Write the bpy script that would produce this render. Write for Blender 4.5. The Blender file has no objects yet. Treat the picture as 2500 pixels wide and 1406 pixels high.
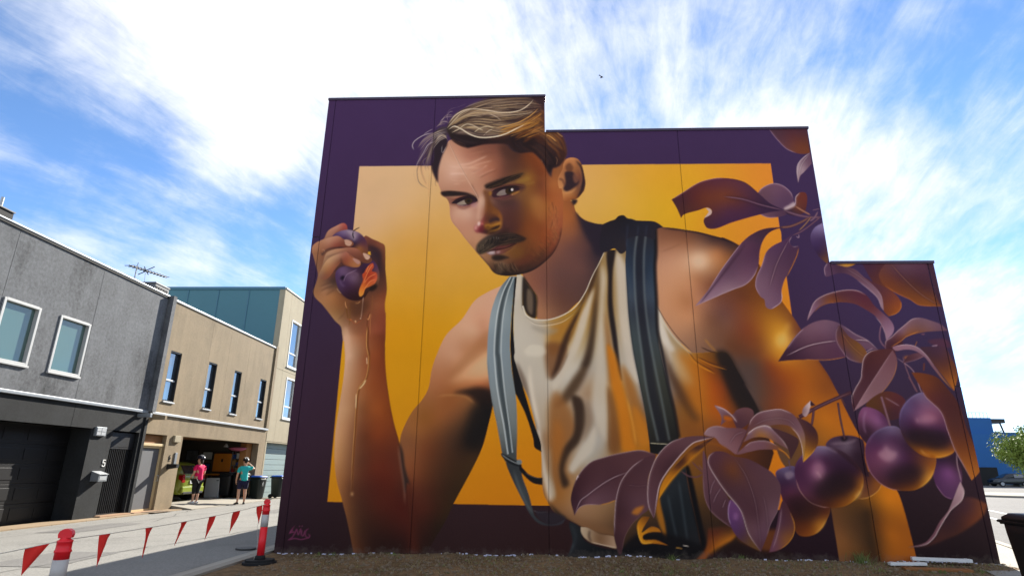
import bpy, bmesh, math, random
import numpy as np
from mathutils import Vector, Matrix

# ================================================================ camera, sky, sun, exposure
scene = bpy.context.scene
F_PX, PITCH, ROLL = 1402.27, math.radians(17.415), math.radians(0.5495)   # focal length in photo pixels (2500 wide)
EYE = 1.5
cp, sp_, cr, sr = math.cos(PITCH), math.sin(PITCH), math.cos(ROLL), math.sin(ROLL)
M_CAM = np.array([[cr, -sr, 0], [sr, cr, 0], [0, 0, 1]]) @ np.array([[1, 0, 0], [0, sp_, -cp], [0, cp, sp_]])   # world -> camera (x right, y down, z forward)

def ray(x, y):
    return M_CAM.T @ np.array([(x - 1250) / F_PX, (y - 703) / F_PX, 1.0])
def on_ground(x, y, z=0.0):
    d = ray(x, y); k = (z - EYE) / d[2]
    return Vector((d[0] * k, d[1] * k, z))

cam_data = bpy.data.cameras.new('camera'); cam = bpy.data.objects.new('camera', cam_data)
scene.collection.objects.link(cam); scene.camera = cam
cam_data.sensor_width = 36; cam_data.lens = F_PX / 2500 * 36; cam_data.clip_end = 3000; cam_data.clip_start = 0.05
Rc = M_CAM.T
cam.matrix_world = Matrix(((Rc[0][0], -Rc[0][1], -Rc[0][2], 0), (Rc[1][0], -Rc[1][1], -Rc[1][2], 0), (Rc[2][0], -Rc[2][1], -Rc[2][2], EYE), (0, 0, 0, 1)))

SUN_AZ, SUN_EL = math.radians(22.0), math.radians(30.0)      # azimuth to the right of straight ahead (+Y)
SUN_DIR = Vector((math.sin(SUN_AZ) * math.cos(SUN_EL), math.cos(SUN_AZ) * math.cos(SUN_EL), math.sin(SUN_EL)))
SKY_STRENGTH, SUN_STRENGTH, EXPOSURE = 0.10, 3.15, 2.08
CLOUD_LEVEL = 2.95

world = bpy.data.worlds.new('World'); scene.world = world; world.use_nodes = True
wn, wl = world.node_tree.nodes, world.node_tree.links
wn.clear()
def N(t, **kw):
    n = wn.new(t)
    for k, v in kw.items(): setattr(n, k, v)
    return n
def wmath(op, a, b=None, c=None):
    n = N('ShaderNodeMath', operation=op)
    for i, v in enumerate((a, b, c)):
        if v is None: continue
        if isinstance(v, (int, float)): n.inputs[i].default_value = v
        else: wl.new(v, n.inputs[i])
    return n.outputs[0]
sky = N('ShaderNodeTexSky', sky_type='NISHITA'); sky.sun_disc = False; sky.sun_elevation = SUN_EL; sky.sun_rotation = SUN_AZ
sky.air_density = 0.52; sky.dust_density = 0.0; sky.ozone_density = 3.0
tc = N('ShaderNodeTexCoord'); sep = N('ShaderNodeSeparateXYZ'); wl.new(tc.outputs['Generated'], sep.inputs[0])
# cirrus streaks run parallel to one direction on a high, tilted sheet of air
def unit(v): return v / np.linalg.norm(v)
e1 = unit(ray(1590, 590)); n_up = unit(np.array([0, 0, 1.0]) - e1 * e1[2]); e2 = np.cross(e1, n_up)
def wdot(v):
    q = N('ShaderNodeVectorMath', operation='DOT_PRODUCT'); wl.new(tc.outputs['Generated'], q.inputs[0]); q.inputs[1].default_value = tuple(float(c) for c in v); return q.outputs['Value']
zc = wmath('MAXIMUM', wmath('ADD', wdot(n_up), 0.55), 0.08)
comb = N('ShaderNodeCombineXYZ'); wl.new(wmath('DIVIDE', wdot(e2), zc), comb.inputs[0]); wl.new(wmath('DIVIDE', wdot(e1), zc), comb.inputs[1])
def wnoise(scale, rot, sc, detail, rough, dist, seed, vec=None):
    mp = N('ShaderNodeMapping'); wl.new(vec or comb.outputs[0], mp.inputs[0]); mp.inputs['Rotation'].default_value = (0, 0, math.radians(rot)); mp.inputs['Scale'].default_value = sc; mp.inputs['Location'].default_value = (seed, seed * .7, 0)
    n = N('ShaderNodeTexNoise'); wl.new(mp.outputs[0], n.inputs['Vector']); n.inputs['Scale'].default_value = scale; n.inputs['Detail'].default_value = detail; n.inputs['Roughness'].default_value = rough; n.inputs['Distortion'].default_value = dist
    return wmath('SUBTRACT', n.outputs['Fac'], .5)
veil = wnoise(2.0, 0, (1.3, .8, 1), 4, .5, .8, 2.3)
streak = wnoise(3.6, 5, (2.0, .40, 1), 9, .62, .5, 3.1)
fine = wnoise(13.0, -6, (1.7, .5, 1), 8, .66, .5, 11.7)
puff = wnoise(13.0, 0, (1, 1, 1), 6, .6, .3, 5.3, tc.outputs['Generated'])
# where the cloud banks lie (directions in the sky)
cover = None
for (px, py, amp, k) in ((1250, 560, -.40, 3.2), (860, 60, .42, 45), (1180, 130, .36, 55), (520, 60, .34, 80), (300, 90, .22, 160), (640, 200, .30, 200), (1500, 240, .24, 60), (1800, 300, .24, 60), (2060, 420, .28, 140), (2260, 330, .26, 300), (2300, 560, .16, 220), (2200, 700, .10, 160), (2440, 900, .04, 80), (640, 380, .34, 420), (560, 330, .20, 420), (330, 520, .12, 900), (480, 620, .26, 900), (200, 590, .18, 700),
                          (60, 290, -.30, 160), (330, 400, -.28, 160), (2420, 100, -.30, 120), (1980, 120, -.10, 200), (2250, 200, -.22, 300), (2430, 620, -.16, 500), (700, 560, -.20, 300)):
    e = wmath('MULTIPLY', wmath('EXPONENT', wmath('MULTIPLY', wmath('SUBTRACT', wdot(unit(ray(px, py))), 1.0), float(k))), float(amp))
    cover = e if cover is None else wmath('ADD', cover, e)
dens = wmath('ADD', wmath('MULTIPLY', veil, .9), wmath('MULTIPLY', streak, 1.05))
dens = wmath('ADD', dens, wmath('ADD', wmath('MULTIPLY', fine, .62), wmath('MULTIPLY', puff, .75)))
dens = wmath('ADD', wmath('ADD', dens, cover), .52)
ss = N('ShaderNodeMapRange', interpolation_type='SMOOTHSTEP'); wl.new(dens, ss.inputs['Value'])
ss.inputs['From Min'].default_value = -.10; ss.inputs['From Max'].default_value = 1.08; ss.inputs['To Max'].default_value = .97
mix = N('ShaderNodeMix', data_type='RGBA'); wl.new(ss.outputs[0], mix.inputs['Factor']); tint = N('ShaderNodeVectorMath', operation='MULTIPLY'); wl.new(sky.outputs[0], tint.inputs[0]); tint.inputs[1].default_value = (.66, .74, .75); wl.new(tint.outputs[0], mix.inputs['A'])
cl = N('ShaderNodeCombineXYZ')
for i_, f_ in enumerate((.985, .995, 1.02)): wl.new(wmath('MULTIPLY', wmath('ADD', wmath('MULTIPLY', wmath('ADD', veil, fine), .22), 1.0), CLOUD_LEVEL * f_), cl.inputs[i_])
wl.new(cl.outputs[0], mix.inputs['B'])
bg = N('ShaderNodeBackground'); wl.new(mix.outputs['Result'], bg.inputs['Color']); bg.inputs['Strength'].default_value = SKY_STRENGTH
wo = N('ShaderNodeOutputWorld'); wl.new(bg.outputs[0], wo.inputs['Surface'])

sun_data = bpy.data.lights.new('sun', 'SUN'); sun_data.energy = SUN_STRENGTH; sun_data.angle = math.radians(0.5); sun_data.color = (1.0, .94, .84)
sun = bpy.data.objects.new('sun', sun_data); scene.collection.objects.link(sun); sun.rotation_euler = (-SUN_DIR).to_track_quat('-Z', 'Y').to_euler(); sun.location = SUN_DIR * 200
vs = scene.view_settings; vs.view_transform = 'Standard'; vs.look = 'None'; vs.exposure = EXPOSURE; vs.gamma = 1; vs.use_curve_mapping = False
MURAL_GAIN = np.array([1.38, 1.17, .93])
scene.cycles.use_denoising = True
# ================================================================ helpers
R = math.radians
rnd = random.Random(3)
COL = scene.collection

def lin(h):
    c = [int(h[i:i + 2], 16) / 255 for i in (0, 2, 4)]
    return tuple(v / 12.92 if v <= .04045 else ((v + .055) / 1.055) ** 2.4 for v in c)

MATS = {}
def mat(name, col, rough=.8, var=.15, scale=3.0, bump=0.0, bscale=60.0, metal=0.0, spec=.4, streak=0.0, speck=0.0, coord='Object', detail=6.0, sscale=85.0, stain=0.0):
    """base colour with broad and fine procedural variation and fine relief"""
    if name in MATS: return MATS[name]
    m = bpy.data.materials.new(name); m.use_nodes = True; MATS[name] = m
    nt = m.node_tree; n = nt.nodes; l = nt.links; b = n['Principled BSDF']
    b.inputs['Roughness'].default_value = rough; b.inputs['Metallic'].default_value = metal; b.inputs['Specular IOR Level'].default_value = spec
    tcn = n.new('ShaderNodeTexCoord')
    def noise(sc, det, vec=None, ro=.6):
        q = n.new('ShaderNodeTexNoise'); q.inputs['Scale'].default_value = sc; q.inputs['Detail'].default_value = det; q.inputs['Roughness'].default_value = ro
        l.new(vec or tcn.outputs[coord], q.inputs['Vector']); return q.outputs['Fac']
    def mth(op, a, bb):
        q = n.new('ShaderNodeMath'); q.operation = op
        for i, v in enumerate((a, bb)):
            if isinstance(v, (int, float)): q.inputs[i].default_value = v
            else: l.new(v, q.inputs[i])
        return q.outputs[0]
    base = n.new('ShaderNodeRGB'); base.outputs[0].default_value = (*col, 1)
    cur = base.outputs[0]
    if var > 0:
        fac = mth('MULTIPLY', mth('SUBTRACT', noise(scale, detail), .5), var * 2.2)
        fac = mth('ADD', fac, mth('MULTIPLY', mth('SUBTRACT', noise(scale * 9.7, 4), .5), var * 1.0))
        if streak:
            mp = n.new('ShaderNodeMapping'); l.new(tcn.outputs[coord], mp.inputs[0]); mp.inputs['Scale'].default_value = (1.4, 1.4, .12)
            fac = mth('ADD', fac, mth('MULTIPLY', mth('SUBTRACT', noise(2.2, 5, mp.outputs[0]), .5), streak * 2))
        if speck:
            fac = mth('ADD', fac, mth('MULTIPLY', mth('SUBTRACT', noise(sscale, 4, None, .75), .5), speck * 2.4))
        if stain:
            st_ = n.new('ShaderNodeMapRange'); st_.inputs['From Min'].default_value = .52; st_.inputs['From Max'].default_value = .72; st_.inputs['To Max'].default_value = -stain
            mp2 = n.new('ShaderNodeMapping'); l.new(tcn.outputs[coord], mp2.inputs[0]); mp2.inputs['Scale'].default_value = (1, 1, .45); mp2.inputs['Location'].default_value = (3.1, 7.7, 1.3)
            l.new(noise(.9, 7, mp2.outputs[0], .65), st_.inputs['Value']); fac = mth('ADD', fac, st_.outputs[0])
        k = mth('MAXIMUM', mth('ADD', fac, 1.0), .08)
        vm = n.new('ShaderNodeVectorMath'); vm.operation = 'SCALE'; l.new(cur, vm.inputs[0]); l.new(k, vm.inputs['Scale']); cur = vm.outputs[0]
    l.new(cur, b.inputs['Base Color'])
    if bump > 0:
        bp = n.new('ShaderNodeBump'); bp.inputs['Strength'].default_value = bump; bp.inputs['Distance'].default_value = .02
        l.new(noise(bscale, 5), bp.inputs['Height']); l.new(bp.outputs[0], b.inputs['Normal'])
    return m

def glass_mat(name, col, rough=.03, ior=1.6):
    m = bpy.data.materials.new(name); m.use_nodes = True; b = m.node_tree.nodes['Principled BSDF']
    b.inputs['Base Color'].default_value = (*col, 1); b.inputs['Roughness'].default_value = rough; b.inputs['IOR'].default_value = ior; b.inputs['Specular IOR Level'].default_value = .8; b.inputs['Coat Weight'].default_value = .6; b.inputs['Coat Roughness'].default_value = .02
    MATS[name] = m; return m

def tag(o, label=None, cat=None, group=None, kind=None):
    for k, v in (('label', label), ('category', cat), ('group', group), ('kind', kind)):
        if v: o[k] = v
    return o
def empty(name, loc=(0, 0, 0), rz=0.0, label=None, cat=None, group=None):
    o = bpy.data.objects.new(name, None); COL.objects.link(o); o.location = loc; o.rotation_euler = (0, 0, rz); o.empty_display_size = .2
    return tag(o, label, cat, group)

class MB:
    """collects shapes into one mesh"""
    def __init__(self): self.v = []; self.f = []; self.sm = []
    def add(self, vs, fs, smooth=False):
        o = len(self.v); self.v += [tuple(p) for p in vs]; self.f += [tuple(i + o for i in q) for q in fs]; self.sm += [smooth] * len(fs); return self
    def box(self, a, b, bev=0.0, M=None):
        x0, y0, z0 = a; x1, y1, z1 = b
        if bev <= 0:
            vs = [(x0, y0, z0), (x1, y0, z0), (x1, y1, z0), (x0, y1, z0), (x0, y0, z1), (x1, y0, z1), (x1, y1, z1), (x0, y1, z1)]
            fs = [(0, 3, 2, 1), (4, 5, 6, 7), (0, 1, 5, 4), (1, 2, 6, 5), (2, 3, 7, 6), (3, 0, 4, 7)]
        else:
            bm = bmesh.new(); bmesh.ops.create_cube(bm, size=1)
            for v in bm.verts: v.co = Vector(((x0 + x1) / 2 + v.co.x * (x1 - x0), (y0 + y1) / 2 + v.co.y * (y1 - y0), (z0 + z1) / 2 + v.co.z * (z1 - z0)))
            bmesh.ops.bevel(bm, geom=bm.edges[:], offset=min(bev, .45 * min(abs(x1 - x0), abs(y1 - y0), abs(z1 - z0))), segments=2, affect='EDGES', profile=.6)
            bm.verts.index_update(); vs = [v.co.copy() for v in bm.verts]; fs = [[v.index for v in q.verts] for q in bm.faces]; bm.free()
        if M: vs = [M @ Vector(p) for p in vs]
        return self.add(vs, fs)
    def tube(self, pts, rad, seg=8, cap=True, smooth=True):
        pts = [Vector(p) for p in pts]; rs = rad if isinstance(rad, (list, tuple)) else [rad] * len(pts)
        rings = []; up = Vector((0, 0, 1))
        for i, p in enumerate(pts):
            t = (pts[min(i + 1, len(pts) - 1)] - pts[max(i - 1, 0)]).normalized()
            a = t.cross(up) if abs(t.z) < .95 else t.cross(Vector((1, 0, 0)))
            a.normalize(); b = t.cross(a)
            rings.append([p + (a * math.cos(2 * math.pi * k / seg) + b * math.sin(2 * math.pi * k / seg)) * rs[i] for k in range(seg)])
        vs = [q for r_ in rings for q in r_]; fs = []
        for i in range(len(rings) - 1):
            for k in range(seg):
                k2 = (k + 1) % seg; fs.append((i * seg + k, i * seg + k2, (i + 1) * seg + k2, (i + 1) * seg + k))
        self.add(vs, fs, smooth)
        if cap:
            self.add(rings[0], [tuple(range(seg))]); self.add(rings[-1], [tuple(reversed(range(seg)))])
        return self
    def lathe(self, prof, c=(0, 0, 0), seg=20, smooth=True, sx=1, sy=1):
        vs = []; fs = []
        for r_, z in prof:
            for k in range(seg):
                a = 2 * math.pi * k / seg; vs.append((c[0] + r_ * math.cos(a) * sx, c[1] + r_ * math.sin(a) * sy, c[2] + z))
        for i in range(len(prof) - 1):
            for k in range(seg):
                k2 = (k + 1) % seg; fs.append((i * seg + k, i * seg + k2, (i + 1) * seg + k2, (i + 1) * seg + k))
        fs2 = [tuple(reversed(range(seg))), tuple((len(prof) - 1) * seg + k for k in range(seg))]
        self.add(vs, fs + fs2, smooth); return self
    def loft(self, secs, smooth=True, cap=True):
        n = len(secs[0]); vs = [p for s in secs for p in s]; fs = []
        for i in range(len(secs) - 1):
            for k in range(n):
                k2 = (k + 1) % n; fs.append((i * n + k, i * n + k2, (i + 1) * n + k2, (i + 1) * n + k))
        if cap: fs += [tuple(reversed(range(n))), tuple((len(secs) - 1) * n + k for k in range(n))]
        return self.add(vs, fs, smooth)
    def prism(self, poly, d0, d1, axis='x'):
        """polygon in the other two axes, extruded from d0 to d1 along axis"""
        def P(a, b, d): return {'x': (d, a, b), 'y': (a, d, b), 'z': (a, b, d)}[axis]
        n = len(poly); vs = [P(a, b, d0) for a, b in poly] + [P(a, b, d1) for a, b in poly]
        fs = [tuple(range(n)), tuple(reversed(range(n, 2 * n)))] + [(i, i + n, (i + 1) % n + n, (i + 1) % n) for i in range(n)]
        return self.add(vs, fs)
    def build(self, name, m, parent=None, loc=None, label=None, cat=None, group=None, kind=None, fix=True):
        me = bpy.data.meshes.new(name); me.from_pydata(self.v, [], self.f); me.validate()
        if fix:
            bm = bmesh.new(); bm.from_mesh(me); bmesh.ops.recalc_face_normals(bm, faces=bm.faces[:]); bm.to_mesh(me); bm.free()
        if len(me.polygons) == len(self.sm): me.polygons.foreach_set('use_smooth', self.sm)
        if isinstance(m, str): m = MATS[m]
        me.materials.append(m)
        return link(name, me, parent, loc, label, cat, group, kind)

def link(name, me, parent=None, loc=None, label=None, cat=None, group=None, kind=None):
    o = bpy.data.objects.new(name, me); COL.objects.link(o)
    if parent: o.parent = parent
    if loc is not None: o.location = loc
    return tag(o, label, cat, group, kind)
def kids(o): return [c for c in list(bpy.data.objects) if c.parent == o]
def copy_tree(o, parent=None, label=None):
    c = o.copy(); COL.objects.link(c); c.parent = parent
    for ch in kids(o): copy_tree(ch, c)
    if label: c['label'] = label
    return c

def holed(mb, y0, y1, z0, z1, holes, xf, xb, bev=0.006):
    """a wall plate in the y-z plane (front at x = xf, back at xb) with rectangular holes and their reveals"""
    ys = sorted({y0, y1, *[h[0] for h in holes], *[h[1] for h in holes]}); zs = sorted({z0, z1, *[h[2] for h in holes], *[h[3] for h in holes]})
    ys = [y for y in ys if y0 <= y <= y1]; zs = [z for z in zs if z0 <= z <= z1]
    def hole(a, b): return any(h[0] - 1e-6 <= a and b <= h[1] + 1e-6 for h in [])
    for i in range(len(ys) - 1):
        for j in range(len(zs) - 1):
            cy, cz = (ys[i] + ys[i + 1]) / 2, (zs[j] + zs[j + 1]) / 2
            if any(h[0] < cy < h[1] and h[2] < cz < h[3] for h in holes): continue
            for x, rev in ((xf, False), (xb, True)):
                q = [(x, ys[i], zs[j]), (x, ys[i + 1], zs[j]), (x, ys[i + 1], zs[j + 1]), (x, ys[i], zs[j + 1])]
                mb.add(q, [(3, 2, 1, 0) if rev else (0, 1, 2, 3)])
    for (a, b, c, d) in holes + [(y0, y1, z0, z1)]:
        a, b, c, d = max(a, y0), min(b, y1), max(c, z0), min(d, z1)
        for p, q in (((a, c), (b, c)), ((b, c), (b, d)), ((b, d), (a, d)), ((a, d), (a, c))):
            mb.add([(xf, *p), (xf, *q), (xb, *q), (xb, *p)], [(0, 1, 2, 3)])
    return mb
# ---------------------------------------------------------------- mural painter (numpy only)
# The painting is laid out in wall coordinates (metres along the wall, metres up).
VIEWS = {'O': (0, 0, 1.0), 'A': (1000, 220, 5.208), 'B': (1040, 430, 5.407), 'C': (740, 530, 4.6875), 'D': (780, 780, 2.383),
         'E': (1160, 500, 3.905), 'F': (1180, 850, 2.7034), 'G': (1580, 300, 2.9917), 'H': (1680, 600, 3.4294),
         'I': (1880, 920, 2.9914), 'J': (1380, 960, 3.429), 'K': (600, 1200, 2.5), 'L': (1170, 490, 1.598), 'P': (1000, 220, 2.953)}
RES = 88.0          # canvas cells per metre
WALL_W, WALL_H = 12.583, 9.5

def hexc(h):
    return np.array([int(h[i:i + 2], 16) / 255.0 for i in (0, 2, 4)])

def parse(s, view='O'):
    pts = []
    for tok in s.split():
        if tok[-1] == ':':
            view = tok[0]; continue
        corner = tok.endswith('!')
        a, b = tok.rstrip('!').split(',')
        ox, oy, sc = VIEWS[view]
        pts.append((ox + float(a) / sc, oy + float(b) / sc, corner))
    return pts, 1.0 / VIEWS[view][2]

def smooth(pts, closed=True, n=7):
    m = len(pts)
    P = np.array([p[:2] for p in pts]); C = [p[2] for p in pts]
    out = []
    rng = range(m) if closed else range(m - 1)
    for i in rng:
        p1, p2 = P[i], P[(i + 1) % m]
        p0 = P[i - 1] if (closed or i > 0) else 2 * p1 - p2
        p3 = P[(i + 2) % m] if (closed or i + 2 < m) else 2 * p2 - p1
        if C[i]: p0 = 2 * p1 - p2
        if C[(i + 1) % m]: p3 = 2 * p2 - p1
        d = np.linalg.norm(p2 - p1) + 1e-6
        m1 = (p2 - p0) / (np.linalg.norm(p1 - p0) + d) * d
        m2 = (p3 - p1) / (np.linalg.norm(p3 - p2) + d) * d
        for t in np.linspace(0, 1, n, endpoint=False):
            a = t * t * t; b = t * t
            out.append((2 * a - 3 * b + 1) * p1 + (a - 2 * b + t) * m1 + (3 * b - 2 * a) * p2 + (a - b) * m2)
    if not closed: out.append(P[-1])
    return np.array(out)

class Painter:
    def __init__(self, px2wall):
        self.W, self.H = int(WALL_W * RES) + 2, int(WALL_H * RES) + 2
        self.img = np.zeros((self.H, self.W, 3)); self.T = px2wall; self.view = 'O'
        self.rnd = random.Random(7)
    def canvas(self, P):
        uv = self.T(P)
        return np.stack([uv[:, 0] * RES, (WALL_H - uv[:, 1]) * RES], 1)
    def raster(self, polys, pad=2):
        allp = np.concatenate(polys)
        x0 = int(max(0, math.floor(allp[:, 0].min()) - pad)); x1 = int(min(self.W, math.ceil(allp[:, 0].max()) + pad))
        y0 = int(max(0, math.floor(allp[:, 1].min()) - pad)); y1 = int(min(self.H, math.ceil(allp[:, 1].max()) + pad))
        if x1 - x0 < 1 or y1 - y0 < 1: return None
        w, h, S = x1 - x0, y1 - y0, 4
        total = np.zeros((h, w))
        rows, xs, sg, pid = [], [], [], []
        for k, q in enumerate(polys):
            a = q; b = np.roll(q, -1, 0)
            for (ax, ay), (bx, by) in zip(a, b):
                if ay == by: continue
                s = 1.0
                if ay > by: ax, ay, bx, by = bx, by, ax, ay; s = -1.0
                r0 = max(0, math.ceil((ay - y0) * S - .5)); r1 = min(h * S, math.ceil((by - y0) * S - .5))
                if r1 <= r0: continue
                r = np.arange(r0, r1); yy = (r + .5) / S + y0
                rows.append(r); xs.append(ax + (yy - ay) * (bx - ax) / (by - ay) - x0); sg.append(np.full(len(r), s)); 
        if not rows: return None
        r = np.concatenate(rows); x = np.clip(np.concatenate(xs), 0, w - 1e-3); s = np.concatenate(sg)
        xi = np.floor(x).astype(int); f = x - xi
        n = h * S * (w + 1)
        buf = np.bincount(r * (w + 1) + xi, s * (1 - f), n) + np.bincount(r * (w + 1) + xi + 1, s * f, n)
        cov = np.clip(np.abs(np.cumsum(buf.reshape(h * S, w + 1), 1)[:, :w]), 0, 1)
        return (y0, y1, x0, x1), cov.reshape(h, S, w).mean(1)
    @staticmethod
    def blur(m, r):
        if r < .4: return m
        for _ in range(3):
            k = max(1, int(round(r)))
            for ax in (0, 1):
                p = np.concatenate([np.zeros_like(np.take(m, [0], ax)), np.cumsum(m, ax)], ax)
                nn = m.shape[ax]; i = np.arange(nn)
                hi = np.minimum(i + k + 1, nn); lo = np.maximum(i - k, 0)
                m = (np.take(p, hi, ax) - np.take(p, lo, ax)) / (2 * k + 1)
        return m
    def k(self, P):      # canvas cells per photograph pixel near P
        c = P.mean(0); q = self.canvas(np.array([c, c + [1, 0]])); return np.linalg.norm(q[1] - q[0])
    def put(self, box, m, col, alpha=1.0, clip=None):
        y0, y1, x0, x1 = box
        if clip is not None: m = m * clip[y0:y1, x0:x1]
        m = (m * alpha)[..., None]
        d = self.img[y0:y1, x0:x1]
        self.img[y0:y1, x0:x1] = d + (col - d) * m
    def colfield(self, box, samples):
        y0, y1, x0, x1 = box
        pts, cols = [], []
        for tok in samples.split():
            if tok[-1] == ':': view = tok[0]; self.view = view; continue
            xy, c = tok.split('#'); a, b = xy.split(',')
            ox, oy, sc = VIEWS[self.view]
            pts.append((ox + float(a) / sc, oy + float(b) / sc)); cols.append(hexc(c))
        q = self.canvas(np.array(pts)); C = np.array(cols)
        n = len(q)
        D = np.linalg.norm(q[:, None] - q[None], axis=2)
        sp = np.sort(D + np.eye(n) * 1e6, 1)[:, :2].mean() if n > 2 else 30.0
        A = np.zeros((n + 1, n + 1)); A[:n, :n] = np.sqrt(D * D + (.35 * sp) ** 2); A[:n, :n] -= np.eye(n) * sp * .12
        A[:n, n] = 1; A[n, :n] = 1
        w = np.linalg.solve(A, np.concatenate([C, np.zeros((1, 3))]))
        st = 3
        yy, xx = np.mgrid[y0:y1 + 2 * st:st, x0:x1 + 2 * st:st]
        f = np.zeros(yy.shape + (3,)) + w[n]
        for (qx, qy), c in zip(q, w[:n]):
            f += np.sqrt((xx - qx) ** 2 + (yy - qy) ** 2 + (.35 * sp) ** 2)[..., None] * c
        f = np.clip(f, C.min(0) * .9, C.max(0))
        h, w_ = y1 - y0, x1 - x0
        gy, gx = np.arange(h) / st, np.arange(w_) / st
        iy, ix = gy.astype(int), gx.astype(int); fy, fx = (gy - iy)[:, None, None], (gx - ix)[None, :, None]
        f = f[iy] * (1 - fy) + f[iy + 1] * fy
        return f[:, ix] * (1 - fx) + f[:, ix + 1] * fx
    # ---- calls -------------------------------------------------------------
    def fill(self, path, col, soft=0, alpha=1.0, clip=None, keep=False):
        pts, sc = parse(path, self.view); P = smooth(pts)
        k = self.k(P) * sc; q = self.canvas(P)
        r = self.raster([q], int(soft * k * 3) + 3)
        if r is None: return None
        box, m = r
        m = self.blur(m, soft * k)
        v = self.view
        c = hexc(col) if '#' not in col else self.colfield(box, col)
        self.view = v
        self.put(box, m, c, alpha, clip)
        if keep:
            full = np.zeros((self.H, self.W)); y0, y1, x0, x1 = box
            full[y0:y1, x0:x1] = m if clip is None else m * clip[y0:y1, x0:x1]
            return full
    def ribbon(self, P, w0, w1, bulge=True):
        t = np.gradient(P, axis=0); t /= np.linalg.norm(t, axis=1)[:, None] + 1e-9
        nrm = np.stack([-t[:, 1], t[:, 0]], 1)
        s = np.linspace(0, 1, len(P))
        w = (w0 + (w1 - w0) * s) * .5
        if bulge: w = w * np.minimum(1, np.minimum(s, 1 - s) * 6 + .12)
        return np.concatenate([P + nrm * w[:, None], (P - nrm * w[:, None])[::-1]])
    def line(self, path, w, col, alpha=1.0, soft=0, clip=None, w1=None, taper=True):
        pts, sc = parse(path, self.view); P = smooth(pts, False)
        R = self.ribbon(P, w * sc, (w if w1 is None else w1) * sc, taper)
        k = self.k(P) * sc; q = self.canvas(R)
        r = self.raster([q], int(soft * k * 3) + 3)
        if r is None: return
        box, m = r; m = self.blur(m, soft * k)
        self.put(box, m, hexc(col), alpha, clip)
    def flow(self, ga, gb, n, cols, w=(3, 7), alpha=.5, jit=10, clip=None, soft=0, part=(.25, .9)):
        """n strands running between two guide curves"""
        a = smooth(parse(ga, self.view)[0], False); b = smooth(parse(gb, self.view)[0], False); sc = parse(ga, self.view)[1]
        N = 40; ia = np.linspace(0, len(a) - 1, N); ib = np.linspace(0, len(b) - 1, N)
        A = np.stack([np.interp(ia, np.arange(len(a)), a[:, i]) for i in (0, 1)], 1)
        B = np.stack([np.interp(ib, np.arange(len(b)), b[:, i]) for i in (0, 1)], 1)
        rd = self.rnd; groups = {}
        for i in range(n):
            t0 = rd.random(); t1 = min(1, max(0, t0 + rd.uniform(-.18, .18)))
            L = rd.uniform(*part); s0 = rd.uniform(0, 1 - L); i0, i1 = int(s0 * (N - 1)), int((s0 + L) * (N - 1)) + 1
            tt = np.linspace(t0, t1, N)[:, None]
            P = A * (1 - tt) + B * tt + np.sin(np.linspace(0, 3, N) + rd.random() * 6)[:, None] * jit * sc * np.array([rd.uniform(-1, 1), rd.uniform(-1, 1)])
            P = P[i0:i1 + 1]
            if len(P) < 4: continue
            groups.setdefault(rd.choice(cols), []).append(self.canvas(self.ribbon(P, rd.uniform(*w) * sc, rd.uniform(*w) * .4 * sc)))
        for c, polys in groups.items():
            r = self.raster(polys, 4)
            if r: self.put(r[0], self.blur(r[1], soft), hexc(c), alpha, clip)
    def tone(self, path, mul, soft=0, clip=None):
        pts, sc = parse(path, self.view); P = smooth(pts); k = self.k(P) * sc
        r = self.raster([self.canvas(P)], int(soft * k * 3) + 3)
        if r is None: return
        (y0, y1, x0, x1), m = r; m = self.blur(m, soft * k)
        if clip is not None: m = m * clip[y0:y1, x0:x1]
        self.img[y0:y1, x0:x1] *= 1 + (np.array(mul) - 1) * m[..., None]
    def leaf(self, path, samples, rim=None, rimc='a58c9c', rimw=5, ribs=None, ribc='8a6c80', ribw=5, clip=None):
        m = self.fill(path, samples, keep=True, clip=clip)
        if m is None: return None
        self.fill(path, '2a1826', alpha=0)  # keeps the view
        if ribs:
            for r in ribs.split('|'):
                self.line(r, ribw * 2.6, '2e1a28', .35, soft=ribw * .7, clip=m)
                self.line(r, ribw, ribc, .8, soft=.6, clip=m)
        if rim:
            for r in rim.split('|'):
                self.line(r, rimw * 4, rimc, .22, soft=rimw * 1.2, clip=m)
                self.line(r, rimw, rimc, .9, soft=.5)
        return m
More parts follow.
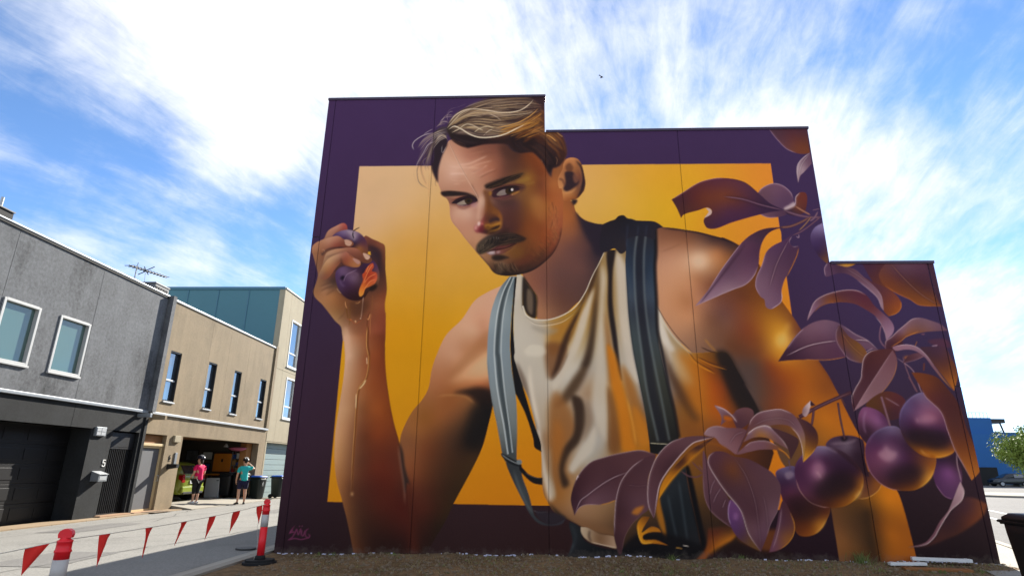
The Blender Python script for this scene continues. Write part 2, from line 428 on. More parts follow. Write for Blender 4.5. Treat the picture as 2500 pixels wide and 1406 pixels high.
def paint_leaves(p):
    F, L, leaf = p.fill, p.line, p.leaf
    # ---------- upper right cluster
    p.view = 'G'
    leaf('885,36! 1165,30! 1192,222! 1150,231 1090,223 1020,190 950,120', '950,70#4f3444 1060,100#5c3238 1120,180#70402c 1000,160#5e3c48 1150,60#503040', '890,45 950,122 1020,192 1090,224', '9a8098', 4)
    leaf('1192,218! 1140,258 1105,300 1095,350 1105,442! 1120,390 1150,360 1204,300!', '1180,250#6a5068 1120,330#a494a4 1110,390#9a8494 1170,310#745a70', '1190,222 1140,260 1105,302 1096,350 1104,430', 'bcaebc', 4, '1180,240 1130,310 1108,400', 'c0b4c0', 3)
    F('1282,733! 1225,768 1195,830 1212,905 1255,975 1322,1035! 1330,900!', '1255,765#8478a4 1225,830#584670 1260,900#44305a 1250,960#3c2848 1300,1010#704a34 1290,850#4a3862')
    leaf('810,525 840,480 920,445 990,460 1050,510 1072,560 1085,605! 1000,640 920,605 850,565', '930,480#6e5068 1020,560#5c4260 860,530#664a5c 960,580#604664', '815,515 842,480 920,446 990,461 1050,511 1070,556', 'a890a4', 4)
    leaf('820,662 870,640 1000,635 1022,668 950,692 880,692', '870,665#6a4c60 980,660#543a54', '825,665 880,692 950,692', 'a88ca0', 3)
    leaf('180,562! 250,520 380,440 500,408 620,410 720,440 820,520 900,590 1005,640! 900,655 750,692 620,730 500,775 440,770 415,725 425,692 465,672 472,640 440,622 380,640 270,672 250,698! 215,620',
         '260,570#4c2a34 350,560#5e2e2e 500,440#5c3040 560,540#74402c 650,560#643632 700,480#5c3446 600,640#55304a 500,730#4a2a44 750,620#4e2c48 850,580#3e2844 300,640#55302c 420,560#6a3828', '185,560 250,520 380,440 500,408 560,408', '9a7484', 4, '560,540 700,560 830,600 1000,642', '7a5c74', 9)
    L('440,770 500,774 620,730 750,692', 5, '8a4a3c', .6, 1.5); L('620,411 720,441 820,520', 4, '2c1a24', .7, 1)
    F('428,624! 458,628 474,648 466,672 428,694 418,700 440,670 452,650', 'c0aaa8', 1)
    leaf('1085,600 1090,540 1120,510 1160,515 1172,560 1155,650 1120,672 1080,682 1022,665 1002,628 1060,612', '1130,560#6a3630 1140,630#5c3234 1050,650#3f2a40 1090,620#6a4034', '1002,630 1060,612 1084,590 1088,545 1118,512', 'c0b0bc', 5)
    F('1000,625 1040,600 1075,580 1085,605 1060,622 1010,640', 'b8a8b4', 2, .9)
    for t, w, c in (('1000,642 1100,675 1200,692 1280,690', 18, '5c4058'), ('1085,612 1140,645 1195,675', 11, '9a6a50'), ('1195,690 1110,735 1040,760 960,766', 16, '6a4438'), ('1210,640 1260,630', 9, '5c4460'), ('1280,680 1230,720 1180,760 1120,800 1060,825', 12, '5a3c54'), ('1200,690 1160,740 1110,790', 9, '8a6848'), ('1250,650 1220,700 1190,720', 14, '6a5068'), ('1060,830 1040,870 1060,905 1110,905', 5, 'a08898'), ('1090,830 1110,840 1110,815', 5, '9a8498')):
        L(t, w, c, .95, 1); L(t, w * .3, 'a08494', .5, 1)
    F('830,950! 860,860 905,800 970,780 985,860! 915,905 865,960 835,1040 826,1060!', 'ea9a30', 1)
    leaf('1000,762! 860,775 760,820 690,880 620,970 540,1080 450,1220 352,1340! 480,1282 620,1222 720,1182 780,1122 815,1040 825,940 850,860 900,800', '820,830#463046 740,900#5c3c56 650,1000#5c4058 600,1100#664a62 700,1100#705068 520,1180#7c5e76 430,1290#94798e 580,1225#947a8a 790,950#523450 900,785#43293c',
         '352,1340 480,1282 620,1222 720,1182 780,1122 812,1050|690,882 620,972 540,1082 450,1222', 'b49cac', 4, '720,890 560,1100 390,1320', '53384e', 6)
    leaf('1060,815! 1000,860 920,900 870,950 840,1040 800,1130 795,1200 830,1270 858,1292 870,1345 905,1362 960,1332 985,1300 985,1220 1010,1140 1060,1050 1095,970 1114,903! 1070,908 1040,870 1050,830', '900,980#5f4460 1050,950#4f3450 850,1180#785c72 950,1200#684a64 900,1330#7c6078 1000,900#54385a 940,1100#62465e', '870,952 842,1040 802,1130 796,1200 830,1270', 'a88ea0', 4, '1035,860 950,1030 895,1205', '9a7e90', 5)
    L('1110,915 1095,972 1060,1052 1020,1130', 6, 'c07c30', .8, 1.5); L('985,1225 984,1300 955,1332 905,1362', 5, 'c4aebc', .8, 1)
    # ---------- right mid cluster
    p.view = 'H'
    leaf('1450,130! 1660,130! 1700,200 1750,330 1700,400 1600,360 1520,260', '1520,180#4c2c44 1620,260#5c3230 1680,330#6a3c2c', None)
    leaf('1670,130! 1995,128! 2050,350 2128,512! 1940,500 1860,452 1750,400 1640,330 1600,240', '1700,300#6e3e2c 1850,380#70422a 1900,200#5c3c50 2000,350#4f2e38 2000,470#824e26 1800,180#604458 1760,250#583440 1900,300#523036', '2120,505 1940,498 1860,450 1750,400 1650,335', 'b06c38', 4, '1690,140 1800,265 1950,405 2110,505', '8a6058', 6)
    F('1985,130! 2045,128! 2140,500! 2125,508 2075,430 2030,250', '4a2e3c', 2, .8)
    leaf('1480,270 1560,310 1640,345 1720,390 1785,470 1786,520 1750,565 1680,592! 1640,545 1615,430 1560,360', '1600,370#5a3440 1680,450#703c34 1740,540#925226 1700,560#804828', '1680,590 1750,566 1786,520 1784,470', 'cc8438', 4)
    leaf('1195,130! 1440,130! 1370,172 1280,178', '1230,150#54384c 1310,150#c89848 1380,150#a87838', None)
    leaf('1170,145 1143,190 1150,255 1165,262 1230,240 1290,230 1350,245 1420,290 1520,370 1590,440 1622,520 1642,545! 1622,420 1560,340 1480,270 1400,200 1300,175 1215,160', '1180,200#5c4260 1260,200#4a304a 1380,230#684a5c 1500,330#785a70 1600,440#947888 1440,280#6c4e62', '1170,148 1144,192 1150,255|1420,292 1520,372 1590,442 1625,530', 'b09aac', 4, '1320,190 1450,270 1560,370 1620,460', '94788a', 4)
    leaf('998,632! 1018,560 1060,470 1130,420 1240,385 1340,370 1430,380 1500,420 1560,500 1650,580 1702,630 1728,690 1712,742 1662,795! 1655,740 1620,660 1570,590 1480,530 1400,490 1300,475 1180,480 1100,510 1050,560', '1110,450#6a4a58 1060,530#80607a 1250,410#5c343c 1200,470#86502c 1450,450#5e3040 1550,530#643640 1650,640#80607a 1690,720#947690 1350,430#5f3640 1030,580#8a6c80',
         '1003,620 1022,560 1062,472 1132,422 1240,387 1340,372 1425,380 1490,415', 'b8a0ac', 5)
    L('1055,560 1105,512 1180,482 1250,476', 5, 'b87434', .7, 1.5); L('1570,592 1622,662 1655,742 1662,790', 5, 'b09aaa', .8, 1)
    leaf('755,970! 820,870 900,760 970,690 1060,640 1150,622 1240,640 1300,670 1400,740 1500,790 1592,872! 1500,872 1330,932 1180,957 1050,957 900,957', '1000,720#735468 1150,690#785a70 950,830#5a3c50 1100,880#604054 850,920#40263a 1250,870#5c3a54 1300,720#5f4660 1450,810#6c5068 1100,790#64445a 900,860#4c3048', '830,865 905,762 972,692|1300,672 1400,740 1500,790 1588,866', 'b098a8', 4, '825,922 1000,842 1130,812 1250,796|1400,786 1520,802 1592,870', 'c8b2c0', 7)
    L('970,953 1050,957 1180,956 1330,931', 5, 'd08c3c', .8, 1)
    leaf('1270,668 1242,720 1246,800 1290,880 1350,950 1450,982 1492,950 1502,900 1440,820 1350,760', '1300,780#6e443a 1400,870#74502f 1350,910#5e4254 1290,720#5a3c44 1460,920#7a5238', '1268,672 1243,722 1248,800 1292,880 1352,950 1450,981', '9c8296', 4, '1280,720 1380,850 1490,940', 'a87848', 4)
    F('1655,880! 1660,800 1720,790 1800,800 1760,880', '4a2834', 3)
    leaf('1655,862! 1658,800 1700,770 1760,710 1820,660 1880,615 1950,605 2040,630 2120,660 2178,712! 2000,722 1900,742 1830,762 1780,802 1740,832 1700,852', '1950,655#74565f 1800,720#7e5e70 2100,690#6c4f62 1710,820#4f2c38 1850,752#84502c 1780,770#6a3e38 2020,660#7a5c68', '1655,860 1660,800 1702,770 1762,712 1822,662 1880,617 1950,607', 'b49caa', 5)
    L('1700,850 1780,802 1832,762 1940,716', 5, 'd08c40', .8, 1)
    for t, w, c in (('1655,860 1610,790 1612,700 1630,650', 12, '7c5c72'), ('1660,865 1640,830', 10, '6c4c60'), ('1490,890 1550,860', 7, 'a08898'), ('1900,850 1920,800', 8, '8a5a40'), ('1800,930 1830,1030 1910,1222', 9, '7c5c6c'), ('1745,935 1890,1052 1960,1230 2110,1406', 8, '94788a'), ('1980,980 1975,1050', 14, '6a3c34')):
        L(t, w, c, .9, 1)
    F('2010,800 2100,780 2175,790 2200,850 2100,850', '54344c', 4); F('2040,840 2090,830 2080,850', '9a8498', 2, .7); F('1810,930 1870,925 1880,945 1830,960', 'b06c3c', 4, .7); F('1950,740 1985,735 1975,750', '6a4a60', 2)
    leaf('1800,985! 1850,920 1950,895 1990,920 1900,960', '1850,950#50303c 1950,910#6a4858', '1810,982 1900,960 1990,920', '94788a', 3)
    leaf('1940,850! 2060,845 2150,850 2215,960 2258,1085 2230,1216! 2150,1110 2050,985', '2050,900#4a3040 2150,1000#5f3830 2225,1130#965c28 2100,880#503448 2210,1040#70442c', '2230,1214 2258,1085', 'b87c38', 4)
    leaf('1715,850 1780,832 1850,830 1920,850 1985,905 2060,1000 2150,1122 2228,1216! 2140,1130 2050,1020 1980,930 1900,880 1820,870 1740,880', '1800,850#8e6c80 1950,890#84667a 2080,1040#7a5868 2180,1160#94643c', '1740,842 1800,832 1860,832 1922,852 1987,907 2062,1002', 'bca6b4', 4)
    leaf('1600,870 1520,890 1470,950 1455,1050 1450,1110 1400,1200 1375,1260 1375,1330 1390,1388! 1500,1312 1600,1252 1680,1162 1735,1062 1752,960 1722,872 1680,865', '1550,940#522c30 1500,1050#4e2a34 1420,1230#553440 1600,950#583034 1650,1000#54303a', '1598,871 1520,892 1472,952 1457,1050 1451,1110 1402,1200 1377,1262 1376,1330', 'c4b2bc', 5)
    leaf('1716,874! 1752,960 1735,1062 1680,1162 1600,1252 1500,1312 1388,1388! 1500,1205 1600,1052', '1700,960#74505c 1650,1080#7c5a66 1550,1230#80606a 1440,1340#947482 1720,1040#7a5660', '1390,1386 1500,1206 1600,1052 1714,878', 'a88c98', 4)
    L('1752,965 1735,1064 1680,1164 1600,1252 1540,1290', 4, 'd0944c', .7, 1)
    # ---------- plums
    p.view = 'I'
    leaf('700,205 850,105 990,170 945,300 850,312 780,255', '780,210#5c3a24 880,190#5c3032 900,270#4a2a34', '840,150 900,185 950,215', '94788a', 4)
    F('690,222 655,262 645,330 660,420 700,470 860,380 850,300 780,242', '680,280#7e4e74 790,320#90608e 720,380#42263a 820,300#5a3458'); L('705,240 688,300 690,370 705,420', 8, 'a88cb0', .7, 2)
    F('1200,600 1190,700 1220,800 1280,872 1335,892 1405,760 1385,600 1360,545', '1300,690#7e4e84 1240,740#5a3560 1260,620#3c2440 1330,820#5c3a60 1370,650#40283c'); L('1210,780 1275,868 1332,892', 5, '94708c', .7, 1.5)
    F('650,892! 720,880 790,832 822,775! 760,700 690,700 620,800', '700,820#6e4430 770,780#8a5424 660,860#7c5230 720,740#54302c'); L('650,892 720,881 790,833 822,776', 5, 'd09c54', .85, 1)
    F('410,500 450,450 540,430 620,435 685,470 695,600 722,730 600,640 480,540', '470,470#5c4a6c 560,490#8a84a4 540,450#4a3a58 640,460#4a3854 620,560#3f2a44 680,650#3c2638'); L('440,490 520,485 590,478 640,455', 16, 'a49cb8', .6, 5); F('520,440 570,440 560,465 530,470', '2a1c2c', 5)
    F('45,695 110,660 180,655 300,760 440,950 420,1040 360,1130 280,1164 210,1152 150,1050 95,900 60,770', '100,690#7a72a4 70,720#5a4a78 150,840#704068 120,770#4a2f5a 200,950#4a2630 300,1090#8e5820 370,1085#e0a840 250,1135#8e5420 400,980#6a3c22 180,1050#5c3424 150,690#6a6094')
    L('330,1140 380,1100 412,1040', 9, 'f0cc78', .7, 3); F('110,705 160,690 180,720 130,750', 'b4b0d0', 6, .6)
    F('340,510 250,560 190,640 185,730 220,830 290,910 380,950 470,957 560,940 640,880 686,780 672,690 622,620 540,550 440,512',
      '350,700#a87eac 330,650#8c5c90 300,620#6e4274 400,590#583864 400,530#8880b0 330,520#948aba 480,560#584468 450,760#3a2136 560,650#42284a 250,760#603864 250,850#74486c 420,900#5a3428 520,925#94601f 630,850#cc9434 665,760#a87634 600,800#603c28 640,700#4a2c40 350,850#4c2c40 230,680#5a3462')
    F('320,640 370,620 400,690 370,750 330,730', 'c8a4cc', 14, .55); L('340,690 365,720 375,740', 12, 'dcc4e0', .6, 5); L('190,745 222,832 292,912 380,948 440,955', 6, 'd0b0b4', .8, 1.5); L('600,905 645,875 672,820 684,775', 8, 'f0cc74', .8, 2.5); L('620,880 650,850 660,830', 14, 'f8e4a0', .6, 5); L('360,515 430,525 500,560', 8, 'b8b4d4', .6, 4)
    F('850,365 760,410 705,490 700,590 730,690 800,770 880,815 980,832 1080,820 1170,750 1210,660 1208,580 1100,560 1000,470 960,390 920,362',
      '880,560#a888b0 820,590#94648f 800,520#6e4276 900,450#5c3c6c 890,385#847eb2 800,430#5c4878 1000,600#573260 1050,700#452a30 900,740#452a40 1100,770#ac7828 1150,740#e8b850 1185,650#a8702c 1000,805#84521f 760,700#704668 1000,500#462c50 960,680#4a2a48')
    F('790,560 830,530 850,500 880,540 930,550 920,590 870,620 820,600', 'd0b8d8', 9, .55); L('1090,810 1160,755 1200,680', 9, 'f0c868', .75, 3); L('705,600 735,692 802,772 880,816 960,830', 5, 'b894ac', .7, 1.5); L('710,500 765,412 850,368 920,364', 6, 'a8a4cc', .6, 2)
    F('1110,115 1020,160 960,240 945,330 960,400 1000,480 1060,540 1130,580 1220,593 1300,576 1352,540 1345,450 1290,330 1250,250 1180,160',
      '1090,140#827ab0 1000,220#6e64a0 1060,200#6e548c 1130,300#a47aa8 1190,290#94648f 1050,350#573260 1150,430#3a243e 1050,450#3a2636 1280,450#42284a 1130,530#a86e20 1180,560#c88c28 1280,570#d8a23c 1210,500#5a3628 1330,540#a87030 970,330#5a4478')
    F('1060,310 1120,290 1200,280 1220,320 1150,340 1080,340', 'c8a4cc', 12, .5); L('1075,300 1080,340', 7, 'd8c4e0', .5, 2); L('1100,530 1140,570 1180,578', 10, 'f4d080', .7, 3); L('1200,590 1290,578 1345,545', 8, 'e8b450', .7, 2.5); L('948,320 962,242 1022,162 1105,118', 6, 'b0acd4', .6, 2)
    F('400,740 540,700 630,760 570,860 420,880 340,830', '30202c', 22, .65); F('880,700 1040,640 1130,680 1060,790 930,780', '332030', 22, .65); F('1000,410 1150,390 1310,430 1290,520 1100,505', '30202e', 18, .7); F('130,880 260,880 380,980 300,1050 180,1010', '351f26', 22, .6)
    for o in ('340,510 250,560 190,640 185,730 220,830 290,910 380,950 470,957 560,940 640,880 686,780 672,690 622,620 540,550 440,512', '850,365 760,410 705,490 700,590 730,690 800,770 880,815 980,832 1080,820 1170,750 1210,660 1208,580 1100,560 1000,470 960,390 920,362', '45,695 110,660 180,655 185,730 220,830 290,910 380,950 440,950 420,1040 360,1130 280,1164 210,1152 150,1050 95,900 60,770', '1110,115 1020,160 960,240 945,330 960,400 1000,480 1060,540 1130,580 1220,593 1300,576 1352,540 1345,450 1290,330 1250,250 1180,160', '410,500 450,450 540,430 620,435 685,470 695,600 722,730 600,640 480,540'): p.tone(o, (.86, .78, .74), 2)
    for t, w, c in (('215,295 330,232 450,175 600,112', 30, '4a2c38'), ('498,190 515,300 548,455', 15, '4a3038'), ('322,235 315,300 308,350', 18, '50303a'), ('815,145 850,260 880,362', 15, '7a5a6a'), ('1015,0 1050,60 1078,112', 11, '6a4a5a'), ('140,610 152,680', 10, '5c4858')):
        L(t, w, c, 1, .8, None, w * .9, False); L(t, w * .3, '8a6a74', .5, 1.5)
    F('240,275 244,232 298,174! 330,205! 300,215 285,262 262,292', '250,250#8a7078 285,210#c8b4b8 270,270#b8a0a4'); F('298,174! 335,208! 300,212', '3a2430')
    leaf('1035,-32! 1110,90 1142,150 1252,260 1302,400 1352,532 1402,622 1476,757! 1536,682 1510,550 1430,350 1382,200 1295,81 1220,4 1120,-26', '1150,60#703e26 1200,150#5c3030 1300,200#4f2a2c 1350,350#55302c 1420,500#6e3e22 1500,650#945a24 1475,725#a86a2c 1250,60#583028 1400,400#5a322a', '1112,95 1142,150 1252,260 1302,400 1352,532 1402,622 1474,752', 'a08494', 5)
    leaf('H: 2180,1010! 2215,960 2258,1085 2230,1216! 2200,1150', 'H: 2215,1040#6a402c 2228,1150#a06428', None)
    F('1410,890 1480,880 1592,930! 1560,1010 1450,1100 1300,1180 1150,1236 1010,1246! 1180,1200 1260,1080 1340,970', '1450,950#4a2c34 1350,1080#3f2528 1540,960#70422a 1480,1060#6a3a24 1250,1180#4c2c28', 2); L('1590,940 1555,1015 1450,1102 1300,1182', 5, '8a5028', .6, 2)
    leaf('1393,762! 1420,840 1402,900 1330,965 1290,1022 1242,1100 1202,1170 1140,1222 1008,1246! 1130,1212 1190,1150 1240,1060 1300,985 1330,920 1365,830', '1395,830#a88e9a 1370,890#9a808c 1300,1000#80606c 1230,1100#6c4854 1330,940#8a6e7a', '1410,800 1419,842 1402,902 1330,967 1290,1022 1242,1102 1202,1172 1140,1223 1015,1246', 'd0bec4', 5)
    L('1365,555 1370,640 1388,715 1400,770', 7, 'a08894', .9, 1.2)
    # ---------- low leaves in front of the singlet
    p.view = 'J'
    F('790,870! 930,690 1010,615 1080,1000 1145,1285! 870,1265! 845,1160', '880,850#2c3036 960,900#23272c 1000,1100#22262b 900,1150#1c1e22 1080,1200#26262a', 2)
    for t in ('860,840 890,1000 940,1230', '950,720 985,950 1030,1260'): L(t, 16, '5c6a74', .45, 5)
    L('1005,610 1050,850 1100,1060 1140,1280', 9, 'a8683c', .7, 2); F('1010,600 1040,620 1130,1000 1190,1290! 1145,1300! 1090,1050 1050,850', '141012', 4)
    F('790,860 760,950 790,1100 850,1230 840,1100 800,930', 'b87820', 8, .8)
    F('620,1180 850,1180 1180,1290 1190,1340! 1100,1400! 440,1370! 470,1300', '161214', 10, .9)
    F('1195,1125! 1400,1115 1440,1190 1220,1330 1180,1400! 1090,1400! 1180,1290', '1260,1180#6a3820 1380,1150#5c3a20 1300,1260#b06c20 1220,1330#94541c 1400,1210#b87420', 4); L('1190,1360 1280,1290 1420,1205', 30, 'b87220', .7, 10)
    F('1440,1195 1600,1320 1720,1330 1800,1200 1780,1140', '7c4820', 10, .8); F('1400,1260 1700,1320 1900,1330 1900,1400! 1250,1400!', '2c1a18', 10, .85)
    for t, c in (('925,1290 985,1300', 'd0a050'), ('985,1272 1040,1282', 'd8d0c8')): L(t, 7, c, .9, 1)
    L('970,650 1040,695 1110,700 1160,670', 12, '6a4850', .9, 1); L('1060,570 1130,640 1170,670', 10, '6a4850', .9, 1); L('1120,600 1160,650', 8, '7c5a60', .8, 1)
    leaf('1250,100! 1330,130 1400,180 1440,140 1510,120 1570,140 1582,190 1540,252 1450,302 1400,222 1340,240 1303,272! 1310,200', '1290,150#8a6c78 1400,210#5c3a44 1530,170#6a464c 1480,260#543640', '1255,105 1340,140 1400,190 1442,245', 'ccb8c0', 6)
    F('1330,190 1390,200 1410,220 1340,230', 'b0601c', 3)
    leaf('1165,345 1200,295 1270,275 1350,290 1480,295 1522,320 1482,400 1440,510 1380,475 1300,425 1260,375', '1220,320#94767e 1300,300#80606a 1400,360#7c565e 1420,450#845e66 1470,330#6c4850', '1168,342 1202,296 1270,277 1350,291', 'b49ca4', 4, '1500,320 1430,350 1380,420', '9a7a84', 5)
    leaf('1940,198! 2050,250 2112,330 2118,420 2082,490 1995,580! 2012,430 1990,320', '2060,320#4a2c30 2085,450#744822 2030,540#c88e2c 1990,250#543438', None)
    L('1995,575 2060,510 2100,460', 6, 'd8a040', .6, 2)
    leaf('1515,340! 1560,220 1620,165 1720,140 1810,135 1900,170 1960,240 2005,340 2012,430 1995,578! 1985,450 1950,350 1890,280 1800,262 1700,275 1600,305', '1600,230#6a464e 1700,200#785860 1850,210#6c4a50 1960,330#80606a 1995,490#a87e34 1780,170#7c5c62', '1545,270 1562,222 1622,167 1722,142 1810,137 1900,172|1890,281 1952,352 1986,452 1995,570', 'c4aeb4', 5, '1560,280 1700,220 1860,220 1960,310', '94767e', 4)
    leaf('1495,410! 1540,330 1600,290 1680,272 1750,310 1820,390 1872,472! 1750,405 1680,372 1580,372', '1560,350#7c5c66 1680,300#8a6c78 1780,370#74545f 1640,360#a06c30', '1520,350 1545,328 1602,290 1682,273 1752,311 1822,391 1870,470', 'd8c8cc', 6)
    leaf('1720,285! 1800,310 1900,350 1960,400 1890,560! 1870,470 1820,390', '1800,330#54363c 1900,420#4c3034', None)
    leaf('1495,455 1560,410 1680,400 1780,440 1850,500 1888,555! 1800,485 1650,472 1540,492 1440,512', '1560,440#7c5862 1680,430#785460 1800,470#80502c', '1500,452 1562,411 1682,401 1782,441', 'b49ca4', 4); L('1780,458 1850,505 1885,550', 7, 'd89430', .8, 1.5)
    L('1440,510 1480,420 1520,330 1545,270', 12, '5c3c44', .9, 1.5)
    leaf('50,900 65,800 110,690 210,580 330,535 500,495 640,478 765,515! 560,640 430,892! 300,932 180,932 120,957 80,1024!', '300,620#57383f 500,560#5c3c42 150,780#4f3038 100,900#452a34 300,850#644650 200,910#745460 420,700#54353d', '70,790 112,690 212,580 332,536 500,496 640,479 750,512', 'b49ca2', 4, '88,995 130,900 180,860 300,770 400,710 525,660', 'b8a0a8', 7)
    L('82,1015 120,958 180,933 300,934', 5, 'a88c98', .8, 1.5); L('300,934 360,920 428,893', 6, 'd08c34', .8, 1.5); L('95,730 108,690 112,710', 8, 'd8c8c8', .8, 1)
    leaf('450,1352! 412,1200 415,1050 430,880 470,740 560,620 660,545 765,515! 740,600 700,700 690,850 705,960 640,1020 560,1090 500,1200 472,1350!', '580,750#57383f 560,900#5e404a 620,980#64464f 480,1000#4c2f36 450,1200#4a2e34 620,620#54363e 490,1120#5a3a40', '414,1190 416,1050 431,880 471,740 561,620 661,546', 'c4b0b6', 5, '520,770 610,776 690,772', '745660', 4)
    F('555,1005! 590,962 665,938! 645,980 605,1018', 'b07234', 3)
    L('640,1022 565,1092 502,1200 475,1330', 6, '7c5a62', .7, 2)
    leaf('1255,366! 1150,462 1050,560 950,660 860,770 785,890! 800,790 860,680 970,560 1060,470', '1100,450#452a2c 1000,560#5a3420 900,680#b4741c 1050,540#c07c1c 820,830#c8861c 950,600#543020', None); L('1180,440 1060,555 955,655 862,768 790,880', 12, 'd8961f', .75, 3)
    leaf('745,1052! 705,960 690,860 700,720 740,590 800,490 890,410 1000,370 1120,358 1255,365! 1150,395 1060,425 970,520 850,670 790,790 770,920', '850,520#5e3e46 1000,420#66464e 780,680#593a42 740,900#62444e 900,560#4c3038 820,640#50323a', '744,1040 706,960 692,860 702,720 742,590 802,490 890,411 1000,371', 'c8b4ba', 5)
    L('1250,368 1150,392 1070,420 980,505 900,600 850,665 795,760 770,880 748,1035', 8, 'd0bcc2', .9, 1.2)
    leaf('1160,480 1155,650 1165,850 1210,970 1290,1050 1400,1128 1480,1135! 1380,900 1300,750 1210,600', '1190,600#6c4a54 1200,800#64444e 1260,900#5a3c48 1320,1020#54363e', '1158,650 1168,850 1212,970 1292,1050 1400,1126', '947680', 4, '1215,850 1230,780 1260,720|1240,920 1270,850 1310,790|1320,960 1345,890', 'a08490', 5)
    F('1370,920 1365,1000 1385,1100 1440,1200 1530,1270 1640,1325! 1530,1170 1470,980 1390,890', '1420,1000#6e4676 1420,1100#603e6a 1550,1250#6e4e30 1480,1180#573a52'); L('1390,895 1370,960 1370,1040 1390,1100', 6, 'b8a0bc', .8, 1.5); F('1420,1000 1450,1010 1440,1060 1410,1050', '94689a', 8, .6)
    leaf('1710,1332! 1740,1230 1770,1120 1800,960 1830,895 1890,1000 1922,1100 1912,1190 1862,1260 1790,1312', '1800,1100#5c3c4c 1870,1100#623c42 1870,1230#94602c 1760,1270#70485a 1840,980#54323c', '1740,1300 1775,1200 1800,1080 1815,960', 'ac909c', 4); L('1885,995 1921,1100 1911,1190 1862,1260 1800,1305', 6, 'd89838', .8, 1.5)
    leaf('1640,1328! 1540,1180 1470,980 1350,830 1260,700 1200,590 1205,530 1250,490 1330,490 1420,530 1530,550 1650,610 1740,670 1800,760 1806,850 1780,980 1720,1100 1690,1200', '1300,550#5e3a42 1400,640#744428 1450,800#573840 1600,700#604048 1700,800#5f424b 1720,1000#725460 1600,1000#553640 1560,1130#6e4e58 1650,1200#68485a 1350,700#5a3838 1640,1290#5c3c44 1500,620#5c3c42 1770,850#644650',
         '1640,1324 1540,1180 1470,980 1350,830 1260,700 1202,592 1206,532 1250,492', 'd0bec2', 5, '1420,540 1520,700 1590,900 1620,1100 1640,1290|1700,1150 1690,1000 1660,850', '84666f', 5)
    L('1806,850 1780,980 1720,1100 1690,1200', 5, 'a88c94', .7, 1.5)
    F('605,1100 650,1035 710,1035! 685,1080 655,1130 645,1165 720,1118 780,1130 808,1162! 720,1162 655,1190 660,1226 760,1228 870,1275! 740,1257 650,1260 618,1200', '620,1100#c8861c 680,1050#7c4c1c 640,1230#d08e20 780,1145#b8761c 800,1250#a0641c', 1); L('612,1110 622,1200 655,1250 740,1250', 8, 'eab850', .7, 2)
    L('1100,440 1200,420 1300,440 1370,470', 14, '9a5c1c', .7, 3)
    # ---------- signature
    p.view = 'K'
    for t in ('303,205 272,250 298,246 288,275 258,295', '290,232 265,258', '300,268 312,230 322,264 337,226 336,272', '346,232 342,262 352,270 362,232', '388,224 368,240 366,270 384,282 392,268 378,256', '256,296 300,286 340,292 395,280'):
        L(t, 8, '7a3c62', .85, .8, None, 6)
    for t in ('326,212 334,210', '342,211 350,210'): L(t, 6, '8a4a70', .8, .8)
    return p.img
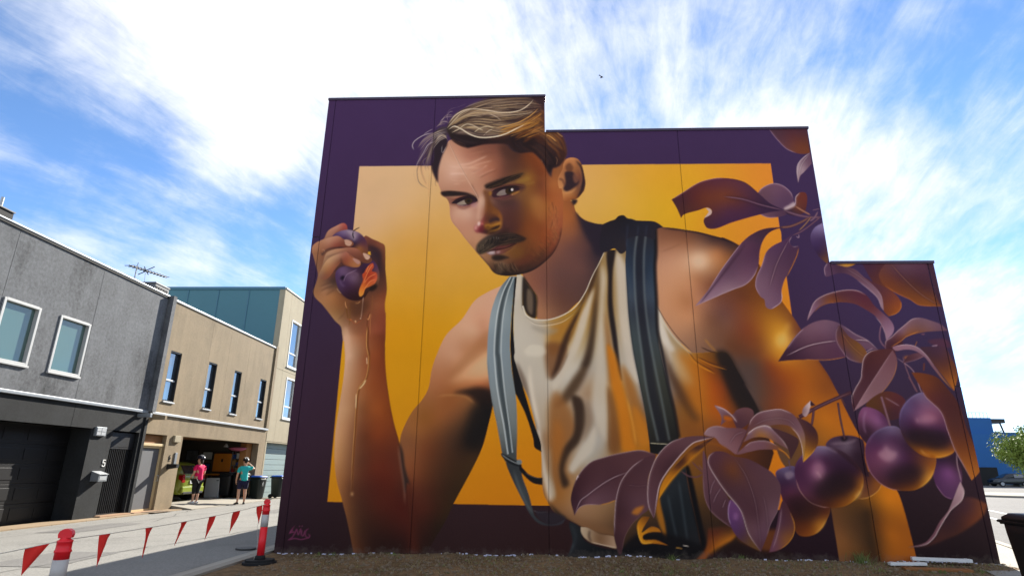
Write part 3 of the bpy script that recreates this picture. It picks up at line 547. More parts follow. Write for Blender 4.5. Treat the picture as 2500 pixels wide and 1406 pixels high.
def paint_face(p):
    F, L = p.fill, p.line
    p.view = 'B'
    face = F('A: 520,640 470,700 430,790 380,920 358,1050 365,1180 400,1290 B: 200,230 215,258 290,320 315,420 320,520 350,610 430,710 520,830 620,950 690,1032 760,1110 830,1190 880,1260 940,1300 1050,1318 1180,1312 1350,1275 1480,1210 1580,1130 1680,1030 1760,880 1800,720 1815,560 1815,400 1830,250 A: 1990,900 1900,700 1500,560 900,590',
      'A: 480,800#c29c89 440,950#c7a290 420,1080#c29a86 430,1200#ba917e 600,800#bc8f7c 600,950#cda998 560,1080#cca89a 640,1150#bb917e 720,1250#b28572 750,850#aa7968 900,780#8c5f50 850,950#bc8d7a 1000,900#a06e5a 1050,1000#a26e5a 900,1060#b58573 800,1130#bc9480 1100,760#7c5044 1250,700#6a4438 '
      '1200,900#7e5243 1250,1050#80543f 1150,1060#8a5a48 1350,900#6e432f 1500,900#8a4f28 1600,900#8f4f28 1450,1000#7f4f30 1650,1050#8a4c2a 1500,1100#a87a34 1560,1180#a06a30 1650,1200#8a5030 1700,1350#97562e 1800,1200#a5693c 1850,1000#8c5a38 900,1250#b28672 850,1350#bb9380 500,1290#b08672 '
      'B: 280,330#a87a66 400,480#c8a492 450,560#c29886 350,470#bc9280 560,500#caa898 600,600#bb8f7e 480,680#bb8c78 640,440#b78c7e 560,800#bb8e76 600,900#b2866a 720,800#b78c74 660,520#ba9182 720,350#c2a392 740,480#aa7c6a 950,400#6b4a44 1050,400#6a4640 1150,420#6e4a42 1060,560#5e3a34 1130,700#5c3630 '
      '1250,560#83502c 1350,380#94602f 1450,330#ab763c 1550,400#a86c34 1400,550#985a2c 1300,700#8e5228 1400,800#9f5e2e 1500,600#9d5c2c 1550,800#9a552c 1700,400#a5643a 1700,600#9c5c3c 1700,800#915236 1650,950#7c4430 1450,950#995a2e 1300,950#9c6230 1200,1000#a46e34 1100,1080#8e6040 1300,1100#7e4830 '
      '1450,1100#6a3e2c 1550,1060#5f3a2c 1250,1200#6a4030 1100,1180#6c4a38 950,1150#916c54 850,1100#a07658 880,1200#7c5a44 950,1270#45342c 1150,1280#3c2a26 1350,1230#45302a', keep=True)
    L('880,1262 1050,1312 1200,1310 1350,1275 1480,1210 1580,1130 1690,1020 1770,860 1805,700', 46, '241c20', .8, 14, face, 24, False)
    L('700,1040 770,1115 840,1195 890,1262', 14, '3a2a26', .7, 4, face)
    L('320,520 350,610 430,710 520,830 620,950', 10, '8a6250', .4, 5, face)
    # stubble
    rd = p.rnd
    for ga, gb, n, a in (('1815,560 1790,760 1690,980 1560,1110 1400,1220', '1640,600 1640,780 1560,940 1450,1030 1300,1120', 0, 0),):
        pass
    for (cx, cy, sx, sy, n, ang, ln, c, a) in ((1720, 760, 70, 200, 150, -2.6, 48, 'c08858', .35), (1700, 800, 80, 200, 120, -2.6, 40, '4a2c24', .35), (1500, 1020, 120, 100, 130, -2.8, 40, '5a3426', .35), (1480, 980, 130, 90, 60, -2.8, 40, 'b07c48', .3), (1250, 1200, 150, 60, 90, 2.2, 34, '33241f', .4), (1000, 1180, 60, 60, 60, 2.0, 60, 'c0a488', .6), (1050, 1240, 70, 40, 60, 2.0, 50, '2a201e', .6), (980, 1240, 50, 40, 30, 2.0, 44, 'b09478', .5)):
        polys = []; sc = 1 / 5.407
        for i in range(n):
            x, y = cx + rd.gauss(0, sx * .6), cy + rd.gauss(0, sy * .6); th = ang + rd.uniform(-.3, .3)
            P = np.array([[x + ln * t * math.cos(th) + 4 * math.sin(3 * t), y + ln * t * math.sin(th)] for t in np.linspace(0, 1, 5)])
            P = P * sc + np.array([1040, 430])
            polys.append(p.canvas(p.ribbon(P, 5 * sc, 3 * sc)))
        r = p.raster(polys, 3)
        if r: p.put(r[0], p.blur(r[1], .6), hexc(c), a, face)
    # forehead wrinkles
    p.view = 'A'
    for t, w, c, a in (('600,960 760,940 880,890 990,840', 16, 'dcbeb0', .6), ('740,1000 900,940 1060,900', 14, 'd4b09e', .5), ('500,970 620,985 760,990 900,995', 10, 'dcc4b8', .5), ('510,1070 620,1065 720,1070', 16, 'e0c8be', .5), ('780,1075 900,1010 1000,955', 14, 'd8b4a4', .55),
                       ('800,1052 880,1020 960,970', 7, '7c5244', .6), ('890,1122 1000,1062 1125,1018', 8, '6e4638', .75), ('880,1105 980,1052 1090,1008', 10, 'd0a894', .6), ('530,1150 640,1160 720,1150', 10, 'd4b8a8', .4), ('740,830 860,800 960,780', 9, 'b88a78', .4), ('900,830 1020,800 1100,800', 9, '70483c', .4), ('560,1200 650,1190', 12, 'd8bcae', .4)):
        L(t, w, c, a, 3, face)
    F('1180,640 1350,650 1420,800 1350,880 1230,860 1150,760', '50342c', 26, .55, face)
    F('1440,800 1560,790 1650,870 1720,1000 1700,1100 1600,1000 1500,880', '8a4c24', 20, .4, face)
    # right brow, eye
    p.view = 'B'
    F('A: 960,1215 1050,1172 1200,1120 1330,1086 1450,1058 1330,1125 1200,1175 1080,1228 980,1258', '3c2c2a', 4, .95, face)
    p.flow('A: 965,1235 1100,1180 1250,1130 1440,1065', 'A: 985,1255 1110,1225 1260,1165 1420,1080', 40, ['2a1e20', '5a443c', '6a5038'], (6, 12), .6, 6, face)
    L('1180,90 1290,60 1380,30', 40, 'b48e40', .6, 14, face); L('930,150 1040,115 1180,85', 22, 'a87c48', .5, 8, face); L('1300,110 1400,95 1440,80', 20, 'b08840', .5, 8, face)
    F('830,230 870,180 960,150 1100,120 1290,115 1320,160 1240,220 1150,265 1000,310 880,310', '5a3638', 12, .65, face)
    F('868,245 930,192 1050,160 1160,148 1240,168 1205,215 1120,252 1000,278 900,288', '3c2430', 2.5, .95)
    F('935,245 985,198 1050,178 1080,235 1000,262 950,264', '955,245#8a7c74 1000,215#988c84 1050,230#988a80', 2.5)
    F('1050,195 1080,158 1130,150 1172,170 1165,218 1120,248 1068,240', '46321f', 2.5); F('1092,180 1118,170 1140,185 1132,212 1104,214', '181216', 3, .9); L('900,205 1000,168 1130,150 1220,162', 20, '241820', .75, 5)
    F('1126,172 1142,166 1156,178 1152,196 1138,202 1126,190', 'fff6e8', .8)
    F('1125,245 1180,215 1222,200 1245,205 1190,240 1140,262', 'd89e40', 3, .95); L('1140,240 1145,262', 6, 'f8e0b0', .8, 1.5)
    L('865,230 920,185 1040,150 1160,136 1260,150', 12, '22161c', .95, 2.5); L('840,190 950,145 1100,122 1200,116 1310,120', 8, '5c2a26', .8, 2.5)
    L('880,300 1000,292 1110,262 1200,225', 11, '9a5c58', .75, 4); L('950,262 1010,270 1060,252', 6, '8a3a48', .8, 1.5); L('900,312 1040,305 1180,260', 16, '4a2c30', .6, 7)
    F('830,215 860,205 870,240 845,265 820,255', 'c89630', 7, .75, face); L('820,180 825,260 840,320', 18, '94662c', .5, 8, face)
    L('740,140 800,170 860,180', 16, 'b88a74', .5, 7, face)
    F('900,330 1050,340 1200,320 1250,380 1150,450 1000,430 900,390', '5f4040', 26, .5, face)
    # left brow, eye
    F('A: 398,1305 480,1288 600,1296 720,1308 800,1345 860,1400 760,1370 640,1352 520,1352 440,1352', '2c2024', 4, .95)
    p.flow('A: 400,1310 500,1292 640,1298 780,1335', 'A: 430,1350 540,1350 680,1352 840,1392', 34, ['1e1618', '4a3834'], (6, 11), .7, 5)
    L('B: 215,250 260,265 330,262', 12, '5a4038', .6, 4)
    F('270,290 400,285 520,262 640,275 690,320 690,360 600,400 500,420 400,400 330,380', '704840', 10, .55, face)
    L('355,310 440,278 560,262 640,280', 18, 'a8705c', .6, 6, face); L('330,330 420,295 520,270', 7, '6a3030', .7, 2)
    F('345,362 400,322 500,288 600,272 682,312 675,342 610,372 520,400 450,396 400,372', '33202a', 2)
    F('408,372 465,338 515,322 545,365 500,382 440,384', '430,370#8c8078 500,350#9c9088', 2)
    F('512,332 535,298 590,294 616,330 592,364 542,370', '40301f', 2); F('548,322 570,312 588,328 572,346 552,342', '161218', 3, .9); L('380,350 470,312 560,288 650,300', 16, '20161c', .7, 5)
    L('338,362 410,312 510,278 610,262 668,300 690,345', 12, '1e141a', .95, 2)
    L('400,378 470,402 560,395 650,350', 11, '9a5c68', .75, 3); L('420,385 480,395 560,385', 6, 'd0b0b4', .7, 1.5); L('410,405 500,432 600,395', 16, '6a4238', .6, 6); F('600,370 670,345 690,400 640,420 600,400', 'b08894', 8, .5, face)
    # nose
    L('735,260 715,380 700,500 690,600', 44, 'cdab9c', .7, 14, face)
    L('600,100 640,190 680,260 690,330', 10, '5e4038', .7, 3)
    nose = F('770,180 830,250 850,330 890,400 955,450 1005,520 1018,600 995,680 930,735 830,772 760,762 700,748 660,735 645,680 665,640 720,600 760,540 775,450 785,330',
      '800,280#8a5f40 830,350#80522e 830,450#84542c 900,480#9a642c 980,520#8a5428 800,560#6a3c34 755,600#8f4a48 720,690#7c3038 790,730#4a2c2c 870,560#523430 930,560#4f322c 960,640#b47e34 870,650#8c5c28 840,740#6a4424 790,660#7c5428 690,650#b48480 665,690#a86a68', 5, keep=True)
    L('770,200 800,300 790,420 765,530', 24, '9a7056', .4, 10, face)
    F('830,590 870,556 930,545 985,570 985,600 930,590 880,605 850,622', '38262c', 6, .9, nose); F('880,480 960,470 1005,540 1000,590 960,540', 'a87030', 10, .6, nose)
    F('845,708 890,675 950,655 985,640 965,690 885,718', '33201c', 3, .95)
    L('790,690 788,660 830,645 850,660 900,650 980,628 1008,605', 13, 'c4943c', .7, 5); L('795,665 815,700 880,682 930,645', 10, 'a8762c', .6, 4); L('815,762 870,728 950,705 1005,672', 12, 'b88838', .7, 4.5); F('985,560 1012,590 1005,650 975,640', 'b88440', 7, .6)
    L('830,772 900,750 980,715', 10, '1e1618', .8, 3)
    F('690,612 712,605 718,640 700,660 688,640', 'f0dcd8', 4, .95); F('733,622 750,622 752,650 738,656', 'd8787c', 3, .9); L('650,655 648,700 668,740 700,755', 10, '8c3644', .8, 3); F('645,680 665,660 668,710 652,712', 'd8a8a4', 4, .8)
    F('735,640 760,650 770,700 730,740 700,720', '6c2a34', 9, .6, nose)
    F('1010,560 1060,640 1080,740 1010,770 960,750 1005,680', '4c2e2c', 16, .7, face)
    F('640,770 720,775 800,785 740,830 690,880 650,870', 'bc9076', 12, .6, face)
    # mouth, moustache
    F('800,1004 880,962 980,912 1100,890 1205,890 1130,932 1060,962 960,988 860,1008', '830,995#5c3038 1000,940#74423c 1100,910#7c4a3c 1180,895#5a3028')
    lip = F('798,1012 860,998 960,986 1080,964 1155,928 1100,985 1020,1025 930,1048 860,1046', '850,1020#a88488 960,1010#94605c 1060,985#84503c 900,1035#8c5c58', keep=True)
    F('825,1008 900,992 915,1032 860,1034 830,1022', 'd8cacc', 4, .9, lip); F('935,1010 970,990 980,1010 945,1030', 'ccb0b0', 4, .8, lip)
    L('922,985 924,1018', 6, '1c1214', .9, 1); L('800,1008 870,985 960,970 1080,945 1200,892', 9, '33191c', .85, 2)
    L('1060,1015 1130,975 1200,925', 18, 'b88440', .65, 6, face); L('960,912 1050,890 1150,875', 8, 'b08048', .6, 3)
    F('1100,1000 1250,960 1300,1050 1200,1090 1080,1070', 'a4702e', 24, .45, face)
    F('868,1070 960,1050 1050,1058 1110,1082 1000,1102 905,1112', '40302a', 9, .9, face); L('800,1040 850,1065 930,1062', 14, 'a87f60', .6, 5, face)
    mo = F('665,965 682,900 740,840 820,790 900,770 1000,748 1100,748 1200,768 1280,798 1335,826! 1290,862 1200,884 1080,890 960,922 860,962 800,1002 720,1032 680,1012',
      '720,950#4a3e36 800,850#564840 950,850#332a28 1100,810#33272a 1250,830#4a3428 700,1000#3a322c 850,930#382e2a', 7, keep=True)
    p.flow('680,910 690,960 720,1020', '900,790 880,860 850,950', 46, ['7a6c5c', '94846f', '4a4038', '1c1816', '14100f'], (5, 9), .65, 8, mo, .3, (.5, .95))
    p.flow('900,780 900,850 880,920', '1250,800 1200,840 1120,880', 50, ['4a3c34', '141012', '5c4834'], (5, 9), .6, 8, mo, .3, (.5, .95))
    for t in ('890,800 900,830', '930,800 940,840', '960,810 965,835'): L(t, 5, 'c8c4c4', .6, 1)
    # deeper modelling of the face
    p.view = 'P'
    p.tone('700,380 850,420 960,560 985,700 985,1000 940,1150 800,1250 720,1200 700,1000 690,850 640,700 680,560', (.84, .84, .92), 26, face)
    p.tone('560,1000 700,1010 860,1060 900,1160 800,1300 650,1330 560,1240', (.86, .86, .88), 26, face)
    F('530,735 560,800 556,900 536,960 600,935 648,900 640,850 602,800 575,720', '5c3828', 9, .5, face)
    F('655,850 720,830 800,860 820,940 760,1010 690,990 670,920', '583630', 24, .55, face)
    F('880,780 960,760 985,860 960,960 900,900', 'b07a48', 24, .45, face)
    F('600,770 680,790 760,780 740,830 650,830', '4c3432', 12, .5, face)
    F('690,430 760,420 800,520 760,600 690,560', '5a3c30', 22, .45, face)
    for q in ('545,690 600,665 690,632 770,612 835,600 780,640 700,672 620,705 556,716',): F(q, '3a2c24', 7, .6, face)
    p.flow('548,705 650,655 760,618 830,604', '565,718 660,690 770,645 820,622', 46, ['1e1614', '2c201c', '54402f'], (4, 8), .7, 4, face, .3, (.2, .5))
    F('228,742 300,732 380,738 440,748 492,775 440,772 370,762 290,765 240,764', '231a1c', 4, .5)
    L('596,735 640,712 700,700 770,700 822,712', 6, '2a1c1e', .7, 2); L('610,780 680,790 750,775', 8, '8a5650', .5, 3)
    L('300,820 340,790 400,775 460,782', 5, '2a1a1e', .7, 2); L('330,850 400,862 470,835', 6, 'a06a70', .5, 2.5)
    F('600,1195 650,1190 690,1205 660,1232 610,1225', '2c211c', 7, .8, face)
    F('575,1235 640,1260 720,1285 820,1270 900,1220 960,1160 1000,1120 960,1210 860,1290 740,1338 660,1336 600,1300', '33271f', 13, .30, face)
    p.flow('600,1240 620,1290 650,1325', '760,1240 780,1290 800,1320', 60, ['241c18', '3a2c24', '8a7258', '5a4634'], (3, 6), .4, 4, face, .2, (.4, .9))
    p.flow('840,1180 900,1240 930,1230', '1030,1000 1070,1040 1060,1090', 60, ['4a3024', '8a6038', '5a3826'], (3, 5), .4, 4, face, .3, (.2, .5))
    p.flow('1050,800 1080,900 1060,1010', '1000,820 1010,920 990,1020', 60, ['b88454', '5a3826', '8a5c3c'], (3, 5), .35, 4, face, .3, (.1, .3))
    p.flow('485,1165 530,1100 600,1050', '500,1190 580,1170 640,1140', 40, ['2c2420', '4a3e34', '7a6a58'], (3, 6), .55, 5, None, .2, (.3, .8))
    p.flow('620,1040 720,1030 800,1050', '660,1130 740,1110 830,1085', 50, ['241c18', '3a2e28', '5c4838'], (3, 6), .55, 5, None, .2, (.3, .8))
    F('560,1020 640,1020 720,1000 700,1040 600,1050', '3c2822', 9, .6, face)
    # ---------- ear
    p.view = 'A'
    ear = F('1945,1010 1960,940 1990,885 2060,862 2140,880 2190,950 2225,1080 2240,1200 2212,1320 B: 2090,200 2015,290 1925,322 1825,325 1808,250 1795,170 A: 1905,1250 1890,1130',
      '1990,920#ac744c 2080,890#b47e54 2180,960#8a5a3c 2225,1200#4c3436 2120,1000#946442 2150,1130#74483a 1960,1020#a46f4a 1940,1290#c48e5c 2050,1330#ac784a 2150,1310#7a5038 B: 1880,300#9a6038 1980,270#8a5634 1850,200#b8845a', 1, keep=True)
    F('1980,1050 2060,1035 2130,1105 2155,1180 2085,1250 1990,1295 1958,1262 1985,1180', '32242e', 7, .95, ear); F('1990,965 2040,930 2085,1000 2045,1045 1990,1015', '64402f', 9, .8, ear)
    F('2095,1060 2140,1090 2150,1160 2110,1190 2080,1120', '8a5c48', 9, .7, ear)
    L('2120,900 2185,990 2212,1130 2195,1270 2130,1380', 26, '231a22', .85, 6, ear); L('2135,920 2180,1040 2190,1150 2150,1260', 9, 'b88460', .8, 3, ear); L('1955,1000 1975,920 2040,880 2110,885', 12, 'd09a6c', .6, 5, ear)
    L('1965,1270 1990,1305 2060,1300 2130,1240', 14, 'd09c68', .7, 5, ear); L('1900,1130 1950,1150 1975,1220', 24, '5a3830', .7, 8, ear)
    F('B: 1928,318 2002,318 1990,360 1955,388 1930,348', '33262a', 3)
    # ---------- hair
    hair = F('470,500 530,380 640,270 780,200 900,140 1040,92! 1720,70! 1726,520! 1850,540 1930,565 1972,640 2005,780 1985,870 1920,960 1870,990 1825,1000 1805,1115! 1765,1060 1720,960 1650,870 1560,795 1400,805 1310,770 1240,700 1000,690 740,742! 620,690 540,640 500,570',
      '560,480#4f4646 700,300#5f5258 700,400#5c5054 900,180#5f4c5c 1200,130#66565c 1500,130#5c4a54 1650,200#4f3a4a 1200,240#5c4c54 1000,350#6f5f5e 1300,380#54444c 1450,420#7a5a4a 1650,350#7c5a44 1150,500#7a5a40 900,520#43363f 700,600#33262f 1000,620#4a3338 1300,620#43303a 1450,680#382832 1600,600#6a442f 1700,650#5c3a34 1850,700#54383a 1780,900#40303c 1900,850#5a3c38 1400,760#4a3230 1850,560#7a5240', 5, keep=True)
    p.tone('470,500 530,380 640,270 780,200 900,140 1040,92! 1720,70! 1726,520! 1850,540 1930,565 1972,640 2005,780 1985,870 1920,960 1825,1000 1765,1060 1650,870 1400,805 1240,700 1000,690 740,742 540,640', (.80, .78, .78), 4, hair)
    F('1290,560 1450,560 1600,620 1690,760 1640,800 1560,780 1420,800 1320,780 1300,680', '2c2026', 14, .75, hair); F('1690,700 1800,760 1880,860 1820,990 1760,1040 1710,930', '2c2028', 12, .6, hair)
    F('560,600 700,640 900,660 1000,640 900,560 700,520 600,540', '2a1f26', 12, .8, hair)
    F('470,610 400,598 330,640 312,760 305,900 282,985 310,1085 362,1192! 372,1000 420,830 480,700', '30242e', 4)
    F('480,480 420,470 340,520 300,600 310,680 380,600 470,600', '4a4144', 8, .8)
    light, mid, dark, warm = ['c8beb4', 'b4a89e', 'd8d0c8'], ['8a7c76', '9a8c84', '76685f'], ['3a2e38', '4a3c44', '2e242e'], ['b08a58', '9a6c40', 'c89c60', '74482c']
    p.flow('500,470 620,330 850,190 1150,100 1500,90 1700,150', '510,490 700,360 950,330 1250,370 1500,330 1710,260', 90, dark + dark + mid, (8, 18), .7, 14, hair, .6)
    p.flow('500,470 620,340 850,210 1150,120 1500,100 1700,170', '510,490 700,370 950,330 1250,360 1500,330 1710,260', 46, mid + light, (5, 10), .75, 14, hair, .3)
    p.flow('520,500 700,400 950,380 1250,420 1500,380 1700,300', '530,560 700,560 950,600 1250,560 1450,470 1700,420', 90, dark + dark + mid + light, (6, 14), .75, 14, hair, .4)
    p.flow('1150,480 1350,440 1550,360 1710,280', '1150,560 1350,540 1550,480 1710,450', 70, warm + ['5a3c30', '3a2620'], (6, 14), .75, 10, hair, .4)
    p.flow('1350,520 1550,440 1700,480 1850,560 1960,680', '1350,600 1550,560 1700,620 1800,760 1960,860', 80, warm + dark, (6, 13), .7, 10, hair, .4)
    p.flow('1600,620 1750,680 1850,780 1930,900', '1500,700 1620,780 1720,900 1790,1080', 50, dark + ['6a4638', '8a5c40'], (5, 10), .5, 10, hair, .4)
    p.flow('560,620 640,680 740,735', '520,560 700,640 1000,650', 30, dark, (6, 12), .7, 8, None, .4)
    p.flow('1200,660 1300,760 1420,800', '1400,640 1480,730 1640,810', 30, dark + ['5a3a30'], (6, 12), .5, 8, None, .5)
    p.flow('480,480 330,530 170,610 70,700', '480,600 380,650 290,780 240,980', 34, mid + light + dark, (4, 8), .65, 12, None, .2, (.5, .98))
    p.flow('470,470 380,460 320,500', '560,330 460,330 400,430', 20, mid + light, (3, 6), .6, 10, None, .2)
    p.flow('300,600 220,760 130,900 110,1060', '330,640 290,780 250,950 260,1050', 24, mid + ['5a4a44'], (4, 8), .65, 8, None, .2, (.4, .95))
    for t, w, c, a in (('500,430 580,330 700,262 830,245 1000,265 1200,292 1400,265 1520,190 1575,130', 13, 'd4cac0', .9), ('480,490 560,400 660,300 780,250', 11, 'c4b8ac', .8), ('500,505 570,465 660,500 780,572 900,606 1050,602 1200,570 1350,500 1500,425', 15, 'dcd4cc', .95),
                       ('1640,240 1540,330 1400,410 1250,455 1110,480', 10, 'c89c64', .85), ('1600,410 1450,440 1300,470 1150,520', 18, 'b48c50', .75), ('300,545 180,580 70,650 38,710 60,770', 10, 'd0ccd0', .9), ('300,500 240,530 180,570', 8, 'bcb4b8', .8),
                       ('460,580 400,590 330,650 240,700 180,800 110,920 80,985', 10, 'c4c0c4', .8), ('480,625 430,578 360,610 325,690', 18, 'b4a696', .9), ('540,545 620,505 720,440 800,450 900,500 940,520', 12, 'c4beb4', .8), ('820,545 900,490 1000,465 1080,490', 12, 'c8c0b4', .8),
                       ('940,585 1000,530 1060,500', 8, 'c8bcb0', .8), ('1020,310 1100,340 1165,390', 8, 'ccc0b4', .7), ('880,330 980,350 1060,430 1100,490', 6, 'b8aca0', .6), ('1000,290 1200,320 1380,315 1500,300 1580,270', 7, 'b8aca4', .7), ('1360,180 1360,240 1375,300', 5, 'c0b4b0', .6),
                       ('1560,350 1650,370 1715,420', 16, 'a87848', .5), ('1740,570 1800,600 1870,660', 9, 'd0a468', .8), ('1860,530 1920,580 1950,600', 9, 'b89468', .7), ('480,620 540,760 640,960 760,1180 850,1330 880,1406', 8, 'd8bcae', .85), ('490,640 550,770 650,970 770,1190', 5, '6a4c44', .5),
                       ('270,650 200,850 120,960 100,1050 130,1180 250,1270', 8, '4c3a34', .8), ('110,900 95,1050 120,1180 200,1260', 7, '8a7c78', .7), ('255,1050 250,1200 245,1400', 4, '6a4c38', .6), ('240,980 190,960 180,900 240,850', 6, 'a89c98', .7), ('560,280 520,280 480,330 490,400', 6, 'c0b4b4', .7),
                       ('600,225 520,250 470,320', 4, '9a8c98', .7), ('720,180 600,230', 4, '8a7a88', .6), ('420,700 410,780 425,800 470,720', 6, 'd0d0d8', .8), ('60,1000 60,1100 110,1200', 4, '8a7468', .6), ('640,440 660,390 700,340', 5, 'b8b0ac', .7), ('650,400 700,360 740,350', 5, 'b8b0ac', .6), ('340,1120 330,1200 345,1230', 5, '3a2c2c', .7),
                       ('1580,140 1640,190 1680,230', 8, '8a5a44', .6), ('1660,250 1700,280 1716,310', 14, 'a8764c', .5), ('1870,960 1880,890 1860,850', 8, 'c8a080', .6), ('1680,880 1690,930', 8, 'a88060', .5)):
        L(t, w * .9, c, a * .85, .9)
    p.view = 'P'
    for t, w, c_, a, sf in (('290,250 340,190 420,150 540,140 700,160', 30, 'a89a88', .55, 6), ('280,270 360,210 460,200 580,215 700,240', 26, '8f8070', .5, 6), ('300,280 420,270 520,300 620,310 740,290', 24, 'b0a48c', .5, 5), ('560,80 700,70 850,90 960,140', 28, '7c6a5c', .55, 7), ('420,120 560,90 700,100 860,130', 22, '94867a', .5, 6),
                           ('640,325 760,300 880,262 960,210', 26, 'b4863e', .7, 5), ('700,280 820,250 920,190 965,150', 20, 'a87c44', .6, 5), ('760,350 860,300 965,262', 22, '9a6430', .65, 5), ('820,380 900,330 970,320', 22, '7c4a26', .6, 5), ('440,350 560,375 680,370 760,340', 26, '2c2126', .7, 7), ('330,330 420,345 520,365', 22, '33272c', .7, 6), ('480,250 560,280 640,270', 20, '4a3c3c', .6, 5), ('540,190 660,215 780,205', 18, '4a3c40', .65, 5), ('700,130 800,150 900,120', 16, '45363c', .6, 4),
                           ('1000,330 1060,370 1110,440', 16, 'b07c40', .6, 3), ('990,380 1050,420 1090,500', 16, '8a5a30', .6, 4), ('1050,320 1100,370 1130,460', 12, '9a6c40', .6, 3), ('1000,450 1040,500 1050,560', 20, '2a2024', .7, 5), ('1010,540 1020,600', 16, '241c20', .7, 4), ('180,300 130,370 90,450 60,540', 16, '8a7c78', .45, 4), ('200,330 170,420 160,520 175,600', 20, '3a2c34', .6, 5), ('80,520 90,600 130,700', 9, '4a3a36', .6, 2)):
        L(t, w, c_, a, sf, None, w * .5)
    p.flow('290,250 420,140 640,110 940,110', '300,290 480,280 680,320 950,250', 90, ['c8b898', 'a8987c', '3a2c30', '4a3a38', 'd8ccb8', '2a2026'], (3, 7), .6, 5, None, .2, (.15, .5))
    p.flow('700,300 850,230 965,160', '760,380 900,330 975,300', 60, ['c89a54', '8a5c30', '3a241c', 'e0b874'], (3, 6), .6, 4, None, .2, (.2, .6))
    p.tone('A: 470,500 530,380 640,270 780,200 900,140 1040,92! 1720,70! 1726,520! 1850,540 1930,565 1972,640 2005,780 1985,870 1920,960 1825,1000 1765,1060 1650,870 1400,805 1240,700 1000,690 740,742 540,640', (.90, .85, .79), 5, hair)
    p.view = 'A'
    for t, w, c_, a in (('500,430 580,330 700,262 830,245 1000,265 1200,292 1400,265 1520,190 1575,130', 11, 'd4c8b8', .85), ('500,505 570,465 660,500 780,572 900,606 1050,602 1200,570 1350,500 1500,425', 13, 'dcd2c4', .9), ('480,490 560,400 660,300 780,250', 12, 'c0b4a2', .7), ('1640,240 1540,330 1400,410 1250,455 1110,480', 10, 'c89c5c', .8), ('1600,410 1450,440 1300,470 1150,520', 18, 'b88c48', .6), ('540,545 620,505 720,440 800,450 900,500 940,520', 11, 'c8bca8', .75), ('820,545 900,490 1000,465 1080,490', 11, 'c8bca4', .7), ('560,420 660,350 800,330 940,350', 12, 'b0a28c', .55), ('700,230 860,170 1040,130 1240,130', 12, 'a4968a', .55), ('940,585 1000,530 1060,500', 8, 'c8bcb0', .7), ('1020,310 1100,340 1165,390', 8, 'ccc0b4', .6), ('1000,290 1200,320 1380,315 1500,300 1580,270', 8, 'b8aa94', .6), ('1100,160 1300,150 1450,190', 10, '8a7a6c', .5), ('1740,570 1800,600 1870,660', 9, 'd0a468', .8), ('1860,530 1920,580 1950,600', 9, 'b89468', .7), ('1200,400 1350,380 1500,320', 14, '3a2c30', .6), ('900,420 1050,430 1180,400', 14, '3c2e32', .6), ('760,520 880,560 1000,560', 14, '2c2126', .6)):
        L(t, w, c_, a, 1.0)
    for g0, g1 in (('540,640 600,690 680,730 750,742', '540,600 640,660 720,700'),): p.flow(g0, g1, 16, ['2a1e24', '4a3430'], (6, 12), .8, 5, None, .3)
    return paint_leaves(p)
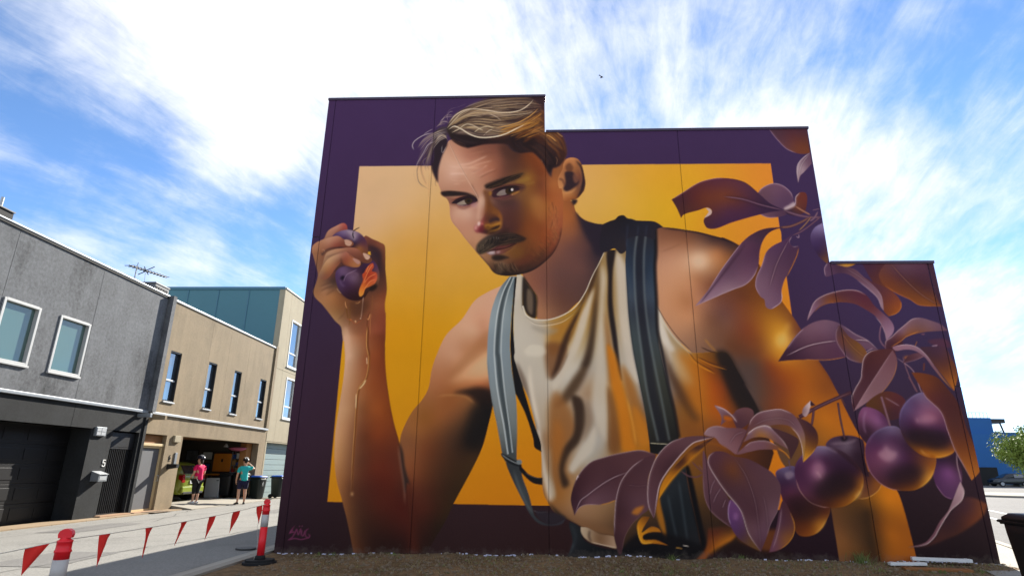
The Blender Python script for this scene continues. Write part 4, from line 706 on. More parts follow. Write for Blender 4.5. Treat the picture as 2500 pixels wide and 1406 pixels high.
def paint_mural(px2wall):
    p = Painter(px2wall); F, L, V = p.fill, p.line, None
    # ---------- ground colour and the yellow panel
    p.view = 'O'
    F('600,150! 2600,150! 2600,1450! 600,1450!',
      '850,300#45305c 1500,350#43305a 1900,350#43305a 1950,600#423057 2100,700#45335a 2200,780#40335a 780,500#432f56 750,800#3f2d48 720,1000#402b40 '
      '700,1200#3a2633 700,1340#2e1c26 900,1330#33201f 1200,1300#3a2528 1350,1340#36201f 1900,1330#2a1620 2150,1020#3d2c42 2250,1250#2b1a20 2400,1370#231519 2350,1250#321f27 2100,1350#2a1720')
    F('878,407! 1882,400! 2001,1246! 800,1225!',
      '890,430#deb996 1040,440#e2bb90 890,560#dfb893 980,520#e3b98a 1000,600#e3ab55 960,700#e6ad42 1080,700#e5ad4a 960,800#e6a21a 1000,900#eaa512 1080,820#e8a618 '
      '1450,430#e6b36a 1480,500#eab860 1500,460#e8b55c 1600,430#e6ac38 1700,440#e4ab2f 1850,420#e59538 1860,520#ea9a38 1640,530#e8b42a 1760,560#eaa030 1300,1100#e89612 1150,1200#e29014 '
      '830,1150#ea9c1a 870,900#e6a515 1920,720#e8942c 1925,1130#e0861a 1260,950#eaa012 1060,1150#e89a14')
    # ---------- upper arm on the left side of the figure
    p.view = 'D'
    arm = F('E: 330,690 255,770 130,830 0,915 D: 830,0 740,90 690,190 655,290 635,400 600,465 545,530 500,610 470,700 480,860 490,1000 500,1180 520,1360! 620,1360! 730,1180 780,1075 890,870 950,740 990,590 1010,500 1040,300 1050,0 E: 395,690',
      'E: 200,850#d2a892 100,950#d8ab92 60,1150#c89478 180,1150#cfa48c 100,1300#c08c6c D: 900,60#d0aa90 780,200#c99c80 960,150#b8825e 850,170#bd8a68 760,290#b8835f 900,280#d8ab86 980,230#e2ba96 970,320#d8a47c 830,340#bf855c 700,380#ad744f '
      '960,390#a5613c 760,440#9a6238 650,480#9c683f 980,470#1e1a1a 1000,560#1c1a1a 900,640#2b231d 890,490#7d5838 620,560#94612f 700,560#9a6238 800,540#8a5a38 560,640#a06a3c 520,700#8a5c3c '
      '620,760#8b5330 760,700#654630 850,720#38291f 900,800#4a341f 960,640#241d1b 540,780#945f3c 620,900#7c4a2a 560,1000#84482c 700,900#624028 800,900#4f371f 620,1100#733a22 720,1050#55371f 760,1000#48311c 640,1250#45281a '
      '570,1300#502a1b 560,1150#6b3520 690,1200#3d2a18 610,1340#3a2318', keep=True)
    F('990,60 900,150 820,240 740,350 760,360 880,270 980,190', 'a8754f', 14, .55, arm)
    F('985,185 900,250 800,330 760,365 860,350 980,330', 'e6c09c', 16, .5, arm)
    F('780,430 860,405 940,395 1000,420 1010,520 960,520 915,480 860,440', '2a1e1a', 9, .9, arm)
    L('690,445 760,440 850,450 905,490', 10, 'b58454', .7, 4, arm)
    F('905,500 870,600 850,720 900,760 960,700 1010,520', '1f1a19', 22, .75, arm)
    # ---------- raised forearm
    FORE = ('160,80#cba38b 220,60#a06a48 300,60#8f5034 370,50#6e3a26 170,200#d2ac94 230,200#a57c5e 270,230#96593a 330,200#96522c 375,200#7a3f22 150,330#cda68a 210,330#b08260 300,380#98562e 370,380#8a4a26 '
      '120,480#cba180 170,520#bf9470 250,520#8a5836 330,520#a35c2c 400,520#88481f 100,650#d1a27a 150,680#b98a64 190,690#9a6e4c 260,680#7c4a2c 340,660#9a5226 430,660#7d4224 95,800#cb9a6a 150,830#a37450 '
      '240,830#734830 330,850#7e3d22 420,820#743a24 470,800#6a3a26 115,950#b07a4c 180,960#845638 300,980#7a3d26 420,960#80391f 480,960#6c3a26 150,1080#a06c40 230,1080#74492e 350,1080#7a3a22 480,1080#742f1c '
      '180,1200#8a5c38 260,1200#5f3c26 400,1200#5f301e 520,1180#70301e 210,1330#7a4c2c 300,1330#472a1d 450,1320#40241a 530,1320#4a2318')
    fore = F('135,45! 145,130 150,230 140,350 115,510 95,650 88,800 100,930 135,1060 165,1180 200,1362! 545,1362! 530,1200 515,1050 500,900 480,780 465,710 430,580 400,410 385,260 383,100 388,-40!',
      FORE, keep=True)
    F('500,960 515,1100 520,1250 530,1362! 575,1362! 560,1200 540,1050 525,950', '6e331e', 14, .8)
    F('466,705! 488,770 500,860 530,965! 512,950 500,1010 490,940 478,850', '3f302a', 3, .9)
    both = np.maximum(arm, fore)
    p.tone('150,980 300,930 470,940 620,960 740,1040 640,1380! 190,1380!', (.74, .72, .80), 42, both); p.tone('200,600 300,560 400,640 460,800 470,950 300,960 210,850', (.90, .86, .90), 36, fore); p.tone('600,700 760,640 860,700 840,900 720,1050 600,950', (.86, .84, .86), 40, arm)
    L('458,730 475,850 492,960 500,1080', 9, 'a88676', .55, 3)
    L('388,260 402,410 432,580 463,705', 8, '5a2e1c', .5, 3, fore)
    L('160,60 175,140 170,240', 22, 'e0bfa8', .5, 9, fore)
    for d, w, c, a in ((0, 17, '6a3c1e', .75), (-5, 5, 'd8a468', .85), (5, 3, 'c07c3c', .7)):
        o = lambda x, y: '%g,%g ' % (x + d, y)
        L(o(288, 0) + o(280, 150) + o(292, 220) + o(278, 335) + o(232, 405) + o(218, 520) + o(208, 660) + o(197, 820) + o(190, 1015), w, c, a, 1.2, w1=w * .7)
    L('232,405 255,380 272,350', 8, 'f0d0a0', .9, 1); L('190,1005 192,1025', 14, 'd8b080', .8, 1.5)
    for t in ('278,100 280,155', '275,220 278,262', '215,430 212,520'): L(t, 5, 'f2d8b4', .8, 1)
    # ---------- hand, plum and juice
    p.view = 'C'
    hand = F('105,350 150,295 240,250 290,160 380,105 460,72 500,95 520,150 600,160 690,235 720,215 790,250 880,290 935,325 945,420 945,600 955,700 962,840 940,1000 950,1180 945,1420! 458,1420! 450,1340 435,1255 370,1190 300,1100 220,1000 140,920 118,850 150,760 172,660 150,560 120,450',
      '130,360#ab7d64 180,320#9a6c56 160,450#94694f 180,560#8a644e 240,650#8c5f48 300,640#7a4c3c 200,760#8f6a50 160,860#9a7050 250,850#a0765a 335,740#4a3834 340,900#a5744c 420,960#8c5e3c 300,1000#a07450 400,1080#8f6844 '
      '380,1160#a5805c 480,1150#856046 500,1300#b48e74 560,1260#94664c 600,1350#9a6c50 700,1300#8f5a40 650,1050#6c4430 560,1050#7c5034 720,1200#85533a 850,1300#94523a 910,1320#80442f 900,1100#8a4c34 850,1000#90583c 920,900#80482f '
      '880,800#5f3c30 930,700#5c382c 890,600#4a3030 900,480#6a4030 920,380#774a36 860,330#7c4c3c 780,280#6c4038 720,240#7a4a40 820,420#43303a 800,350#5c3830 480,1400#c09a80 840,1400#8f5034', keep=True)
    for t in ('195,800 260,775 340,750', '200,850 280,810 360,790', '265,895 320,860 370,830'): L(t, 9, '5a3c30', .65, 3, hand)
    for t in ('200,815 270,790 340,768', '215,870 290,830'): L(t, 8, 'c49a7c', .5, 3, hand)
    L('390,800 420,850 480,910 540,940', 12, '3a2420', .7, 5, hand); L('385,812 410,850 440,880', 5, 'e0c0a8', .8, 1, hand)
    for t in ('430,1160 480,1090 500,1020', '400,1180 460,1120'): L(t, 8, '5f4230', .5, 4, hand)
    F('740,330 800,400 850,520 870,640 900,540 900,430 860,360', '2f2230', 14, .7, hand)
    L('790,380 850,395 920,375', 7, '5a382c', .5, 3, hand)
    F('735,400! 772,398! 778,440! 740,425!', 'e2b040')
    F('340,225 400,175 500,150 580,160 640,180 700,232 730,290 745,360 740,430 690,440 620,380 560,350 400,350',
      '450,195#7f70a0 540,165#a8a2bc 400,240#55406c 500,240#5c4670 590,235#b6b0c8 640,230#5f4870 680,330#7a4f50 640,350#a87848 600,300#3f2f50 720,400#805840 560,290#3a2a48')
    L('505,160 545,185 580,215 590,285', 14, 'c0bcd0', .7, 3); L('575,175 572,210 585,250', 13, '221a2a', .9, 2)
    L('572,168 610,142 650,122', 11, '241e20', 1, .5, w1=9)
    F('375,640 420,580 500,560 640,570 720,520 800,500 860,580 875,700 850,800 760,850 700,930 600,960 500,930 430,860 385,760',
      '400,640#6a5488 445,620#8a78a8 560,600#5f4868 580,690#9484a8 490,740#5a4270 540,800#55385c 430,800#604a78 620,850#4a2c3c 500,900#452a3c 620,920#402428 650,620#553a5a 840,560#6a5080 860,700#9a7458 840,850#40302c 780,880#4a3020 700,640#432c40')
    F('430,695 450,675 480,680 478,710 450,725 432,715', '2a1c38', 3); L('625,602 560,630 505,660 480,700 465,745', 8, 'b0a4cc', .8, 2)
    L('425,720 440,770 480,800', 16, 'a69ccc', .45, 7); L('520,650 600,640 640,680', 20, 'b0a0c0', .35, 9)
    p.tone('375,640 420,580 500,560 640,570 720,520 800,500 860,580 875,700 850,800 760,850 700,930 600,960 500,930 430,860 385,760', (.82, .74, .74)); p.tone('340,225 400,175 500,150 580,160 640,180 700,232 730,290 745,360 740,430 690,440 620,380 560,350 400,350', (.88, .82, .82))
    fl = F('760,550 800,530 812,570 790,620 842,640 852,700 832,750 800,785 720,820 690,890 655,912 640,880 650,820 690,720 680,660 700,640 720,600',
      '760,590#b55334 720,700#b44c2a 780,690#a23e26 680,840#d08038 820,720#c46444 740,790#c0682e 660,890#d09040', keep=True)
    for t in ('800,545 760,600 720,690 690,770', '840,650 760,690 700,760', '835,715 770,740 700,830', '755,555 720,640'): L(t, 8, 'e09a68', .7, 1.5, fl)
    for t in ('790,600 740,680 720,740', '820,680 760,720 710,790'): L(t, 8, '7a2818', .6, 3, fl)
    F('770,800 830,770 850,800 800,850 760,840', '241814', 5, .8)
    fa = F('250,250 290,160 380,105 460,72 500,95 505,140 440,155 380,175 340,215 290,245', '300,190#aa7e6c 400,120#b48474 480,95#a4544e 420,150#8a5450 270,235#9c7462')
    F('150,300 260,250 370,220 420,225 470,258 550,268 582,310 560,335 520,350 430,348 380,352 300,372 220,402 180,430 110,420 108,345',
      '200,310#a5765e 300,270#b48a76 400,250#a87462 380,325#8a4c40 450,300#7c4a3c 540,335#80503c 140,360#ab7d64 170,400#94694f')
    F('475,265 512,262 562,295 545,327 510,325 482,302', 'bc9888', 1.2); L('480,302 512,328 548,326', 5, 'd8bca8', .9, 1); L('472,268 482,305', 5, '5c3830', .7, 1.5)
    L('205,400 225,435 250,400 300,368 400,352 520,356', 13, '33242a', .85, 4); L('215,380 240,375 250,405', 6, 'c09c84', .6, 2)
    F('185,660 225,540 265,420 340,378 480,355 590,355 640,375 680,420 760,450 792,492 770,527 720,532 660,510 560,440 500,400 400,430 300,490 230,600',
      '300,410#b49076 420,385#aa7e66 590,370#a06a58 540,420#7c4c40 640,440#7a4c3c 710,510#6c4434 240,540#94705a 210,620#8c6850')
    F('688,415 730,425 768,455 742,487 710,472', 'c4a494', 1); L('712,475 745,488 768,458', 5, 'dcc4b0', .8, 1)
    F('180,690 220,580 280,490 380,430 480,395 530,420 590,468 650,500 662,540 640,572 580,577 470,552 440,520 400,560 350,625 300,690 240,720',
      '300,500#bc9878 400,455#b08870 480,425#a0685a 500,490#94553f 570,540#a4704c 340,580#9a644c 280,600#a4744f 250,660#8a5c48 420,500#80503f 210,650#94705a')
    F('570,475 620,488 658,520 632,542 592,512', 'b08880', 1.5)
    L('255,470 330,440 420,412 500,396', 7, '4a3230', .7, 2.5); L('435,470 445,520 480,553 560,578', 11, '3a2628', .75, 4)
    L('350,630 420,575 480,560', 14, '2f2230', .6, 5); L('525,425 570,470', 6, '5c3830', .6, 2)
    for t, w, c, a in (('490,960 500,1060 520,1180', 14, '6e4a20', .7), ('487,965 490,1010 505,1050', 9, 'd8a078', .8), ('530,1000 540,1100 530,1250', 12, '7a5424', .6), ('692,915 685,1000 665,1170', 10, 'd4b4a4', .8),
                       ('700,910 695,1000 680,1160', 7, '6a3c34', .7), ('770,1090 745,1150 735,1260 738,1420', 9, '5a3018', .7), ('782,1100 770,1200 770,1420', 9, 'b87a4c', .7), ('795,880 795,1000 780,1110', 7, '8a5a34', .7),
                       ('490,1160 560,1190 600,1222 680,1180', 10, 'a05a38', .7), ('600,985 625,990 660,965', 9, 'd8a470', .8), ('590,1200 605,1190 605,1215', 9, 'e0b890', .9), ('735,1160 750,1175 770,1105', 10, 'd49a6a', .8), ('655,1160 665,1165', 9, 'f0dcd0', .9), ('540,1170 560,1180', 9, 'd07840', .8)):
        L(t, w, c, a, 1.5, hand)
    F('540,970 640,980 720,950 760,1000 700,1100 600,1150 540,1080', '4f3424', 20, .5, hand)
    p.view = 'D'; F('120,95 240,92 400,95 402,190 250,200 120,185', FORE, 11, 1, fore)
    L('150,40 165,110 170,200', 20, 'd8b49c', .5, 8, fore)
    for d, w, c, a in ((0, 17, '6a3c1e', .7), (-5, 5, 'd8a468', .85)):
        L('%g,40 %g,150 %g,220' % (284 + d, 280 + d, 292 + d), w, c, a, 1.2, fore)
    # ---------- neck
    p.view = 'E'
    neck = F('440,640! 470,700 540,800 590,870 590,1000 600,1100 690,1120 820,1080 930,980 1050,860 1130,690 1240,450 1250,190! 1150,180 1050,150 970,80 940,-20! 800,-100! 500,300!',
      '500,690#8f6250 560,740#8a5c4c 640,760#80574c 800,650#6b4c48 900,800#654844 1000,600#6d4c48 900,400#734f48 950,250#8a5a40 1010,260#6a4840 1080,400#5a3f40 1150,450#3a2e38 700,950#86604e 640,1020#a5785c 850,950#6e4c40 930,120#9a6038 1050,200#4a3538 1150,260#302836 600,900#9a6e58 800,850#6c4a42', keep=True)
    F('965,80 1050,150 1150,180 1240,190! 1250,470! 1160,480 1110,380 1060,300 1010,190', '2e2534', 14, .95, neck)
    L('960,60 1000,120 1060,160 1150,185', 10, '2a2030', .9, 3)
    # ---------- body: shoulder and right arm, singlet
    p.view = 'H'
    arm2 = F('E: 1700,210! 1795,215 1900,225 2000,240 2150,265 2343,315 G: 560,840 665,890 760,960 850,1080 950,1250 1060,1406 H: 940,690 1010,820 1100,970 1180,1090 1260,1240 1330,1350 I: 500,120 640,400 760,560 930,830 975,950 1030,1150 1082,1360! 512,1360! 470,1100 430,900 340,760 J: 1850,620 1750,420 1640,190 H: 600,1406 500,1200 420,1050 330,900 250,890 60,900 E: 2060,1406 1900,1260 1800,1100 1720,950!',
      'G: 120,850#8f644e 110,1000#ba8e76 200,1000#c1957c 380,1010#d4b8a0 330,960#c09a80 300,880#94684f 480,860#4f3836 600,890#4a3436 510,940#b07a54 600,1010#93623c 180,1200#c69676 130,1350#c49474 350,1150#a87452 300,1300#b07c58 480,1180#7d503c 700,1250#6d4028 800,1200#75451f '
      'H: 50,300#c69676 80,450#b8866a 30,600#c08e6c 200,620#7c5644 300,560#75504a 330,650#7c5648 450,500#7d4a30 500,700#84482a 400,800#744830 650,600#a06a24 720,750#c48e30 790,790#dcae52 830,690#c08a30 880,640#84522c 900,720#7c4c34 600,800#8c5528 550,900#7a4a30 '
      '760,930#c08428 900,1050#aa621c 1000,1100#a8621c 1150,1200#8c5220 800,1100#96501f 700,1000#8f4a22 560,1000#5f4840 480,1050#5c4a46 620,1200#67483a 720,1350#7c4528 900,1300#a35e1c 560,1250#604c46 '
      'I: 100,100#8a4a28 250,150#ac661f 400,300#bc741c 550,300#b46c1c 150,450#6a4a30 480,1000#6e4a2c 600,1000#5c4024 720,1000#4a321c 520,1200#8a5c34 650,1250#6a4828 750,1200#4a331c 800,1100#7d4a18 850,900#ca7e18 920,950#bc7418 880,1150#b46c18 960,1100#9c5c18 1000,1250#a46018 850,1300#9a5c1c 785,1320#52331a 560,1320#7c5430', keep=True)
    F('340,790 420,830 540,880 620,860 560,930 440,920 330,880', '6a4028', 20, .4, arm2)
    L('790,800 815,720 850,640', 26, 'e8c878', .35, 16, arm2); F('750,760 800,740 830,790 790,850 750,830', 'f0d490', 20, .4, arm2)
    F('G: 340,960 430,960 450,1030 390,1070 330,1030', 'e8d0bc', 20, .3, arm2)
    L('G: 100,945 180,915 260,880', 7, '7a5440', .4, 4, arm2)
    L('G: 110,768 280,785 480,825 665,888', 16, '2a1e24', .8, 5, arm2)
    L('H: 935,690 1010,830 1100,970 1180,1090 1260,1240', 18, '6a3c24', .6, 8, arm2)
    F('I: 720,960 745,1100 790,1330 820,1360! 770,1360! 720,1200 690,1000', '3c2a18', 14, .7, arm2)
    # singlet
    p.view = 'F'
    body = F('E: 400,672 430,665 465,690! 455,960 490,1050 560,1090 690,1097 820,1060 950,980 1050,840 1120,680 1180,560 1240,440! 1440,420! 1725,940! 1800,1100 1900,1250 2060,1406 H: 60,900 250,890 330,900 420,1050 520,1230 610,1406 J: 1650,200 1750,500! 1500,1330! 880,1330! F: 880,1325 790,1300 700,1260 650,1180 560,1130 470,1080 430,1020 400,960 388,870 385,700 365,600 340,480 300,330 240,200 205,80 205,0 E: 375,1406 370,1100 385,800',
      'E: 420,800#c6c0b8 420,1000#bcb6ac 430,1250#c6c2b8 600,1250#bbb4aa 560,1150#b0a89e 760,1180#b08a50 900,1050#a8843c 1000,1000#a07838 F: 300,60#c0b9ae 290,250#b8aea2 400,300#b8ab9c 350,500#aa9888 400,700#a08c78 430,450#a5855f '
      '600,120#c8c2b8 560,230#c4beb4 700,300#a5886c 760,150#b0a89e 780,400#b8b1a8 800,600#b4ada4 660,720#b4aea4 500,600#9a6a3c 470,800#98693c 500,950#a06c34 900,300#c08028 930,450#c08020 870,600#8a5f34 970,620#bc7c1c 1050,580#c07c1c '
      '960,150#b8b0a6 1010,330#a89c90 1040,430#8a7058 1250,100#b8aea4 1300,220#a09080 1330,330#8a5c30 1350,120#b0905c 1450,250#b06a20 1400,400#a06420 1500,300#b0601c 1350,500#8a5828 600,1050#a58060 750,1100#9a7656 700,1200#7a5a40 850,1230#5f4530 1000,1250#3a2a20 1200,1250#2a2020 '
      'H: 50,1000#b0701c 100,1150#ae681c 200,1100#a0561c 260,1200#a0501c 50,1350#a8741c 200,1350#ae5e18 330,1060#3c2a24 430,1250#2c2423 J: 1150,150#a86a24 1300,150#b0601c 1150,800#6a4a24 1200,1000#4a3420 1400,300#8a4a20 1250,300#8a5428', keep=True)
    F('H: 240,885 330,890 420,1040 520,1230 620,1420 480,1420 390,1300 320,1150 265,1000', '2a2120', 15, .88)
    F('H: 470,1150 560,1300 620,1420 640,1420 560,1250', '6a544e', 6, .5)
    for t, w, c in (('H: 0,880 70,965 230,1060', 9, '50301c'), ('H: 0,895 70,982 230,1075', 8, 'd08e28'), ('H: 80,930 200,985 340,1020', 9, '50301c'), ('H: 85,945 200,1000 330,1040', 7, 'c8822a'), ('H: 110,850 190,885 245,895', 9, '3a241c'), ('H: 140,780 190,840 240,890', 9, 'c8903c'), ('H: 0,930 90,1005 200,1060', 7, 'c8882a')):
        L(t, w, c, .75, 2)
    # folds of the singlet
    p.view = 'L'
    for t, c, sf, al in (
        ('135,420 200,450 265,480 280,700 270,900 240,900 200,760 150,620', 'c4beb4', 14, .6),
        ('270,520 380,440 450,350 472,330 445,420 385,500 335,565 285,610', 'a87830', 9, .8),
        ('262,560 330,560 345,590 315,670 285,692 268,690', '7a5030', 8, .8),
        ('472,230 448,330 402,430 362,520 332,600 302,690 282,700 298,640 328,540 378,440 428,330 460,240', '412c22', 4.5, .92),
        ('400,435 452,340 424,470 392,570 345,660 294,742 284,705 322,650 362,560', 'cac2b6', 5, .9),
        ('466,260 452,370 442,470 422,570 402,640 362,700 322,760 298,805 335,795 385,740 425,660 448,560 458,450 472,330', '54402f', 6, .92),
        ('455,380 440,480 425,580 400,650 430,640 450,540 460,440', '33261f', 6, .6),
        ('480,250 470,400 460,550 455,650 440,760 452,850 470,900 500,945 508,850 502,700 492,550 490,400 496,300', 'c6beb2', 8, .9),
        ('492,430 502,470 518,560 532,700 512,720 497,560', '96683c', 6, .85),
        ('535,200 577,260 592,400 612,560 634,710 602,700 570,600 547,480 535,350', 'c8c0b6', 6, .9),
        ('500,190 532,175 522,280 522,400 537,520 550,640 557,705 540,660 520,540 504,420 504,300', '261e20', 3, .95),
        ('500,560 532,600 562,720 592,830 614,962 560,975 540,860 520,740', 'c67e20', 5, .92),
        ('504,720 526,770 546,880 548,980 510,985 506,850', '80542c', 6, .85),
        ('556,640 602,710 642,830 668,935 614,958 592,830', 'a06c34', 8, .85),
        ('600,800 642,850 668,940 630,960 606,900', 'c88222', 8, .7),
        ('276,790 302,745 332,775 362,830 382,900 342,960 322,1040 302,1110 284,1165 276,950', '98693c', 9, .85),
        ('362,760 402,775 417,860 392,940 352,990 332,1050 352,1105 328,1120 313,1040 328,970 368,910 372,830', '3c2c22', 6, .92),
        ('300,850 330,900 325,980 300,1040 285,960', 'b0702c', 9, .55),
        ('350,1045 380,990 420,930 452,880 458,920 442,980 402,1022 366,1064', 'cac2b6', 5, .92),
        ('420,780 445,840 440,880 405,940 410,880', '8a7460', 7, .7),
        ('198,640 214,750 234,850 246,950 266,1050 292,1140 277,1175 250,1090 238,960 214,850 194,720', 'ddd5c9', 4, .85),
        ('146,630 182,700 206,810 230,900 214,880 186,770 158,690', '6a5a50', 5, .75),
        ('276,960 284,1060 300,1150 288,1170 272,1080', 'b4a898', 4, .7),
        ('300,1180 362,1225 455,1262 545,1292 545,1330 430,1300 350,1262 300,1212', '8a6444', 9, .6),
        ('272,1180 340,1238 430,1292 545,1322 545,1345 425,1315 335,1262', '1e1816', 4, .9),
        ('694,415 728,500 752,620 742,640 716,560 700,500', 'd8d2ca', 4, .9),
        ('716,560 760,660 820,760 866,850 840,860 780,770 735,680', '4e3526', 9, .85),
        ('770,590 868,650 872,860 810,770', 'b87426', 14, .75),
        ('730,560 800,640 830,720 780,680', 'c4b49a', 12, .5)):
        F(t, c, sf, al, body)
    L('578,770 600,870 614,955', 4, 'eab04c', .8, 1, body); L('505,720 508,850 510,980', 4, '6a4a2c', .6, 2, body)
    L('430,340 400,430 350,540', 5, 'c89a48', .6, 2, body); L('285,700 320,655 350,590', 4, '5a3a24', .7, 1.5, body)
    F('E: 455,690 470,690 500,740 545,810 592,880 592,1000 580,1085 520,1070 470,1010 452,960', '2a2426', 3, .95)
    F('E: 505,800 540,830 555,900 545,1050 505,1010 495,900', '7a6a5c', 8, .8)
    L('E: 470,700 540,800 592,880', 8, '1c1a1c', .8, 2)
    L('E: 455,965 490,1052 560,1092 690,1099 820,1062 950,982 1050,842 1120,682 1185,560 1230,460', 14, 'e2dcd2', .9, 2, None, 5, False)
    L('E: 480,1060 560,1125 690,1135 830,1098 960,1020 1060,890', 6, '8a8076', .6, 2)
    L('E: 500,1090 580,1145 690,1152 830,1120 950,1040', 7, 'd6d0c4', .7, 2)
    L('E: 830,1100 960,1030 1060,930', 26, 'a5802c', .55, 9)
    F('E: 540,1150 690,1180 800,1190 740,1240 650,1230 560,1190', '9a938a', 12, .5, body)
    F('E: 500,1340 560,1325 640,1340 680,1406 640,1440 500,1440 470,1400', 'd4cfc4', 10, .7, body); L('E: 470,1380 520,1330 600,1325 650,1345', 6, 'a89f94', .6, 3)
    L('E: 1730,960 1800,1120 1920,1290 2060,1420', 20, 'd8d2ca', .85, 4, None, 10, False); L('E: 1728,950 1810,1095 1930,1260 2075,1406', 6, '3a2a28', .8, 1.5)
    L('E: 1750,1150 1830,1300 1900,1406', 50, 'cfc9c2', .8, 14, body)
    L('E: 1960,1320 2060,1410', 6, 'e0a44c', .8, 1.5)
    # ---------- lower hem, trousers, pocket
    p.view = 'F'
    F('550,1390! 590,1280 570,1150 640,1182 665,1260 730,1300 880,1330 1000,1310 1200,1290 1300,1300 1480,1340! 1490,1400!', '600,1250#2a2c30 580,1370#26282c 700,1350#1c1c1f 900,1350#171619 1200,1340#141214 1450,1360#1c1412')
    L('580,1160 610,1240 585,1330', 16, '55606a', .4, 7); L('600,1290 570,1360', 10, '6a7680', .4, 4)
    F('645,1180! 690,1185 770,1225 880,1250 885,1318 800,1300 720,1285 670,1250 648,1215', '660,1210#c0ac94 760,1260#7a5a40 860,1290#b0947c 720,1280#a88c70')
    L('705,1200 700,1240 715,1280', 10, '3a2a24', .8, 3); L('715,1280 800,1300 885,1316', 6, 'd8c4b0', .8, 1)
    # ---------- straps
    p.view = 'F'
    st = F('E: 330,685! 255,775 195,895 150,1050 125,1250 118,1406 F: 28,120 55,330 90,500 125,690! 150,750 240,770 222,730! 225,500 215,300 190,150 178,0 E: 335,1300 350,1050 375,800 398,685!',
      'E: 320,740#6c7a84 250,900#8a98a2 200,1100#94a2ac 160,1300#8a98a4 330,850#77858e 300,1200#84929c F: 60,60#8a98a4 60,250#88949c 90,400#848c90 130,600#6f7678 180,300#808a90 190,500#7a8284 160,720#4c5052 190,650#5a6062', keep=True)
    for off, w, c, a in ((0, 34, '434c52', .85),):
        L('E: 352,690 290,830 250,1000 225,1200 212,1406 F: 100,60 115,230 150,450 185,700', w / 1.5, c, a, 3, st, w, False)
    L('E: 342,690 275,820 222,1000 195,1200 185,1406 F: 78,100 95,280 135,500 165,700', 8, 'c0cad0', .85, 1.5, st, 10, False)
    L('E: 372,690 320,830 280,1000 258,1200 250,1406 F: 125,100 142,280 172,500 195,690', 7, 'bcc6cc', .8, 1.5, st, 9, False)
    L('F: 28,60 40,250 80,460 120,670', 8, '5c666c', .6, 3, st)
    F('E: 380,700! 400,690! 385,850 370,1050 368,1200 380,1406 F: 205,60 215,100 262,250 330,480 378,615 386,685! 340,655 332,600 282,440 222,315 215,300 192,150 180,0 E: 338,1300 352,1050', '1c1a1c')
    F('F: 165,745 240,770 260,850 300,960 325,1050 345,1110 400,1150 470,1160 545,1125! 520,1160 440,1172 375,1160 320,1110 262,1005 200,880 150,755', '200,820#3c4044 250,960#4a5054 300,1070#42464a 380,1150#3a3c42 480,1150#3c3840', 1)
    L('F: 200,800 240,920 290,1030 330,1090', 7, '8a949a', .6, 3); L('F: 330,1070 370,1085 430,1080', 5, '8a949a', .5, 1.5)
    F('F: 345,1080 430,1075 540,1110 545,1125 470,1162 400,1152', '33303a', 4, .7)
    F('F: 120,693 160,712 205,738 250,765 255,782 210,775 160,750 125,715', '24262a'); L('F: 122,700 170,735 240,768', 5, 'a8b0b4', .9, .8)
    F('F: 222,745 238,735 254,742 256,760 240,768 225,762', '7c8488', .6)
    F('F: 245,775 262,790 300,830 350,852 392,855! 392,903! 330,890 280,850 240,800', '1e1c1e'); L('F: 275,820 320,846 388,862', 5, '5c6064', .7, 1.5)
    # blue strap
    st2 = F('E: 1430,230! 1440,450 1435,560 1452,850 1470,1100 1510,1406 F: 1030,220 1070,430 1100,640 1105,700! 1300,640! 1260,420 1220,250 1165,0 E: 1740,1200 1730,900 1715,600 1725,450 1722,230!',
      'E: 1560,260#2c2d40 1480,400#2c3654 1480,650#364c74 1480,900#46577a 1500,1200#46566c 1680,650#334a72 1680,450#2c3856 1690,900#44567a 1700,1250#44526a 1580,650#2c3350 1590,1000#323a56 F: 1050,200#46515c 1080,400#3c4248 1120,600#2c2e32 1180,200#40484e 1240,500#2f3236 1260,620#26262a', keep=True)
    L('E: 1590,230 1565,500 1575,850 1605,1150 1640,1406 F: 1120,300 1190,620', 64, '24263a', .65, 8, st2, 60, False)
    L('E: 1555,230 1522,500 1528,850 1556,1150 1590,1406 F: 1080,270 1155,615', 10, '8098b8', .8, 2, st2, 10, False)
    L('E: 1635,230 1612,500 1618,850 1648,1150 1690,1406 F: 1180,350 1230,610', 10, '8098b8', .75, 2, st2, 10, False)
    L('E: 1722,230 1728,450 1718,600 1732,900 1744,1200 1785,1406 F: 1225,250 1265,420 1295,590', 22, '17151c', .85, 3, None, 18, False)
    L('E: 1440,600 1455,850 1473,1100 1513,1406 F: 1033,220 1072,430', 8, '2a3040', .6, 2)
    F('F: 1098,625! 1225,632! 1290,630! 1240,690 1150,700 1104,690!', '1e1e22'); L('F: 1098,626 1150,630 1224,633', 6, 'b8c0c4', .9, .8)
    p.tone('E: 1430,230! 1440,450 1435,560 1452,850 1470,1100 1510,1406 F: 1030,220 1070,430 1100,640 1105,700! 1300,640! 1260,420 1220,250 1165,0 E: 1740,1200 1730,900 1715,600 1725,450 1722,230!', (1.0, .93, .80), 1, st2)
    # shoulder knot
    F('E: 1225,185! 1290,157 1335,142 1370,110 1420,103 1455,130 1500,138 1540,152 1700,160 1750,180 1795,215! 1722,245 1715,330 1600,300 1450,330 1440,440 1390,470 1330,420 1240,455 1190,420 1205,250',
      'E: 1260,200#28222c 1400,130#221e26 1450,250#262432 1600,200#262634 1300,400#2a2632 1750,200#2a2430 1400,400#302a30', 1.5)
    for t in ('E: 1460,180 1450,300 1445,430', 'E: 1560,200 1550,300', 'E: 1640,190 1630,300'): L(t, 10, '3f4a66', .5, 4)
    return paint_face(p)
